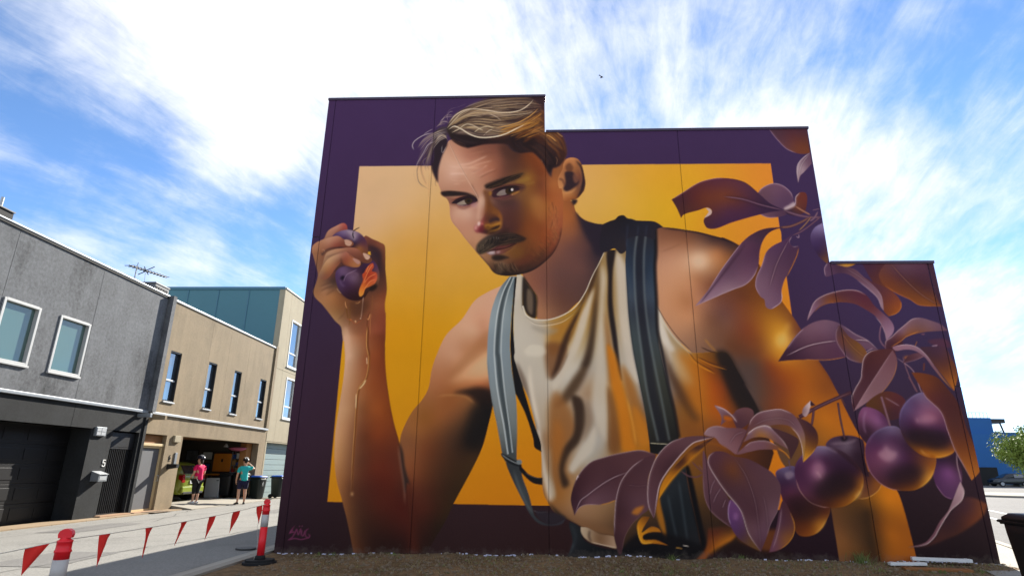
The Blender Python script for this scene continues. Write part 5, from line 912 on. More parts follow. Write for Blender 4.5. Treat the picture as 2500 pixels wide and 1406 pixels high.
# ================================================================ materials
mat('asphalt', lin('84827d'), .9, .14, .35, .6, 60, speck=.55, sscale=26, stain=.16, spec=.25)
mat('asphalt_dark', lin('666462'), .9, .16, .3, .4, 60, speck=.4, sscale=12, stain=.15, spec=.25)
mat('concrete', lin('8e887c'), .85, .14, 1.5, .25, 60, speck=.06)
mat('concrete_warm', lin('8e7a60'), .85, .16, 1.5, .25, 60, speck=.06)
mat('gutter', lin('a09a8e'), .85, .25, 1.2, .3, 60, speck=.08)
mat('dirt', lin('745e44'), .95, .85, .75, 1.0, 30, speck=.75, sscale=10, stain=.45, spec=.15)
mat('plain', lin('a8a294'), .95, .2, .02, 0)
mat('wall_dark', lin('33232f'), .75, .12, 1.5, .1, 50)
mat('wall_grey', lin('626467'), .88, .34, 1.3, .5, 60, streak=.16, speck=.55, sscale=12, stain=.60, spec=.25)
mat('wall_charcoal', lin('222426'), .88, .32, 1.5, .5, 60, streak=.14, speck=.40, sscale=13, stain=.35, spec=.25)
mat('wall_beige', lin('84755e'), .88, .20, 1.1, .35, 60, streak=.22, speck=.22, sscale=16, stain=.22, spec=.25)
mat('wall_cream', lin('9c927c'), .88, .12, .8, .2, 60, streak=.12, speck=.10, sscale=16, stain=.10, spec=.25)
mat('wall_teal', lin('3f707a'), .5, .07, .6, .05, 20, spec=.5)
mat('teal_trim', lin('3c6a7c'), .45, .05, 2, 0, spec=.5)
mat('sealant', lin('2a2428'), .8, .1, 5)
mat('metal_light', lin('a9acae'), .45, .05, 4, 0, metal=.2)
mat('metal_grey', lin('8d9296'), .4, .08, 4, 0, metal=.5)
mat('white_paint', lin('e4e4e0'), .45, .05, 6, 0)
mat('frame_grey', lin('a5a6a5'), .5, .08, 6)
mat('black_paint', lin('131315'), .42, .15, 4, .03, 40)
mat('black_matte', lin('1a1a1b'), .8, .2, 4, 0)
mat('door_grey', lin('56575a'), .6, .08, 8, .05, 200)
mat('door_frame_tan', lin('c2ad84'), .5, .06, 5)
mat('timber', lin('9a6a3c'), .7, .2, 3, .15, 30, streak=.2)
mat('brown_board', lin('7a5634'), .75, .15, 2, .1, 30, streak=.2)
mat('terracotta', lin('94755a'), .85, .18, 3, .2, 60)
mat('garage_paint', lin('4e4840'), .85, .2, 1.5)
mat('roof_grey', lin('8a8d90'), .5, .1, 2)
mat('mat_brown', lin('6b5a48'), .95, .3, 20, .6, 120)
mat('blue_wall', lin('2a5f9a'), .85, .10, .15, .05, 10)
mat('blue_dark', lin('234d80'), .85, .10, .15, .05, 10)
mat('grass', lin('6a7440'), .9, .3, 3, spec=.2)
mat('dry_grass', lin('8a7a4e'), .9, .3, 3, spec=.2)
mat('stone', lin('75644f'), .9, .3, 8, .3, 40)
mat('leaf_green', lin('77883a'), .7, .35, 2.5, spec=.3)
mat('bark', lin('5c4a3a'), .9, .25, 6, .5, 20)
glass_mat('frosted', lin('4c665f'), .16, 1.5)
glass_mat('window_glass', lin('1c2a34'), .02, 1.9)
glass_mat('window_bright', lin('3a4650'), .02, 2.1)

# ================================================================ setting
STREET = R(2.0)                     # the street runs a little to the right of straight ahead
ux, uy = math.sin(STREET), math.cos(STREET)
FP = Vector((-12.227, 16.818, 0))   # a point at the foot of the row of townhouses
def fpt(x, y, z=0.0):               # house row: x out to the street, y along it
    return Vector((FP.x + x * uy + y * ux, FP.y - x * ux + y * uy, z))

def sheet(name, pts, z, m, sub=None):
    mb = MB(); mb.add([(x, y, z) for x, y in pts], [tuple(range(len(pts)))]); return mb.build(name, m, kind='structure')
sheet('ground', [(-900, -300), (900, -300), (900, 1500), (-900, 1500)], -.06, 'plain')
# street: from the houses to the gutter in front of the lot
a0, a1 = fpt(.62, -45), fpt(.62, 160); b0, b1 = fpt(7.75, -45), fpt(7.75, 160)
def gx(y): return FP.x + 7.62 * uy + (y - FP.y) * math.tan(STREET)      # street edge of the gutter
def grid_sheet(name, x0f, x1f, y0, y1, nx, ny, zf, m):
    vs, fs = [], []
    for j in range(ny + 1):
        y = y0 + (y1 - y0) * j / ny
        for i in range(nx + 1):
            x = x0f(y) + (x1f(y) - x0f(y)) * i / nx; vs.append((x, y, zf(x, y)))
    for j in range(ny):
        for i in range(nx):
            k = j * (nx + 1) + i; fs.append((k, k + 1, k + nx + 2, k + nx + 1))
    mb = MB(); mb.add(vs, fs, True); return mb.build(name, m, kind='structure')
def fx(y): return FP.x + (y - FP.y) * math.tan(STREET)
grid_sheet('street', lambda y: fx(y) + .45, lambda y: gx(y), -30, 150, 6, 60, lambda x, y: -.012 + .022 * math.cos((x - fx(y) - 4.0) / 3.6 * math.pi / 2), 'asphalt')
grid_sheet('gutter', gx, lambda y: gx(y) + .36, -30, 60, 3, 30, lambda x, y: -.020 + .012 * abs((x - gx(y) - .10) / .2), 'gutter')
kb = MB(); y = -30.0
while y < 60:
    c = [(gx(y) + .36, y), (gx(y + 2.38) + .36, y + 2.38), (gx(y + 2.38) + .52, y + 2.38), (gx(y) + .52, y)]
    kb.prism(c, -.1, .045 + rnd.uniform(-.006, .006), 'z'); y += 2.4
kb.build('kerb', 'concrete', kind='structure')
mb = MB(); y = -20.0
while y < 40:
    p = [(fpt(-.3, y)), (fpt(.45, y)), (fpt(.45, y + 1.18)), (fpt(-.3, y + 1.18))]
    mb.prism([(q.x, q.y) for q in p], -.1, .012 + rnd.uniform(0, .006), 'z'); y += 1.2
mb.build('footpath', 'concrete_warm', kind='structure')

mat('tar', lin('3c3b3a'), .8, .2, 4); mat('patch', lin('6b6966'), .9, .16, .6, .5, 60, speck=.5, sscale=22)
def street_z(x, y): return -.012 + .022 * math.cos((x - fx(y) - 4.0) / 3.6 * math.pi / 2)
for (y0, x0, L_, w_) in ((14.2, 1.5, 2.4, .9), (20.5, 3.6, 3.4, .7), (9.6, 4.4, 1.6, 1.1), (27.0, 2.2, 2.5, 1.0)):
    mb = MB(); vs = []; ny_ = 8
    for j_ in range(ny_ + 1):
        y = y0 + L_ * j_ / ny_
        for x in (fx(y) + x0 + rnd.uniform(-.04, .04), fx(y) + x0 + w_ * .5, fx(y) + x0 + w_ + rnd.uniform(-.04, .04)): vs.append((x, y, street_z(x, y) + .0055))
    mb.add(vs, [(j_ * 3 + i_, j_ * 3 + i_ + 1, j_ * 3 + i_ + 4, j_ * 3 + i_ + 3) for j_ in range(ny_) for i_ in (0, 1)]); mb.build('repair_patch', 'patch', kind='structure')
for (x0, y0, dx, dy, n_) in ((1.3, 8.0, .02, .5, 44), (3.0, 12.0, .16, .22, 14), (2.4, 17.0, -.10, .3, 18), (5.2, 9.0, .05, .4, 22), (4.2, 15.0, .2, .1, 10)):
    mb = MB(); P_ = []; x, y = x0, y0
    for i_ in range(n_): P_.append((fx(y) + x, y)); x += dx + rnd.gauss(0, .05); y += dy + rnd.gauss(0, .05)
    for a, b in zip(P_[:-1], P_[1:]):
        d_ = Vector((b[0] - a[0], b[1] - a[1], 0)).normalized() * 1; q_ = Vector((-d_.y, d_.x, 0)) * rnd.uniform(.006, .014)
        mb.add([(a[0] + q_.x, a[1] + q_.y, street_z(*a) + .008), (b[0] + q_.x, b[1] + q_.y, street_z(*b) + .008), (b[0] - q_.x, b[1] - q_.y, street_z(*b) + .008), (a[0] - q_.x, a[1] - q_.y, street_z(*a) + .008)], [(0, 1, 2, 3)])
    mb.build('street_crack', 'tar', kind='structure')
# lot of bare earth in front of the painted wall
WY = R(2.4); WALL_O = Vector((-4.2157, 11.2312, 0))
wx, wy = math.cos(WY), -math.sin(WY)
nz = [(rnd.uniform(0, 6.28), rnd.uniform(0, 6.28), rnd.uniform(.6, 5), rnd.uniform(.6, 5)) for _ in range(14)]
def dirt_h(x, y):
    h = sum(math.sin(x * a + p) * math.sin(y * b + q) / (1 + .5 * (a + b)) for p, q, a, b in nz) * .030
    ywall = WALL_O.y + (x - WALL_O.x) / wx * wy
    h += .035 * math.exp(-((y - ywall) / .5) ** 2) * (1 - .6 * min(1, abs((x - 1) / 7)))
    edge = min(1, max(0, (x - (gx(y) + .5)) / .8)); return .012 + max(-.006, h * edge)
def lot_r(y): return 10.2 + (y - 12.8) * .42 if y > 6 else 10.2 + (6 - 12.8) * .42
grid_sheet('dirt_lot', lambda y: gx(y) + .50, lambda y: 8.6, -8, 12.4, 190, 200, dirt_h, 'dirt')

# cross street on the right of the painted building
grid_sheet('side_street', lambda y: 9.4, lambda y: 190, -10, 170, 4, 4, lambda x, y: -.02, 'asphalt_dark')
p = [on_ground(2436, 1332), on_ground(2500, 1355)]
dk = (p[1] - p[0]).normalized(); nk = Vector((-dk.y, dk.x, 0))
if nk.x < 0: nk = -nk
k0, k1 = p[0] - dk * 34, p[1] + dk * 14
mb = MB()
for i in range(20):
    s0, s1 = i / 20, (i + .985) / 20; q0, q1 = k0.lerp(k1, s0), k0.lerp(k1, s1)
    mb.prism([(q0.x, q0.y), (q1.x, q1.y), (q1.x + nk.x * .16, q1.y + nk.y * .16), (q0.x + nk.x * .16, q0.y + nk.y * .16)], -.1, .06, 'z')
mb.build('side_kerb', 'white_paint' if False else 'concrete', kind='structure')
mb = MB(); q0, q1 = k0, k1
mb.add([(q0.x, q0.y, .045), (q1.x, q1.y, .045), (q1.x - nk.x * 1.25, q1.y - nk.y * 1.25, .02), (q0.x - nk.x * 1.25, q0.y - nk.y * 1.25, .02)], [(0, 1, 2, 3)])
mb.build('side_footpath', 'concrete', kind='structure')
for a, b, w in (((2405, 1242), (2520, 1266), .12), ((2405, 1259), (2520, 1286), .12)):
    A, B = on_ground(*a), on_ground(*b); d = (B - A).normalized(); n_ = Vector((-d.y, d.x, 0)) * w * .5
    A = A - d * 6; B = B + d * 6
    mb = MB(); mb.add([(*(A + n_).xy, -.012), (*(B + n_).xy, -.012), (*(B - n_).xy, -.012), (*(A - n_).xy, -.012)], [(0, 1, 2, 3)])
    mb.build('road_marking', 'white_paint', kind='structure')
c = on_ground(2512, 1211); mb = MB(); mb.lathe([(4.2, -.05), (4.2, .10), (4.0, .14)], (c.x, c.y, 0), 32, False, 1, .8); mb.build('traffic_island', 'concrete', kind='structure')

# ================================================================ painted building
mural = empty('mural_building', WALL_O, -WY, 'tall stepped concrete building whose front wall carries a giant painted mural', 'building')
JU = [0.0, .165, 2.452, 4.920, 7.785, 10.580, 12.468, 12.583]
def top_of(i): return 9.49 if i < 3 else (8.575 if i < 5 else 5.485)

def px2wall(P):
    P = np.asarray(P, float)
    d = np.stack([(P[:, 0] - 1250) / F_PX, (P[:, 1] - 703) / F_PX, np.ones(len(P))], 1) @ M_CAM
    n_ = np.array([math.sin(WY), math.cos(WY), 0]); o = np.array([WALL_O.x, WALL_O.y, -EYE])
    k = (n_ @ o) / (d @ n_); q = d * k[:, None] - o
    return np.stack([q @ np.array([math.cos(WY), -math.sin(WY), 0]), q[:, 2]], 1)

PAINT = np.clip(paint_mural(px2wall), 0, 1) ** 1.13 * 1.05
PAINT_LIN = np.where(PAINT <= .04045, PAINT / 12.92, ((PAINT + .055) / 1.055) ** 2.4)
PAINT_LIN = PAINT_LIN * MURAL_GAIN
PAINT_LIN = np.clip(PAINT_LIN * np.minimum(1, (.30 + .70 * np.minimum(1, .93 / np.maximum(PAINT_LIN.max(2), 1e-3))))[..., None], .004, .93)

m = bpy.data.materials.new('mural_paint'); m.use_nodes = True; MATS['mural_paint'] = m
nt = m.node_tree; b_ = nt.nodes['Principled BSDF']; at = nt.nodes.new('ShaderNodeAttribute'); at.attribute_name = 'Paint'
tcn = nt.nodes.new('ShaderNodeTexCoord'); nz1 = nt.nodes.new('ShaderNodeTexNoise'); nz1.inputs['Scale'].default_value = 1.3; nz1.inputs['Detail'].default_value = 8; nt.links.new(tcn.outputs['Object'], nz1.inputs['Vector'])
mr = nt.nodes.new('ShaderNodeMapRange'); mr.inputs['To Min'].default_value = .92; mr.inputs['To Max'].default_value = 1.08; nt.links.new(nz1.outputs['Fac'], mr.inputs['Value'])
vm = nt.nodes.new('ShaderNodeVectorMath'); vm.operation = 'SCALE'; nt.links.new(at.outputs['Color'], vm.inputs[0]); nt.links.new(mr.outputs[0], vm.inputs['Scale']); 
sx_ = nt.nodes.new('ShaderNodeSeparateXYZ'); nt.links.new(tcn.outputs['Object'], sx_.inputs[0])
nz3 = nt.nodes.new('ShaderNodeTexNoise'); nz3.inputs['Scale'].default_value = 6; nz3.inputs['Detail'].default_value = 8; nz3.inputs['Roughness'].default_value = .75; nt.links.new(tcn.outputs['Object'], nz3.inputs['Vector'])
ad = nt.nodes.new('ShaderNodeMath'); ad.operation = 'MULTIPLY_ADD'; nt.links.new(nz3.outputs['Fac'], ad.inputs[0]); ad.inputs[1].default_value = -.62; nt.links.new(sx_.outputs[2], ad.inputs[2])
sm = nt.nodes.new('ShaderNodeMapRange'); sm.inputs['From Min'].default_value = -.34; sm.inputs['From Max'].default_value = -.16; sm.inputs['To Min'].default_value = .35; sm.inputs['To Max'].default_value = 0; nt.links.new(ad.outputs[0], sm.inputs['Value'])
mxs = nt.nodes.new('ShaderNodeMix'); mxs.data_type = 'RGBA'; nt.links.new(sm.outputs[0], mxs.inputs['Factor']); nt.links.new(vm.outputs[0], mxs.inputs['A']); mxs.inputs['B'].default_value = (.16, .12, .09, 1); nt.links.new(mxs.outputs['Result'], b_.inputs['Base Color'])
b_.inputs['Roughness'].default_value = .75; b_.inputs['Specular IOR Level'].default_value = .15
nz2 = nt.nodes.new('ShaderNodeTexNoise'); nz2.inputs['Scale'].default_value = 45; nz2.inputs['Detail'].default_value = 5; nt.links.new(tcn.outputs['Object'], nz2.inputs['Vector'])
bp = nt.nodes.new('ShaderNodeBump'); bp.inputs['Strength'].default_value = .25; bp.inputs['Distance'].default_value = .01; nt.links.new(nz2.outputs['Fac'], bp.inputs['Height']); nt.links.new(bp.outputs[0], b_.inputs['Normal'])

def mural_panel(u0, u1, z0, z1, th=.16):
    """precast panel: finely divided painted face, plain edges and back"""
    step = 1 / 80.0
    nu, nv = max(2, int((u1 - u0) / step)), max(2, int((z1 - z0) / step))
    U, Z = np.meshgrid(np.linspace(u0, u1, nu + 1), np.linspace(z0, z1, nv + 1))
    U = U.ravel(); Z = Z.ravel(); n = len(U)
    X = np.clip(U * RES, 0, PAINT.shape[1] - 1.01); Y = np.clip((WALL_H - Z) * RES, 0, PAINT.shape[0] - 1.01)
    xi, yi = X.astype(int), Y.astype(int); a, b = (X - xi)[:, None], (Y - yi)[:, None]
    I = PAINT_LIN
    C = (I[yi, xi] * (1 - a) + I[yi, xi + 1] * a) * (1 - b) + (I[yi + 1, xi] * (1 - a) + I[yi + 1, xi + 1] * a) * b
    front = np.stack([U, np.zeros(n), Z], 1)
    c8 = np.array([(u0, 0, z0), (u1, 0, z0), (u1, th, z0), (u0, th, z0), (u0, 0, z1), (u1, 0, z1), (u1, th, z1), (u0, th, z1)], float)
    k = (np.arange(nv)[:, None] * (nu + 1) + np.arange(nu)[None]).ravel()
    quads = np.stack([k, k + 1, k + nu + 2, k + nu + 1], 1)
    box = np.array([(0, 3, 2, 1), (4, 5, 6, 7), (1, 2, 6, 5), (2, 3, 7, 6), (3, 0, 4, 7)]) + n
    V = np.concatenate([front, c8]); Q = np.concatenate([quads, box])
    me = bpy.data.meshes.new('wall_panel'); me.vertices.add(len(V)); me.vertices.foreach_set('co', V.astype(np.float32).ravel())
    me.loops.add(Q.size); me.loops.foreach_set('vertex_index', Q.astype(np.int32).ravel())
    me.polygons.add(len(Q)); me.polygons.foreach_set('loop_start', np.arange(0, Q.size, 4, dtype=np.int32)); me.polygons.foreach_set('loop_total', np.full(len(Q), 4, np.int32))
    me.update(calc_edges=True)
    ca = me.color_attributes.new('Paint', 'FLOAT_COLOR', 'POINT')
    cc = np.ones((len(V), 4), np.float32); cc[:n, :3] = C; cc[n:, :3] = (.045, .028, .05)
    ca.data.foreach_set('color', cc.ravel()); me.materials.append(MATS['mural_paint'])
    return link('wall_panel', me, mural)
G = .010
for i in range(7):
    u0, u1 = JU[i] + (G if i else 0), JU[i + 1] - (G if i < 6 else 0)
    parts = [(-.25, top_of(i))]
    if i == 0: parts = [(-.25, 6.09), (6.11, 9.49)]
    if i == 6: parts = [(-.25, 3.02), (3.04, 5.485)]
    for z0, z1 in parts: mural_panel(u0, u1, z0, z1)
for i in range(1, 7):
    o = mural_panel(JU[i] - G - .003, JU[i] + G + .003, -.2, min(top_of(i - 1), top_of(i)) - .012, .09); o.name = 'painted_sealant'; o.location.y = .012
for u0_, u1_, zz in ((.003, .152, 6.10), (12.479, 12.580, 3.03)):
    o = MB().box((u0_, .008, zz - .016), (u1_, .15, zz + .016)).build('joint_filler', 'sealant', mural)
mb = MB()
for a, b, t, dpt in ((0.02, 4.90, 9.42, 3.2), (4.93, 10.56, 8.50, 5.0), (10.60, 12.56, 5.41, 9.0)): mb.box((a, .165, -.2), (b, dpt, t))
mb.box((.9, 3.4, -.2), (10.2, 40, 5.3)); mb.box((10.3, 4.0, -.2), (13.6, 36, 5.6))  # unseen rear blocks, sized for their ground shadows; right one added for shade
mb.build('body_and_shade_blocks', 'wall_dark', mural)
mat('cap_purple', lin('3a2c42'), .5, .1, 3)
for a, b, t in ((0, 4.92, 9.49), (4.945, 10.58, 8.575), (10.605, 12.583, 5.485)): MB().box((a - .012, -.022, t - .035), (b + .012, .20, t + .022), .004).build('parapet_capping', 'cap_purple', mural)

# ================================================================ row of townhouses on the far side of the street
HR = -STREET
# ---------- house 5 (grey render)
h5 = empty('grey_townhouse', fpt(0, -4, 0), HR, 'two storey grey rendered townhouse with black garage door and house number 5', 'house')
O5 = 4.0          # local y of the house row origin
def y5(y): return y + O5
PG = .006
win5 = [(-3.38, -2.30, 3.86, 5.37), (-1.62, -.53, 3.85, 5.37), (-6.2, -5.1, 3.86, 5.37), (-8.4, -7.3, 3.86, 5.37)]
ups = [(-11.5, -7.0), (-7.0, -3.45), (-3.45, -.46), (-.46, 2.72)]
for a, b in ups:
    hs = [tuple((y5(h[0]), y5(h[1]), h[2], h[3])) for h in win5 if h[0] >= a and h[1] <= b]
    # a window that straddles a joint cuts both panels
    hs += [tuple((max(y5(h[0]), y5(a)), min(y5(h[1]), y5(b)), h[2], h[3])) for h in win5 if (h[0] < a < h[1] or h[0] < b < h[1])]
    holed(MB(), y5(a) + PG, y5(b) - PG, 3.23, 7.16, hs, 0, -.2).build('wall_panel', 'wall_grey', h5)
low = [(-11.5, -7.0, -.1, 3.14, []), (-7.0, 2.72, -.1, 2.496, [(-6.3, -3.2, -.1, 2.496), (-2.62, .45, -.1, 2.496), (1.36, 2.60, -.1, 2.496)]), (-7.0, -.36, 2.504, 3.14, []), (-.36, 2.72, 2.504, 3.14, [])]
for a, b, z0, z1, hs in low:
    holed(MB(), y5(a) + PG, y5(b) - PG, z0, z1, [(y5(h[0]), y5(h[1]), h[2], h[3]) for h in hs], -.02, -.3).build('wall_panel', 'wall_charcoal', h5)
MB().box((-.25, y5(-11.5), 3.14), (.055, y5(2.72), 3.225), .01).build('ledge', 'metal_grey', h5)
MB().box((-.3, y5(-11.5), 7.165), (.045, y5(2.70), 7.205), .008).build('parapet_capping', 'metal_grey', h5)
MB().box((-.28, y5(-11.5), 7.10), (.03, y5(2.70), 7.163)).build('roof_flashing', 'black_matte', h5)
MB().box((-9, y5(-11.5), 7.0), (-.21, y5(2.7), 7.09)).build('roof', 'roof_grey', h5)
MB().box((-9, y5(-11.5), -.1), (-8.8, y5(2.7), 7.0)).box((-8.8, y5(-11.5), -.1), (-.3, y5(-11.3), 7.0)).box((-8.8, y5(2.52), -.1), (-.31, y5(2.70), 6.98)).build('back_wall', 'wall_grey', h5)
MB().box((-8, y5(-11.2), 2.9), (-.31, y5(2.5), 3.1)).build('floor_slab', 'concrete', h5)
fin = MB().box((-.25, y5(2.735), 3.20), (.17, y5(2.93), 7.22), .006); fin.build('fin_wall', 'wall_grey', h5)
MB().box((-.3, y5(2.735), -.1), (.02, y5(2.86), 3.13)).build('corner_pier', 'wall_charcoal', h5)
for (a, b, c, d) in win5:
    a, b = y5(a), y5(b); w = .058
    fr = MB(); x0, x1 = -.13, .028
    for q in (((x0, a - .012, c), (x1, a + w, d)), ((x0, b - w, c), (x1, b + .012, d)), ((x0, a + w, d - w), (x1, b - w, d + .012)), ((x0, a + w, c), (x1, b - w, c + w))): fr.box(*q, .006)
    win = fr.build('window', 'frame_grey', h5)
    MB().box((-.09, a + w + .002, c + w + .002), (-.075, b - w - .002, d - w - .002)).build('pane', 'frosted', win)
    MB().box((-.1, a - .03, c - .055), (.06, b + .03, c - .002), .006).build('sill', 'frame_grey', win)
    MB().box((-.35, a - .05, c - .05), (-.33, b + .05, d + .05)).build('blind', 'wall_grey', win)
def garage_door(par, a, b, top, x, m, rows=5, cols=4, name='garage_door'):
    g = MB().box((x - .06, a, -.02), (x - .03, b, top)).build(name, m, par)
    rh = top / rows; cw = (b - a) / cols
    for r_ in range(rows):
        mb = MB(); mb.box((x - .03, a + .004, r_ * rh + .006), (x, b - .004, (r_ + 1) * rh - .006), .006)
        q = mb.build('door_section', m, g)
        mb = MB()
        for k in range(cols): mb.box((x - .002, a + k * cw + .09, r_ * rh + .10), (x + .012, a + (k + 1) * cw - .09, (r_ + 1) * rh - .10), .010)
        mb.build('raised_field', m, q)
    return g
garage_door(h5, y5(-2.62), y5(.45), 2.5, -.62, 'black_paint'); garage_door(h5, y5(-6.3), y5(-3.2), 2.5, -.62, 'black_paint')
MB().box((-.64, y5(.452), -.1), (-.30, y5(.60), 2.6)).box((-.64, y5(-2.8), -.1), (-.30, y5(-2.62), 2.6)).box((-.64, y5(-6.5), 2.5), (-.30, y5(.6), 2.62)).build('garage_reveal', 'wall_charcoal', h5)
# barred security gate
g = MB().box((-.16, y5(1.38), .04), (-.12, y5(1.43), 2.02)).box((-.16, y5(2.53), .04), (-.12, y5(2.58), 2.02)).box((-.16, y5(1.43), 1.97), (-.12, y5(2.53), 2.02)).box((-.16, y5(1.43), .04), (-.12, y5(2.53), .09)).build('security_gate', 'black_paint', h5)
for k in range(13): MB().box((-.15, y5(1.485 + k * .083), .09), (-.13, y5(1.503 + k * .083), 1.97)).build('bar', 'black_paint', g)
MB().tube([(-.12, y5(1.41), 1.22), (-.06, y5(1.41), 1.22), (-.06, y5(1.52), 1.22)], .014).lathe([(.03, -.004), (.03, .004)], (-.115, y5(1.41), 1.22), 10).build('handle', 'metal_light', g)
MB().box((-.14, y5(1.40), 2.03), (-.12, y5(2.56), 2.46)).build('transom_panel', 'black_paint', h5)
MB().box((-1.4, y5(1.3), -.1), (-1.3, y5(2.7), 2.6)).build('inner_door', 'black_paint', h5)
MB().box((-.3, y5(1.30), -.08), (.16, y5(2.66), .055), .01).build('door_step', 'terracotta', h5)
# number 5
def digit(strokes, y0, z0, h, x, m, par, name):
    mb = MB()
    for (a, b, c, d) in strokes: mb.box((x, y0 + a * h, z0 + b * h), (x + .015, y0 + c * h, z0 + d * h))
    return mb.build(name, m, par)
digit(((0, .88, .55, 1), (0, .5, .12, .87), (.125, .5, .5, .62), (.46, .12, .58, .55), (0, 0, .5, .12), (-.03, .1, .1, .24)), y5(1.17), 1.44, .20, -.018, 'white_paint', h5, 'house_number')
mb = MB().box((-.03, y5(.56), 2.30), (.05, y5(.98), 2.56), .01); q = mb.build('wall_light', 'metal_grey', h5)
for k in range(2):
    for j in range(2): MB().box((.052, y5(.585 + k * .19), 2.325 + j * .11), (.06, y5(.755 + k * .19), 2.42 + j * .11)).build('louvre_cell', 'metal_light', q)
MB().box((-.02, y5(2.30), 2.98), (.42, y5(2.40), 3.10), .01).build('rain_spout', 'metal_grey', h5)

lb = empty('letterbox', fpt(0, 1.0, 0), HR, 'silver metal letterbox fixed to the dark wall under the white number 5', 'letterbox')
MB().prism([(-.02, 1.03), (.22, 1.03), (.22, 1.22), (-.02, 1.30)], -.18, .18, 'y').build('body', 'metal_grey', lb)
MB().prism([(-.02, 1.302), (.245, 1.215), (.248, 1.228), (-.02, 1.316)], -.19, .19, 'y').build('lid', 'metal_light', lb)
MB().box((.221, -.14, 1.06), (.227, .14, 1.17), .003).build('front_plate', 'metal_light', lb); MB().box((.222, -.04, 1.185), (.228, .04, 1.20)).build('slot', 'black_matte', lb)

# ---------- house 6 (beige render, open garage)
h6 = empty('beige_townhouse', fpt(0, 2.93, 0), HR, 'two storey beige rendered townhouse with open garage and house number 6', 'house')
O6 = -2.93
def y6(y): return y + O6
win6 = [(3.40, 4.07, 3.63, 5.40), (5.92, 6.55, 3.62, 5.44), (8.00, 8.63, 3.61, 5.44), (10.47, 11.12, 3.62, 5.44)]
for a, b, w in ((2.93, 5.83, win6[0]), (5.83, 7.30, win6[1]), (7.30, 9.05, win6[2]), (9.05, 11.45, win6[3])):
    holed(MB(), y6(a) + .004, y6(b) - .004, 3.23, 7.12, [(y6(w[0]), y6(w[1]), w[2], w[3])], 0, -.24).build('wall_panel', 'wall_beige', h6)
MB().box((-.24, y6(11.45), 3.24), (-.02, y6(11.62), 7.12)).box((-.24, y6(11.62), 3.24), (.06, y6(11.88), 7.24), .006).build('end_pier', 'wall_beige', h6)
holed(MB(), y6(2.87), y6(11.88), -.1, 3.14, [(y6(2.90), y6(4.08), -.1, 2.50), (y6(5.05), y6(11.22), -.1, 2.51)], -.01, -.30).build('wall_panel', 'wall_beige', h6)
MB().box((-.25, y6(2.94), 3.142), (.06, y6(11.86), 3.222), .01).build('ledge', 'metal_light', h6)
MB().box((-.3, y6(2.94), 7.122), (.04, y6(11.62), 7.19), .008).build('parapet_capping', 'metal_light', h6)
MB().box((-9, y6(2.94), 6.95), (-.25, y6(11.85), 7.05)).build('roof', 'roof_grey', h6)
for (a, b, c, d) in win6:
    a, b = y6(a), y6(b); w = .045; x0, x1 = -.20, -.02
    fr = MB()
    for q in (((x0, a, c), (x1, a + w, d)), ((x0, b - w, c), (x1, b, d)), ((x0, a + w, d - w), (x1, b - w, d)), ((x0, a + w, c), (x1, b - w, c + w))): fr.box(*q)
    win = fr.build('window', 'black_paint', h6)
    zm = c + (d - c) * .42
    MB().box((-.14, a + w, zm - .03), (-.06, b - w, zm + .03), .006).build('transom', 'metal_light', win)
    MB().box((-.13, a + w, c + w), (-.12, b - w, zm - .03)).build('pane', 'window_bright', win); MB().box((-.13, a + w, zm + .03), (-.12, b - w, d - w)).build('pane', 'window_bright', win)
    MB().box((-.2, a, c - .05), (.05, b, c - .002), .006).build('sill', 'metal_light', win)
# screen door
a, b = y6(2.90), y6(4.08)
fr = MB()
for q in (((-.22, a, .03), (-.10, a + .07, 2.12)), ((-.22, b - .07, .03), (-.10, b, 2.12)), ((-.22, a + .07, 2.05), (-.10, b - .07, 2.12)), ((-.24, a, 2.12), (-.05, b, 2.20))): fr.box(*q, .006)
dr = fr.build('screen_door', 'door_frame_tan', h6)
MB().box((-.18, a + .072, .10), (-.15, b - .072, 2.045)).build('mesh_screen', 'door_grey', dr); MB().box((-.19, a + .072, .03), (-.14, b - .072, .10)).build('bottom_rail', 'door_frame_tan', dr)
MB().box((-.19, a, 2.205), (-.16, b, 2.48)).build('transom_light', 'brown_board', dr)
MB().tube([(-.10, b - .045, .98), (-.04, b - .045, .98), (-.04, b - .045, 1.16), (-.10, b - .045, 1.16)], .013).build('handle', 'metal_light', dr)
MB().box((-.3, a - .05, -.08), (.14, b + .05, .04), .01).build('door_step', 'terracotta', h6)
digit(((.0, .06, .12, .8), (0, 0, .5, .12), (.4, .06, .52, .5), (0, .44, .5, .56), (.06, .74, .22, .92), (.16, .86, .42, 1), (-.15, -.28, .6, -.22)), y6(4.40), 1.68, .16, -.008, 'black_paint', h6, 'house_number')
MB().box((-.012, y6(4.70), 1.53), (.03, y6(4.83), 1.93), .006).build('intercom', 'metal_grey', h6)
MB().box((-.012, y6(4.44), 2.28), (.07, y6(4.82), 2.52), .02).build('wall_light', 'wall_cream', h6)
MB().prism([(-.012, 1.36), (.34, 1.42), (.34, 1.54), (-.012, 1.54)], y6(4.36), y6(4.52), 'y').build('letter_slot', 'black_paint', h6)
MB().box((-.012, y6(3.02), 2.96), (.46, y6(3.14), 3.09), .01).build('rain_spout', 'wall_beige', h6)
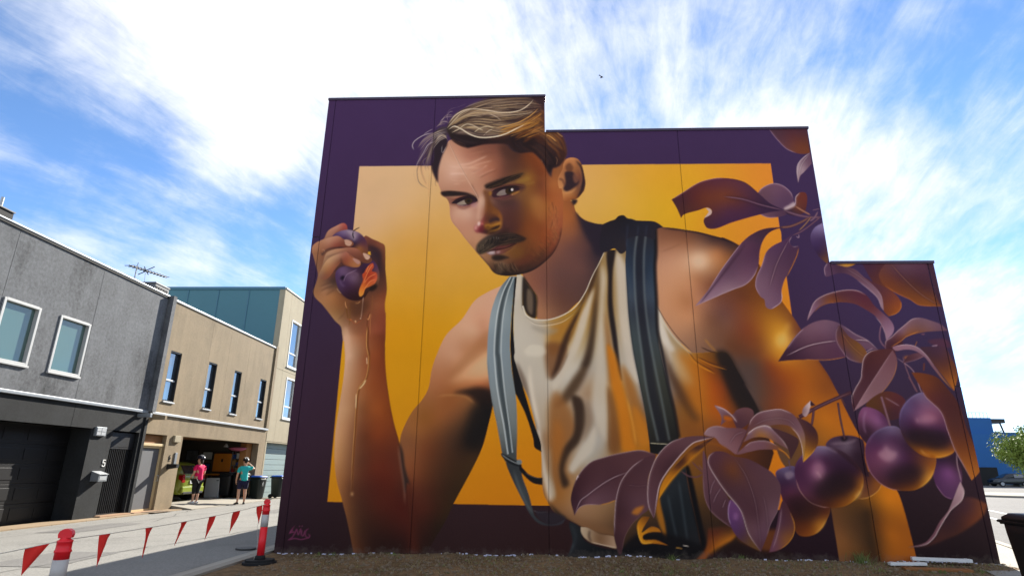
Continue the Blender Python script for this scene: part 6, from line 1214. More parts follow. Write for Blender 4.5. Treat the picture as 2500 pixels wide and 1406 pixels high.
# garage interior
MB().box((-6.6, y6(4.9), -.06), (-.05, y6(11.4), .14)).build('garage_floor', 'concrete', h6)
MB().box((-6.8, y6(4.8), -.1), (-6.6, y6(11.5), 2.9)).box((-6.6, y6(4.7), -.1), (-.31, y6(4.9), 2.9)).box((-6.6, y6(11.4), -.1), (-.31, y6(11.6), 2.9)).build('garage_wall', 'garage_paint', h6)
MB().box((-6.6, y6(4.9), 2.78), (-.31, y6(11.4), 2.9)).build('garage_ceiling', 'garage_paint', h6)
MB().box((-9, y6(2.95), -.1), (-8.8, y6(11.85), 6.95)).build('back_wall', 'wall_beige', h6)
MB().box((-.62, y6(10.72), .03), (-.32, y6(11.21), 2.50)).build('timber_return', 'timber', h6)
rd_ = MB()
for k in range(7): rd_.box((-2.6 + k * .32, y6(5.15), 2.58), (-2.30 + k * .32, y6(10.7), 2.62))
rd_.build('raised_door', 'brown_board', h6)
MB().prism([(-.048, -.05), (.75, -.05), (.75, .02), (-.048, .138)], y6(5.06), y6(11.21), 'y').build('driveway_apron', 'concrete', h6)
dm = MB(); dm.box((0, 0, 0), (.45, 1.0, .02), .006); dm.build('doormat', 'mat_brown', None, label='brown coir doormat below the grey screen door', cat='doormat').location = fpt(.16, 3.15, .012)
bpy.data.objects['doormat'].rotation_euler.z = HR

# ---------- third house (cream front, teal clad side)
h7 = empty('teal_sided_townhouse', fpt(0, 11.9, 0), HR, 'three storey townhouse with cream front and dark teal metal side wall', 'house')
def y7(y): return y - 11.9
win7 = [(13.15, 14.45, 6.5, 9.0), (13.35, 14.6, 3.85, 5.95), (17.0, 18.3, 6.5, 9.0), (17.2, 18.4, 3.85, 5.95)]
for z0, z1 in ((2.66, 6.2), (6.215, 10.35)):
    for a, b in ((11.92, 12.75), (12.76, 16.0), (16.01, 21.0)):
        holed(MB(), y7(a), y7(b), z0, z1, [(y7(w[0]), y7(w[1]), w[2], w[3]) for w in win7 if w[0] > a and w[1] < b and w[2] > z0 and w[3] < z1], 0, -.25).build('wall_panel', 'wall_cream', h7)
holed(MB(), y7(11.92), y7(21), -.1, 2.65, [(y7(12.05), y7(16.9), -.1, 2.60)], -.01, -.3).build('wall_panel', 'wall_cream', h7)
for (a, b, c, d) in win7:
    a, b = y7(a), y7(b); w = .07; fr = MB(); x0, x1 = -.16, .02
    for q in (((x0, a, c), (x1, a + w, d)), ((x0, b - w, c), (x1, b, d)), ((x0, a + w, d - w), (x1, b - w, d)), ((x0, a + w, c), (x1, b - w, c + w))): fr.box(*q)
    win = fr.build('window', 'white_paint', h7)
    zm = c + (d - c) * .3; MB().box((-.12, a + w, zm - .03), (-.05, b - w, zm + .03)).build('transom', 'white_paint', win)
    MB().box((-.10, a + w, c + w), (-.09, b - w, zm - .03)).build('pane', 'window_bright', win); MB().box((-.10, a + w, zm + .03), (-.09, b - w, d - w)).build('pane', 'window_bright', win)
    MB().box((-.1, a - .04, c - .06), (.06, b + .04, c - .002)).build('sill', 'white_paint', win)
mat('roller_door', lin('7d8f8f'), .5, .06, 3)
g = MB().box((-.36, y7(12.05), -.02), (-.34, y7(16.9), 2.6)).build('roller_door', 'roller_door', h7)
for k in range(10): MB().box((-.34, y7(12.05), k * .26 + .01), (-.31, y7(16.9), k * .26 + .25), .008).build('door_slat', 'roller_door', g)
# teal cladding boards on the side that faces down the street
xk = -.30; k = 0
while xk > -11:
    w = 1.62
    MB().box((xk - w + .006, y7(11.895), 6.9), (xk, y7(11.96), 10.30)).build('cladding_board', 'wall_teal', h7)
    MB().box((xk - w - .022, y7(11.87), 6.9), (xk - w + .022, y7(11.90), 10.29)).build('cover_strip', 'teal_trim', h7)
    xk -= w
MB().box((-.295, y7(11.87), 6.9), (0, y7(11.917), 10.35)).build('corner_trim', 'wall_cream', h7)
MB().box((-11, y7(11.84), 10.30), (-.02, y7(12.0), 10.44)).build('side_capping', 'teal_trim', h7)
MB().box((-.3, y7(11.92), 10.352), (.04, y7(21), 10.42)).build('parapet_capping', 'metal_light', h7)
MB().box((-11, y7(11.97), 6.8), (-.26, y7(20.9), 10.28)).build('upper_storey', 'wall_teal', h7)
MB().box((-11, y7(11.97), -.1), (-10.8, y7(20.9), 6.8)).box((-10.8, y7(20.7), -.1), (-.31, y7(20.9), 6.8)).build('back_wall', 'wall_cream', h7)
MB().box((-.02, y7(12.0), -.05), (.6, y7(17), .026)).build('driveway_apron', 'concrete', h7)

# things on the roofs
v = empty('roof_flue', fpt(-.75, -3.62, 7.09), HR, 'dark box with a slim silver flue pipe on the grey roof', 'flue')
MB().box((-.35, -.30, 0), (.35, .26, .50)).build('box', 'black_matte', v); MB().box((-.38, -.32, .50), (.38, .28, .53)).build('cap', 'door_grey', v)
MB().tube([(.1, .10, .53), (.1, .10, .88)], .035).build('pipe', 'metal_light', v)
ant = empty('tv_antenna', fpt(-1.8, 3.25, 7.05), HR, 'black television aerial with many rods on the roof', 'antenna')
MB().tube([(0, 0, 0), (0, 0, 1.5)], .022, 6).build('mast', 'metal_grey', ant); MB().tube([(0, .75, 0), (0, .5, 1.4)], .010, 5).build('stay', 'metal_grey', ant)
MB().tube([(0, -.40, 1.36), (0, 1.75, 1.62)], .026, 6).build('boom', 'black_paint', ant)
for k in range(12): MB().tube([(-.20 + .006 * k, -.36 + k * .19, 1.365 + k * .023), (.20 - .006 * k, -.36 + k * .19, 1.365 + k * .023)], .014, 5).build('rod', 'black_paint', ant)
for s in (-1, 1): MB().tube([(0, .52, 1.48), (s * .2, .66, 1.68)], .018, 5).tube([(0, .52, 1.46), (s * .2, .40, 1.28)], .018, 5).build('reflector', 'black_paint', ant)
MB().tube([(0, .02, 1.2), (0, .02, 1.62)], .012, 5).build('dipole', 'black_paint', ant)
ac = empty('air_conditioner', fpt(-1.5, 3.72, 7.05), HR, 'grey louvred evaporative cooler box on the beige townhouse roof', 'air conditioner')
MB().box((-.5, -.42, 0), (.5, .42, .82), .03).build('casing', 'door_grey', ac); MB().box((-.52, -.44, .82), (.52, .44, .88), .02).build('lid', 'door_grey', ac)
for k in range(5): MB().box((.502, -.36 + k * .15, .12), (.512, -.27 + k * .15, .74)).build('louvre', 'black_matte', ac)
# ================================================================ things
mat('red_plastic', lin('e8202a'), .42, .06, 6, .02, 30); mat('red_flag', lin('e02a20'), .75, .08, 12); mat('reflective', lin('b9b3ac'), .45, .05, 10); mat('rubber', lin('1c1b1b'), .85, .2, 8, .2, 60)
mat('rope', lin('b8b0a2'), .9, .1, 30); mat('bin_green', lin('1b2421'), .5, .1, 4); mat('bin_black', lin('141518'), .5, .1, 4); mat('bin_blue', lin('1f5fc4'), .45, .08, 6)
mat('skin', lin('c79a80'), .6, .05, 20); mat('pink_shirt', lin('d8105a'), .85, .08, 8, .3, 30); mat('teal_shirt', lin('27b3b0'), .85, .08, 8, .3, 30); mat('leggings', lin('121114'), .8, .1, 8)
mat('navy', lin('1a1838'), .85, .1, 8); mat('hair_dark', lin('2a1f1a'), .8, .2, 30); mat('helmet_dark', lin('1c2130'), .3, .1, 10); mat('shoe_white', lin('dcdcdc'), .6, .1, 10); mat('shoe_black', lin('17171a'), .6, .1, 10)
mat('car_lime', lin('7d8a2a'), .28, .03, 3, spec=.7); mat('car_dark', lin('20242a'), .25, .03, 3, spec=.7); mat('tail_red', lin('8e1410'), .2, .05, 10, spec=.8); mat('plate', lin('e4e6e8'), .4, .03, 10)
mat('orange_wood', lin('c8781f'), .55, .12, 3, .1, 20, streak=.2); mat('fridge', lin('b9bcbc'), .4, .04, 4); mat('box_card', lin('a58050'), .9, .15, 4); mat('box_red', lin('9a2a2a'), .6, .1, 5); mat('box_blue', lin('2c4a86'), .6, .1, 5); mat('box_white', lin('c8c8c2'), .6, .1, 5); mat('pink_board', lin('b0607a'), .5, .1, 4)
mat('plank_white', lin('d6d4cf'), .7, .1, 5, .2, 30); mat('plank_brown', lin('8a5a30'), .8, .2, 4, .3, 30, streak=.2); mat('paint_fleck', lin('c9c6d6'), .8, .2, 20); mat('bird_black', lin('101012'), .7, .1, 10)

# ---------- delineator posts and bunting
def make_bollard(loc, label, rz=0.0):
    t = empty('delineator_post', loc, rz, label, 'bollard', 'red and white posts holding the bunting')
    pts = []
    for k in range(24):
        a = 2 * math.pi * k / 24; s = 1.0 if k % 3 else .9
        pts.append((.26 * math.cos(a), .21 * math.sin(a)))
    b = MB(); b.prism(pts, 0, .035, 'z'); b.prism([(x * .86, y * .86) for x, y in pts], .035, .07, 'z'); b.lathe([(.085, .065), (.075, .11), (.062, .13)], (0, 0, 0), 18); b.build('base', 'rubber', t)
    MB().lathe([(.058, .10), (.056, .55)], (0, 0, 0), 22).build('tube', 'red_plastic', t)
    MB().lathe([(.0575, .551), (.0575, .735)], (0, 0, 0), 22).build('reflective_band', 'reflective', t)
    MB().lathe([(.056, .736), (.056, .785), (.062, .79), (.062, .805), (.056, .81), (.055, .865), (.058, .868), (.058, .88), (.045, .885), (.034, .90), (.034, .91)], (0, 0, 0), 22).build('upper_tube', 'red_plastic', t)
    top = MB()
    prof = [(-.046, .900), (-.052, .928), (-.042, .955), (-.018, .970), (.018, .970), (.042, .955), (.052, .928), (.046, .900)]
    top.prism(prof, -.032, .032, 'y'); top.build('grip_top', 'red_plastic', t)
    return t
B2 = on_ground(633, 1376, .01); B2.z = .012
d = ray(165, 1293); k = (.972 - EYE) / d[2]; B1 = Vector((d[0] * k, d[1] * k, .012))
d = ray(-10, 1366); k = (B1.y * .93) / d[1]; pl = Vector((d[0] * k, d[1] * k, 0))
B3 = B1 + (pl - Vector((B1.x, B1.y, 0))).normalized() * 3.2; B3.z = .012
make_bollard(B1, 'red and grey post beside the street kerb, second from the painted wall', .3)
make_bollard(B2, 'red post with white band standing by the painted wall corner', .4)
make_bollard(B3, 'red post at the end of the bunting, farthest from the painted wall', 0)
bunt = empty('bunting', (0, 0, 0), 0, 'string of small red triangular pennants strung between the posts', 'bunting')
def sag(A, B, s, dz): return A.lerp(B, s) - Vector((0, 0, dz * 4 * s * (1 - s)))
rp = MB(); zt = .895
segs = [(B3 + Vector((0, 0, zt)), B1 + Vector((0, 0, zt - .01)), .14, [.38, .66, .938]), (B1 + Vector((0, 0, zt - .01)), B2 + Vector((0, 0, zt)), .035, [.115, .27, .425, .58, .745, .935])]
flags = []
for A, B, dz, fs in segs:
    rp.tube([sag(A, B, i / 24, dz) for i in range(25)], .0035, 5)
    for s in fs: flags.append((sag(A, B, s - .02, dz), (B - A).normalized(), A, B, s, dz))
e_ = B2 + Vector((-.06, -.05, .9)); rp.tube([e_, e_ + Vector((-.03, 0, -.35)), e_ + Vector((.01, 0, -.6)), e_ + Vector((-.03, .02, -.88))], .003, 5)
rp.build('cord', 'rope', bunt)
for i, (p0, dd, A, B, s, dz) in enumerate(flags):
    L = .155 if i < 3 else .19; p1 = sag(A, B, s - .02 + L / (B - A).length, dz)
    side = Vector((-dd.y, dd.x, 0)); lean = rnd.uniform(-.06, .05)
    tip = p0.lerp(p1, .42 + rnd.uniform(-.12, .06)) - Vector((0, 0, (.23 if i < 3 else .27) + rnd.uniform(-.02, .02))) + side * rnd.uniform(-.05, .05) - dd * .05
    mb = MB(); n = 6; vs = []; fsx = []
    for r_ in range(n + 1):
        t = r_ / n
        for c_ in range(n + 1):
            q = p0.lerp(p1, c_ / n).lerp(tip, t); bulge = math.sin(c_ / n * math.pi * 1.3 + i) * .035 * (1 - t) * math.sin(t * 3 + .4)
            vs.append(q + side * bulge)
    for r_ in range(n):
        for c_ in range(n): kk = r_ * (n + 1) + c_; fsx.append((kk, kk + 1, kk + n + 2, kk + n + 1))
    mb.add(vs, fsx, True); mb.v += [tuple(Vector(v_) + side * .0015) for v_ in vs]; o = len(vs); mb.f += [tuple(reversed([j + o for j in q])) for q in fsx]; mb.sm += [True] * len(fsx)
    mb.build('pennant', 'red_flag', bunt, fix=False)
    
# ---------- wheelie bins
def make_bin(loc, rz, body, lid, label, number=False):
    t = empty('wheelie_bin', loc, rz, label, 'bin', 'wheelie bins')
    secs = []
    for z, hx, hy in ((.06, .21, .20), (.10, .225, .215), (.85, .29, .275), (.96, .295, .28)):
        c = []
        for k in range(24):
            a = 2 * math.pi * (k + .5) / 24; ca, sa = math.cos(a), math.sin(a); e = .35
            c.append((hx * math.copysign(abs(ca) ** e, ca), hy * math.copysign(abs(sa) ** e, sa), z))
        secs.append(c)
    MB().loft(secs).build('body', body, t)
    MB().box((-.31, -.295, .955), (.30, .295, .985), .012).build('rim', body, t)
    l = MB(); l.loft([[(x * 1.04, y * 1.04, .987) for x, y, z in secs[3]], [(x * 1.03, y * 1.03, 1.015) for x, y, z in secs[3]], [(x * .8 - .02, y * .8, 1.055) for x, y, z in secs[3]]]); l.build('lid', lid, t)
    MB().tube([(-.34, -.24, .95), (-.34, .24, .95)], .018).build('handle', body, t)
    for s in (-1, 1): MB().tube([(-.22, s * .20, .10), (-.22, s * .26, .10)], .10, 18).build('wheel', 'rubber', t)
    if number:
        mb = MB()
        for (a, b, c, d_) in ((0, .86, .5, 1), (.38, .5, .5, .9), (0, .44, .5, .58), (0, .1, .12, .5), (0, 0, .5, .14), (-.1, -.3, .6, -.22)): mb.box((.268, -.05 + a * .14, .66 + b * .14), (.284, -.05 + c * .14, .66 + d_ * .14))
        mb.build('number', 'white_paint', t)
    return t
make_bin(fpt(.28, 11.05, .02), HR + R(-14), 'bin_green', 'bin_blue', 'dark wheelie bin with blue lid, beside the man in teal', True)
make_bin(fpt(.42, 12.95, .02), HR + R(-8), 'bin_green', 'bin_blue', 'dark wheelie bin with blue lid, in front of the grey roller door', True)
make_bin(fpt(-.90, 10.5, .142), HR + R(-85), 'bin_black', 'bin_black', 'black wheelie bin inside the open garage beside the white cabinet')
make_bin(fpt(-.30, 10.55, .142), HR + R(-92), 'bin_black', 'bin_black', 'black wheelie bin inside the open garage behind the man')
d = ray(2474, 1262); k = (1.05 - EYE) / d[2]; bl = Vector((d[0] * k, d[1] * k, 0))
make_bin(bl + Vector((.34, .02, .02)), R(-100), 'bin_black', 'bin_black', 'black wheelie bin on the footpath past the painted wall')

# ---------- hatchback
def make_car(name, loc, rz, paint, label):
    t = empty(name, loc, rz, label, 'car')      # +x is the front, rear at x = 0
    W = .84
    def sec(x, pts):
        r_ = [(x, y, z) for y, z in pts]; return r_ + [(x, -y, z) for y, z in reversed(pts)]
    prof = [(0.0, .60, .78, .55, .93), (.05, .74, .82, .62, 1.02), (.30, .80, .84, .70, 1.02), (.9, .83, .84, .76, 1.0), (1.8, .84, .85, .78, .98), (2.7, .84, .84, .76, .95), (3.3, .82, .80, .72, .90), (3.75, .70, .66, .55, .75), (3.85, .58, .55, .5, .62)]
    secs = []
    for x, wb, wm, wt, zt in prof: secs.append(sec(x, [(wb * .9, .26), (wb, .34), (wm, .55), (wm, .72), (wt + .06, zt - .06), (wt, zt)]))
    MB().loft(secs).build('body', paint, t)
    cab = []
    for x, w0, w1, z0, z1 in ((.10, .66, .54, .98, 1.02), (.38, .74, .58, .98, 1.42), (.8, .75, .60, .98, 1.50), (1.7, .75, .60, .97, 1.49), (2.3, .74, .58, .96, 1.32), (2.85, .72, .62, .94, .97)):
        cab.append(sec(x, [(w0, z0), ((w0 + w1) / 2 + .01, (z0 + z1) / 2), (w1, z1 - .02), (w1 - .1, z1)]))
    MB().loft(cab).build('cabin', paint, t)
    MB().add([(.095, -.56, 1.04), (.095, .56, 1.04), (.335, .50, 1.36), (.335, -.50, 1.36)], [(0, 1, 2, 3)]).build('rear_window', 'window_glass', t)
    MB().box((-.06, -.78, .30), (.12, .78, .56), .05).build('bumper', paint, t); MB().box((-.07, -.70, .27), (.05, .70, .36), .02).build('bumper_trim', 'black_matte', t)
    MB().box((-.04, -.26, .66), (-.01, .26, .79), .008).build('number_plate', 'plate', t); MB().box((-.048, -.20, .70), (-.041, .20, .75)).build('plate_text_band', 'metal_grey', t)
    for s in (-1, 1):
        MB().prism([(s * .58, .72), (s * .78, .70), (s * .80, .98), (s * .66, 1.02)], -.015, .16, 'x').build('tail_light', 'tail_red', t)
        MB().add([(.5, s * .765, 1.02), (1.6, s * .775, 1.01), (1.55, s * .66, 1.38), (.62, s * .66, 1.38)], [(0, 1, 2, 3)]).build('side_window', 'window_glass', t)
        for x in (.62, 3.05):
            w = MB().tube([(x, s * .66, .31), (x, s * .86, .31)], .31, 24).build('wheel', 'rubber', t); MB().tube([(x, s * .861, .31), (x, s * .872, .31)], .20, 16).build('rim', 'metal_light', w)
        MB().add([(2.35, 0, 1.33), (2.95, 0, 1.0), (2.85, s * .62, .99), (2.33, s * .52, 1.31)], [(0, 1, 2, 3)]).build('windscreen', 'window_glass', t)
    return t
make_car('lime_hatchback', fpt(-.95, 7.85, .142), HR + math.pi, 'car_lime', 'lime green hatchback parked tail out in the open garage')

# ---------- garage contents
GF = .142
HS = HR - R(90)       # things along the garage side wall face back down the street (their front is local +x)
cab = empty('storage_cabinet', fpt(-1.40, 10.48, GF), HS, 'low pale grey cabinet standing in the garage beside the lime car', 'cabinet')
MB().box((-.26, -.31, 0), (.26, .31, .83), .01).build('carcass', 'fridge', cab); MB().box((.262, -.30, .03), (.285, .30, .81), .006).build('door', 'fridge', cab); MB().box((.286, .18, .71), (.30, .28, .74)).build('handle', 'black_matte', cab)
wb = empty('workbench', fpt(-1.35, 11.08, GF), HS, 'timber workbench with orange top along the garage side wall', 'workbench')
MB().box((-.28, -.8, .94), (.30, .8, 1.0), .006).build('bench_top', 'orange_wood', wb)
for s in (-1, 1):
    for q in (-1, 1): MB().box((q * .22 - .04, s * .72 - .04, 0), (q * .22 + .04, s * .72 + .04, .94)).build('leg', 'brown_board', wb)
MB().box((-.25, -.74, .25), (.25, .74, .29)).build('lower_shelf', 'brown_board', wb)
oc = empty('wall_cupboard', fpt(-1.56, 11.22, 1.24), HS, 'orange timber cupboard fixed above the garage workbench', 'cupboard')
MB().box((-.17, -.43, 0), (.12, .43, .80), .01).build('carcass', 'orange_wood', oc); MB().box((.122, -.42, .02), (.142, .42, .78), .006).build('door', 'orange_wood', oc); MB().box((.143, -.05, .42), (.16, .03, .56)).build('handle', 'black_matte', oc)
sh = empty('shelf_rack', fpt(-.86, 11.22, 1.18), HS, 'metal shelf rack on the garage wall beside the orange cupboard', 'shelf')
for s in (-1, 1):
    for q in (-1, 1): MB().box((q * .14 - .015, s * .26 - .015, 0), (q * .14 + .015, s * .26 + .015, .95)).build('post', 'metal_grey', sh)
for z in (.02, .32, .62): MB().box((-.15, -.27, z), (.15, .27, z + .02)).build('shelf', 'metal_grey', sh)
mats_ = ['box_red', 'box_card', 'box_blue', 'box_white']; words = {'box_red': 'red', 'box_card': 'brown cardboard', 'box_blue': 'blue', 'box_white': 'white'}
for zi, z in enumerate((.04, .34, .64)):
    for j in range(3):
        w = .14 + .02 * ((zi + j) % 2); hh = .14 + .05 * ((zi * 2 + j) % 3); mm = mats_[(zi + j) % 4]
        o = MB().box((-.11, 0, 0), (.11, w, hh), .010).box((-.114, -.004, hh * .78), (.114, w + .004, hh * .95), .005).build('storage_box', mm, None, fpt(-.86 - .245 + j * .165, 11.22, 1.18 + z), words[mm] + ' storage box on the ' + ('bottom', 'middle', 'top')[zi] + ' level of the garage rack', 'box', 'boxes on the garage rack')
        o.rotation_euler.z = HS
for i, (x_, z, w, hh, mm, lab) in enumerate(((-2.45, 1.75, .5, .38, 'box_white', 'framed pale picture on the garage wall beside the orange cupboard'), (-3.2, 1.70, .6, .5, 'wall_grey', 'grey notice board deeper in the garage on the side wall'), (-2.45, 1.30, .4, .3, 'box_blue', 'small blue picture hung below the framed pale picture'))):
    t = empty('wall_picture', fpt(x_, 11.39, z), HS, lab, 'picture'); MB().box((0, -w / 2, 0), (.03, w / 2, hh)).build('frame', 'black_matte', t); MB().box((.031, -w / 2 + .03, .03), (.036, w / 2 - .03, hh - .03)).build('sheet', mm, t)
hb = MB(); hb.loft([[(x, y * s_, z * s_ + .0) for y, z in ((-.16, 0), (0, -.12), (.16, 0), (.11, .05), (-.11, .05))] for x, s_ in ((-.0, .12), (.15, .8), (.4, 1), (.62, .9), (.8, .25))])
o = hb.build('surf_board', 'pink_board', None, fpt(-1.05, 10.5, 2.26), 'pink board slung under the garage ceiling', 'board'); o.rotation_euler = (0, 0, HR + R(4))
lp = empty('pendant_lamp', fpt(-.93, 10.0, 2.45), HR, 'small unlit lamp hanging from the garage ceiling', 'lamp'); MB().tube([(0, 0, 0), (0, 0, .13)], .008, 5).build('cord', 'black_matte', lp); MB().lathe([(.02, 0), (.05, -.04), (.10, -.14), (.10, -.15)], (0, 0, 0), 14).build('shade', 'metal_light', lp)

# ---------- people
def skinned(name, joints, edges, m, parent, sub=2, root=0):
    me = bpy.data.meshes.new(name); names = list(joints); idx = {n_: i for i, n_ in enumerate(names)}
    me.from_pydata([joints[n_][0] for n_ in names], [(idx[a], idx[b]) for a, b in edges], [])
    me.materials.append(MATS[m]); o = link(name, me, parent)
    md = o.modifiers.new('skin', 'SKIN'); md.use_smooth_shade = True
    for i, n_ in enumerate(names):
        r_ = joints[n_][1]; sv = me.skin_vertices[0].data[i]; sv.radius = r_ if isinstance(r_, tuple) else (r_, r_); sv.use_root = (i == root)
    md2 = o.modifiers.new('sub', 'SUBSURF'); md2.levels = sub; md2.render_levels = sub
    return o
def hand(J, E, side, wrist, dirv, spread, pre):
    """palm and five separate fingers continuing from the wrist"""
    dv = Vector(dirv).normalized(); sv = Vector(spread).normalized(); up = dv.cross(sv)
    w = Vector(wrist); palm = w + dv * .055; J[pre + 'palm'] = (palm, (.036, .018)); E.append((pre + 'wrist', pre + 'palm'))
    for i, (off, ln) in enumerate(((-.030, .070), (-.010, .082), (.010, .078), (.030, .062))):
        k0 = palm + dv * .045 + sv * off; k1 = k0 + dv * ln * .5 + up * .008; k2 = k1 + dv * ln * .45 + up * .02
        for n_, q, r_ in (('k%d' % i, k0, .010), ('m%d' % i, k1, .009), ('t%d' % i, k2, .007)): J[pre + n_] = (q, r_)
        E += [(pre + 'palm', pre + 'k%d' % i), (pre + 'k%d' % i, pre + 'm%d' % i), (pre + 'm%d' % i, pre + 't%d' % i)]
    t0 = palm - sv * .035 - dv * .02; t1 = t0 - sv * .025 + dv * .035 + up * .01; t2 = t1 + dv * .03 + up * .01
    for n_, q, r_ in (('th0', t0, .012), ('th1', t1, .010), ('th2', t2, .008)): J[pre + n_] = (q, r_)
    E += [(pre + 'palm', pre + 'th0'), (pre + 'th0', pre + 'th1'), (pre + 'th1', pre + 'th2')]

def helmet(parent, c, m, tilt=0.0):
    mb = MB(); secs = []
    for i in range(7):
        t = i / 6; a = t * math.pi / 2; r_ = math.cos(a) if i < 6 else .05; z = math.sin(a)
        secs.append([(c[0] + .155 * r_ * math.cos(2 * math.pi * k / 20) * 1.12 * (1 + .10 * (math.cos(2 * math.pi * k / 20) < -.5)), c[1] + .118 * r_ * math.sin(2 * math.pi * k / 20) * (1 + .04 * (k % 2)), c[2] + z * .115 + tilt * math.cos(2 * math.pi * k / 20) * r_) for k in range(20)])
    secs.insert(0, [(c[0] + (p[0] - c[0]) * .93, c[1] + (p[1] - c[1]) * .93, p[2] - .025) for p in secs[0]])
    mb.loft(secs); h = mb.build('helmet', m, parent)
    mb = MB()
    for s in (-.055, 0, .055): mb.tube([(c[0] + .15 * math.cos(a), c[1] + s, c[2] + .11 * math.sin(a) * (1 - abs(s) * 2) + .006) for a in (.5, 1.0, 1.57, 2.1, 2.6)], .012, 6)
    mb.build('helmet_rib', 'metal_light' if m == 'helmet_dark' else 'white_paint', h); return h

def shoes(parent, spots, m):
    for (x, y, ang) in spots:
        mb = MB(); M_ = Matrix.Translation((x, y, 0)) @ Matrix.Rotation(ang, 4, 'Z')
        secs = []
        for t, w, z in ((-.085, .030, .07), (-.06, .040, .085), (0, .042, .08), (.06, .046, .065), (.12, .047, .05), (.165, .035, .035), (.18, .012, .02)):
            secs.append([M_ @ Vector((t, yy_ * w, zz)) for yy_, zz in ((-1, .004), (-1.05, z * .5), (-.6, z), (.6, z), (1.05, z * .5), (1, .004))])
        mb.loft(secs); mb.build('shoe', m, parent)

# local axes of a figure: x forward, y to the figure's left, z up
def woman(loc, rz):
    t = empty('person', loc, rz, 'person in pink top, black leggings and cycle helmet, back turned, facing the garage', 'person')
    J, E = {}, []
    def b(n_, p, r_, prev=None):
        J[n_] = (Vector(p), r_)
        if prev: E.append((prev, n_))
    b('pelvis', (0, 0, .88), (.15, .12)); b('waist', (0, 0, 1.02), (.14, .10), 'pelvis'); b('chest', (.01, 0, 1.22), (.155, .11), 'waist'); b('neck0', (0, 0, 1.38), (.075, .07), 'chest'); b('neck', (.01, 0, 1.44), .052, 'neck0'); b('head0', (.03, 0, 1.52), (.075, .085), 'neck'); b('head1', (.03, 0, 1.60), (.078, .092), 'head0'); b('crown', (.02, 0, 1.68), (.06, .07), 'head1')
    b('nose', (.125, 0, 1.565), .016, 'head0')
    for s, pre in ((1, 'l'), (-1, 'r')):
        b(pre + 'hip', (0, s * .095, .84), (.105, .10), 'pelvis'); b(pre + 'knee', (.03, s * .085, .47), .062, pre + 'hip'); b(pre + 'calf', (0, s * .085, .33), .056, pre + 'knee'); b(pre + 'ankle', (0, s * .09, .09), .036, pre + 'calf'); b(pre + 'toe', (.10, s * .10, .035), .032, pre + 'ankle')
        b(pre + 'sh', (0, s * .165, 1.34), .058, 'chest'); b(pre + 'el', (-.02, s * .235, 1.10), .042, pre + 'sh'); b(pre + 'wrist', (.14, s * .20, .95), .028, pre + 'el')
        hand(J, E, s, (.14, s * .20, .95), (.6, -s * .35, -.5), (.3, s * .2, .6), pre)
    skinned('body', J, E, 'skin', t)
    S, SE = {}, []
    def c(n_, p, r_, prev=None):
        S[n_] = (Vector(p), r_)
        if prev: SE.append((prev, n_))
    c('hem', (0, 0, .80), (.195, .155)); c('hip', (0, 0, .90), (.19, .15), 'hem'); c('waist', (0, 0, 1.05), (.17, .13), 'hip'); c('chest', (.01, 0, 1.22), (.18, .135), 'waist'); c('yoke', (0, 0, 1.35), (.13, .10), 'chest'); c('col', (0, 0, 1.41), (.075, .07), 'yoke')
    for s, pre in ((1, 'l'), (-1, 'r')): c(pre + 's', (0, s * .165, 1.335), .078, 'yoke'); c(pre + 'e', (-.015, s * .225, 1.16), .072, pre + 's')
    skinned('top', S, SE, 'pink_shirt', t)
    S, SE = {}, []
    c('p', (0, 0, .88), (.175, .145)); 
    for s, pre in ((1, 'l'), (-1, 'r')): c(pre + 'h', (0, s * .10, .80), (.118, .12), 'p'); c(pre + 'm', (.015, s * .09, .62), .092, pre + 'h'); c(pre + 'k', (.03, s * .086, .46), .073, pre + 'm'); c(pre + 'c', (0, s * .086, .32), .066, pre + 'k')
    skinned('leggings', S, SE, 'leggings', t)
    S, SE = {}, []; c('a', (-.03, 0, 1.62), .085); c('b', (-.06, 0, 1.53), .065, 'a'); c('c', (-.085, 0, 1.42), .035, 'b'); skinned('hair', S, SE, 'hair_dark', t)
    helmet(t, (.015, 0, 1.645), 'helmet_dark', .02); shoes(t, ((.02, .095, .15), (.02, -.095, -.15)), 'shoe_white'); return t
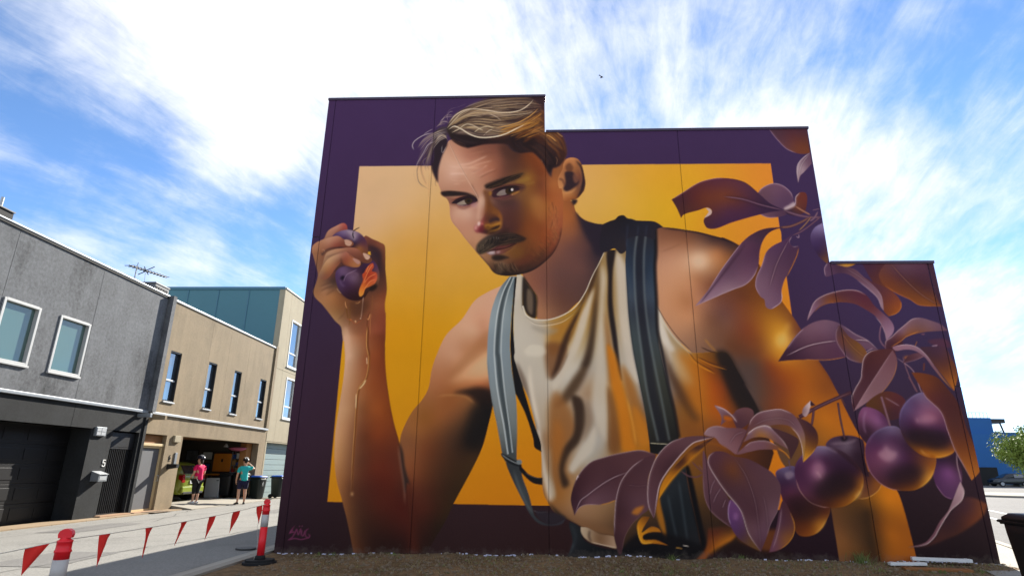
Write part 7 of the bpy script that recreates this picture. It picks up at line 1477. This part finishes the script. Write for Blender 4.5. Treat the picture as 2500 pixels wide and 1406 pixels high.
def man(loc, rz):
    t = empty('person', loc, rz, 'person in teal shirt, navy shorts and cycle helmet with one hand raised to head', 'person')
    J, E = {}, []
    def b(n_, p, r_, prev=None):
        J[n_] = (Vector(p), r_)
        if prev: E.append((prev, n_))
    b('pelvis', (0, 0, .93), (.15, .12)); b('waist', (0, 0, 1.07), (.15, .115), 'pelvis'); b('chest', (.01, 0, 1.29), (.175, .12), 'waist'); b('neck0', (0, 0, 1.46), (.085, .075), 'chest'); b('neck', (.015, 0, 1.51), .058, 'neck0'); b('head0', (.04, 0, 1.59), (.08, .09), 'neck'); b('head1', (.04, 0, 1.68), (.082, .096), 'head0'); b('crown', (.03, 0, 1.76), (.06, .07), 'head1'); b('nose', (.14, 0, 1.64), .017, 'head0')
    for s, pre in ((1, 'l'), (-1, 'r')):
        b(pre + 'hip', (0, s * .10, .89), (.105, .10), 'pelvis'); b(pre + 'knee', (.02, s * .12, .50), .064, pre + 'hip'); b(pre + 'calf', (-.015, s * .125, .35), .058, pre + 'knee'); b(pre + 'ankle', (0, s * .13, .09), .038, pre + 'calf'); b(pre + 'toe', (.11, s * .15, .035), .034, pre + 'ankle'); b(pre + 'sh', (0, s * .19, 1.41), .064, 'chest')
    b('lel', (-.03, .265, 1.14), .046, 'lsh'); b('lwrist', (.07, .26, .92), .031, 'lel'); hand(J, E, 1, (.07, .26, .92), (.2, -.1, -1), (1, 0, .1), 'l')
    b('rel', (.10, -.40, 1.37), .046, 'rsh'); b('rwrist', (.13, -.20, 1.56), .031, 'rel'); hand(J, E, -1, (.13, -.20, 1.56), (-.1, .8, .55), (.6, .1, .5), 'r')
    skinned('body', J, E, 'skin', t)
    S, SE = {}, []
    def c(n_, p, r_, prev=None):
        S[n_] = (Vector(p), r_)
        if prev: SE.append((prev, n_))
    c('hem', (0, 0, .86), (.20, .165)); c('hip', (0, 0, .98), (.195, .16), 'hem'); c('waist', (0, 0, 1.12), (.19, .15), 'hip'); c('chest', (.01, 0, 1.30), (.20, .15), 'waist'); c('yoke', (0, 0, 1.43), (.145, .105), 'chest'); c('col', (.005, 0, 1.485), (.08, .075), 'yoke')
    c('ls', (0, .19, 1.405), .086, 'yoke'); c('le', (-.02, .25, 1.20), .080, 'ls'); c('rs', (0, -.19, 1.405), .086, 'yoke'); c('re', (.06, -.32, 1.385), .078, 'rs')
    skinned('shirt', S, SE, 'teal_shirt', t)
    S, SE = {}, []; c('p', (0, 0, .92), (.185, .15))
    for s, pre in ((1, 'l'), (-1, 'r')): c(pre + 'h', (0, s * .105, .84), (.125, .13), 'p'); c(pre + 'm', (.01, s * .115, .68), .112, pre + 'h'); c(pre + 'k', (.02, s * .12, .56), .105, pre + 'm')
    skinned('shorts', S, SE, 'navy', t)
    S, SE = {}, []; c('a', (-.02, 0, 1.68), .085); c('b', (-.04, 0, 1.60), .07, 'a'); skinned('hair', S, SE, 'hair_dark', t)
    helmet(t, (.03, 0, 1.715), 'black_paint', .02); shoes(t, ((.02, .135, .35), (.02, -.135, -.2)), 'shoe_black'); return t
# both look into the garage (towards -x of the house row)
woman(fpt(.02, 6.45, .125), HR + math.pi - R(20)); man(fpt(.93, 8.25, .008), HR + math.pi - R(50))

# ---------- far side of the cross street
fb = empty('blue_building', (0, 0, 0), 0, 'bright blue rendered building with flat roof canopy across the side street', 'building')
Y = 78.0
MB().box((50, Y, -.1), (63.9, Y + 12, 8.5)).build('stair_tower', 'blue_wall', fb)
MB().box((63.905, Y + .3, -.1), (110, Y + 12, 6.55)).build('main_wing', 'blue_wall', fb)
MB().box((50, Y - 1.2, -.1), (96, Y - .01, 4.15)).build('front_wall', 'blue_wall', fb); MB().prism([(55, 4.15), (64.6, 4.15), (63.4, 6.35), (55, 6.35)], Y - 1.1, Y + .28, 'y').build('sloped_wall', 'blue_wall', fb)
MB().box((63.6, Y + .2, 7.85), (65.9, Y + 6, 8.40)).box((60, Y + 1, 8.30), (65.9, Y + 6, 8.45)).build('roof_canopy', 'black_paint', fb)
MB().tube([(65.6, Y + .4, 6.5), (65.3, Y + .4, 7.9)], .10).build('canopy_post', 'black_paint', fb)
MB().box((64.0, Y + .25, 6.56), (64.9, Y + 6, 6.72)).build('roof_edge', 'black_paint', fb); MB().box((63.92, Y + .28, 6.551), (110, Y + 12, 6.66)).build('parapet_capping', 'blue_dark', fb)
rl = MB()
for k in range(6): rl.tube([(61.2 + k * .5, Y + .2, 8.5), (61.2 + k * .5, Y + .2, 9.2)], .03, 5)
rl.tube([(61.2, Y + .2, 9.2), (63.7, Y + .2, 9.2)], .03, 5); rl.build('roof_railing', 'metal_grey', fb)
for x0, x1, z0, z1 in ((58.0, 62.2, 0, 2.2), (66.3, 70.0, 0, 2.9)): MB().box((x0, Y - 1.26, z0), (x1, Y - 1.205, z1)).build('doorway', 'black_matte', fb)
tr_loc = Vector((on_ground(2540, 1200).x, 0, 0))
def make_tree(loc, H, r, label, seed):
    t = empty('street_tree', loc, 0, label, 'tree'); rd = random.Random(seed)
    tk = MB(); tk.tube([(0, 0, -.05), (.05, .02, H * .22), (.1, -.05, H * .42), (.05, 0, H * .6)], [.16, .13, .10, .06], 8)
    tips = []
    for k in range(9):
        a = k * 2.4 + rd.random(); e = rd.uniform(.45, .9); L_ = r * rd.uniform(.6, 1.0); b0 = Vector((.08, -.02, H * rd.uniform(.34, .5))); b1 = b0 + Vector((math.cos(a) * L_, math.sin(a) * L_, L_ * e))
        tk.tube([b0, b0.lerp(b1, .5) + Vector((0, 0, -.08)), b1], [.06, .04, .015], 6); tips += [b1, b0.lerp(b1, .6)]
    tk.build('trunk', 'bark', t)
    lf = MB()
    cl = [(tp + Vector((rd.gauss(0, .25 * r), rd.gauss(0, .25 * r), rd.gauss(.1, .2 * r))), rd.uniform(.22, .42) * r) for tp in tips for _ in range(5)]
    for c_, cr_ in cl:
        for _ in range(170):
            v_ = Vector((rd.gauss(0, 1), rd.gauss(0, 1), rd.gauss(0, 1))).normalized() * cr_ * rd.random() ** .4
            p = c_ + v_; s = rd.uniform(.07, .14); n_ = (v_.normalized() + Vector((rd.gauss(0, .6), rd.gauss(0, .6), rd.gauss(.4, .6)))).normalized()
            a = n_.orthogonal().normalized(); a = Matrix.Rotation(rd.random() * 6.28, 3, n_) @ a; b = n_.cross(a) * .6
            lf.add([p - a * s, p + b * s * .8, p + a * s, p - b * s * .8], [(0, 1, 2, 3)])
    lf.build('crown', 'leaf_green', t, fix=False); return t
d = ray(2522, 1088); ty = 46.0; tp = d * (ty / d[1])
make_tree((tp[0], tp[1], -.02), 5.0, 2.3, 'small leafy yellow green street tree in front of the blue building', 5)
make_tree((tp[0] + 9, tp[1] + 7, -.02), 5.4, 2.5, 'street tree farther along the verge past the small yellow green tree', 9)
d = ray(2474, 1152); q = d * (72 / d[1])
make_car('parked_car', (q[0] + 1.2, 72, -.02), R(172), 'car_dark', 'dark car parked in front of the blue building')
sp = empty('street_sign', (on_ground(2438, 1183).x, on_ground(2438, 1183).y, -.02), 0, 'slim pole with small white sign before the blue building', 'sign')
MB().tube([(0, 0, 0), (0, 0, 2.6)], .05).build('pole', 'metal_grey', sp); MB().box((-.28, -.06, 2.0), (.28, -.052, 2.75), .004).build('plate', 'white_paint', sp)
for i, px in enumerate((2420, 2447, 2473, 2500, 2527)):
    g_ = on_ground(px, 1181); o = empty('timber_post', (g_.x, g_.y, -.02), 0, 'short white post in the row along the verge by the blue building', 'post', 'white posts along the verge')
    MB().box((-.12, -.12, 0), (.12, .12, .75), .02).build('shaft', 'white_paint', o); MB().prism([(-.14, .75), (.14, .75), (0, .86)], -.14, .14, 'y').build('cap', 'white_paint', o)
mb = MB(); A, B = on_ground(2380, 1183), on_ground(2620, 1192)
dd = (B - A).normalized(); A -= dd * 30; B += dd * 60; nn_ = Vector((-dd.y, dd.x, 0))
mb.prism([(A.x, A.y), (B.x, B.y), (B.x + nn_.x * .4, B.y + nn_.y * .4), (A.x + nn_.x * .4, A.y + nn_.y * .4)], -.05, .16, 'z'); mb.build('far_kerb', 'concrete', kind='structure')
mb = MB(); mb.prism([(A.x + nn_.x * .41, A.y + nn_.y * .41), (B.x + nn_.x * .41, B.y + nn_.y * .41), (B.x + nn_.x * 7, B.y + nn_.y * 7), (A.x + nn_.x * 7, A.y + nn_.y * 7)], -.05, .12, 'z'); mb.build('verge', 'grass', kind='structure')

# ---------- foot of the painted wall: planks, paint flecks, pebbles, weeds
def wpt(u, out, z=0.0): return Vector((WALL_O.x + u * wx - out * math.sin(WY), WALL_O.y + u * wy - out * math.cos(WY), z))
def at_px(x, y):
    g_ = on_ground(x, y); return Vector((g_.x, g_.y, dirt_h(g_.x, g_.y)))
def plank(name, pa, pb, w, h, m, label, lift=.0):
    A, B = at_px(*pa), at_px(*pb); d_ = B - A; o = MB().box((0, -w / 2, 0), (d_.length, w / 2, h), .006)
    # saw marks: two shallow battens on the upper face
    o.box((.05, -w / 2 + .004, h), (.09, w / 2 - .004, h + .004)).box((d_.length - .09, -w / 2 + .004, h), (d_.length - .05, w / 2 - .004, h + .004))
    q = o.build(name, m, None, A + Vector((0, 0, lift)), label, 'plank'); q.rotation_euler = (0, -math.asin(d_.z / d_.length), math.atan2(d_.y, d_.x)); return q
plank('timber_plank', (2206, 1391), (2372, 1397), .16, .04, 'plank_brown', 'brown timber plank lying at the foot of the painted wall')
plank('painted_batten', (2172, 1383), (2262, 1385), .09, .045, 'plank_white', 'short white painted batten lying beside the brown plank', .02)
plank('painted_board', (2228, 1379), (2376, 1386), .10, .05, 'plank_white', 'longer white painted board lying against the painted wall', .045)
fl = MB()
for i in range(330):
    u = rnd.uniform(.05, 12.4); cl_ = .5 + .5 * math.sin(u * 1.7 + 1) * math.sin(u * .63)
    if rnd.random() > .04 + .96 * cl_ ** 2: continue
    p = wpt(u, abs(rnd.gauss(.015, .05)) + .004); p.z = dirt_h(p.x, p.y) + rnd.uniform(0, .012)
    L_, w = rnd.uniform(.008, .06), rnd.uniform(.006, .02); a = rnd.gauss(0, .5); n = 5
    ring = [Vector((p.x + math.cos(a) * L_ * math.cos(k * 6.283 / n) * rnd.uniform(.6, 1), p.y + w * math.sin(k * 6.283 / n) * rnd.uniform(.6, 1), p.z + .010)) for k in range(n)]
    fl.add(ring + [r_ - Vector((0, 0, .02)) for r_ in ring], [tuple(range(n)), *[(k, (k + 1) % n, (k + 1) % n + n, k + n) for k in range(n)]])
tag(fl.build('paint_flecks', 'paint_fleck', kind='stuff'), 'dried white and lilac paint drips along the foot of the wall', 'paint')
ps = MB(); ico = [(0, 0, 1), (.89, 0, .45), (.28, .85, .45), (-.72, .53, .45), (-.72, -.53, .45), (.28, -.85, .45), (.72, .53, -.45), (-.28, .85, -.45), (-.89, 0, -.45), (-.28, -.85, -.45), (.72, -.53, -.45), (0, 0, -1)]
icf = [(0, 1, 2), (0, 2, 3), (0, 3, 4), (0, 4, 5), (0, 5, 1), (1, 6, 2), (2, 7, 3), (3, 8, 4), (4, 9, 5), (5, 10, 1), (1, 10, 6), (2, 6, 7), (3, 7, 8), (4, 8, 9), (5, 9, 10), (11, 7, 6), (11, 8, 7), (11, 9, 8), (11, 10, 9), (11, 6, 10)]
for i in range(7000):
    x, y = rnd.uniform(-3.9, 8.4), 8.2 + 3.1 * rnd.random() ** .8
    if y > WALL_O.y + (x - WALL_O.x) / wx * wy - .03: continue
    s = rnd.choice((.006, .008, .010, .012, .016, .026)) * rnd.uniform(.7, 1.3); z = dirt_h(x, y) + s * .25; q = (rnd.uniform(.7, 1.4), rnd.uniform(.7, 1.4), rnd.uniform(.5, .9))
    ps.add([(x + a * s * q[0], y + b * s * q[1], z + c * s * q[2]) for a, b, c in ico], icf)
tag(ps.build('pebbles', 'stone', kind='stuff', fix=False), 'loose pebbles and gravel scattered over the bare earth', 'gravel')
def tuft(mb, x, y, n, h, spread):
    z = dirt_h(x, y)
    for i in range(n):
        a = rnd.uniform(0, 6.283); r_ = abs(rnd.gauss(0, spread)); bx, by = x + math.cos(a) * r_, y + math.sin(a) * r_; hh = h * rnd.uniform(.4, 1.1); lx, ly = rnd.gauss(0, .5) * hh, rnd.gauss(0, .5) * hh; w = rnd.uniform(.002, .005); px_, py_ = math.cos(a + 1.6) * w, math.sin(a + 1.6) * w
        zb = dirt_h(bx, by) - .004
        mb.add([(bx - px_, by - py_, zb), (bx + px_, by + py_, zb), (bx + lx * .4 + px_ * .7, by + ly * .4 + py_ * .7, zb + hh * .6), (bx + lx * .4 - px_ * .7, by + ly * .4 - py_ * .7, zb + hh * .6), (bx + lx, by + ly, zb + hh * .95)], [(0, 1, 2, 3), (3, 2, 4)])
gr = MB()
for px, py, n, h, s in ((1635, 1366, 60, .12, .10), (2075, 1368, 170, .22, .14), (1790, 1362, 50, .10, .12), (1700, 1383, 40, .06, .2), (1520, 1398, 80, .05, .25), (1640, 1400, 120, .06, .25), (1350, 1396, 60, .04, .3), (1900, 1385, 90, .05, .4), (2020, 1392, 120, .05, .35), (2300, 1400, 140, .06, .35), (820, 1352, 40, .07, .12), (960, 1362, 50, .06, .12), (800, 1345, 30, .07, .1), (1190, 1370, 30, .05, .2), (2400, 1398, 100, .05, .25), (2150, 1398, 90, .05, .3)):
    g_ = at_px(px, py)
    gy_ = WALL_O.y + (g_.x - WALL_O.x) / wx * wy - .06
    tuft(gr, g_.x, min(g_.y, gy_), n, h, s)
for i in range(380):
    x, y = rnd.uniform(-3.4, 8.4), rnd.uniform(8.4, 11.1)
    if y > WALL_O.y + (x - WALL_O.x) / wx * wy - .05: continue
    tuft(gr, x, y, rnd.randint(3, 9), rnd.uniform(.02, .05), .06)
tag(gr.build('weeds', 'grass', kind='stuff', fix=False), 'sparse weeds and grass tufts in the bare earth', 'grass')
dg = MB()
for i in range(900):
    x, y = rnd.uniform(-3.6, 8.4), rnd.uniform(8.3, 11.15)
    if y > WALL_O.y + (x - WALL_O.x) / wx * wy - .04: continue
    tuft(dg, x, y, rnd.randint(4, 10), rnd.uniform(.02, .05), .08)
tag(dg.build('dry_grass', 'dry_grass', kind='stuff', fix=False), 'dry straw coloured grass scattered over the bare earth', 'grass')
mh = on_ground(601, 1339); o = empty('utility_cover', (mh.x, mh.y, .016), STREET * -1, 'small round metal cover set in the shaded street', 'manhole cover')
MB().lathe([(.19, -.02), (.19, .002)], (0, 0, 0), 28, False).build('frame_ring', 'tar', o); MB().lathe([(.165, .0), (.165, .006)], (0, 0, 0), 28, False).build('lid', 'patch', o)
# ---------- bird
d = ray(1469, 188); bp_ = Vector(d) * (40 / d[1]); bp_.z += EYE
bd = empty('bird', bp_, 0, 'small dark bird flying high above the painted wall', 'bird')
fwd = Vector((1, .1, -.55)).normalized(); rt = Vector((.55, 0, 1)).normalized()
MB().loft([[fwd * t + Vector((0, math.cos(a) * w, 0)) + rt * math.sin(a) * w for a in (0, 1.05, 2.1, 3.14, 4.2, 5.24)] for t, w in ((-.17, .012), (-.10, .028), (0, .045), (.08, .036), (.12, .02), (.15, .006))]).build('body', 'bird_black', bd)
for s, tipv in ((1, Vector((-.20, .05, .26))), (-1, Vector((-.10, -.05, -.20)))):
    base = fwd * .02; MB().add([base + fwd * .06, base - fwd * .07, tipv * .55 - fwd * .08, tipv, tipv * .6 + fwd * .05, *[q + Vector((0, .012, 0)) for q in (base + fwd * .06, base - fwd * .07, tipv * .55 - fwd * .08, tipv, tipv * .6 + fwd * .05)]], [(0, 1, 2, 3, 4), (9, 8, 7, 6, 5), (0, 4, 9, 5), (4, 3, 8, 9), (3, 2, 7, 8), (2, 1, 6, 7)]).build('wing', 'bird_black', bd)
MB().add([-fwd * .15, -fwd * .26 + rt * .05, -fwd * .26 - rt * .05, -fwd * .15 + Vector((0, .01, 0)), -fwd * .26 + rt * .05 + Vector((0, .01, 0)), -fwd * .26 - rt * .05 + Vector((0, .01, 0))], [(0, 1, 2), (5, 4, 3), (0, 3, 4, 1), (1, 4, 5, 2), (2, 5, 3, 0)]).build('tail', 'bird_black', bd)
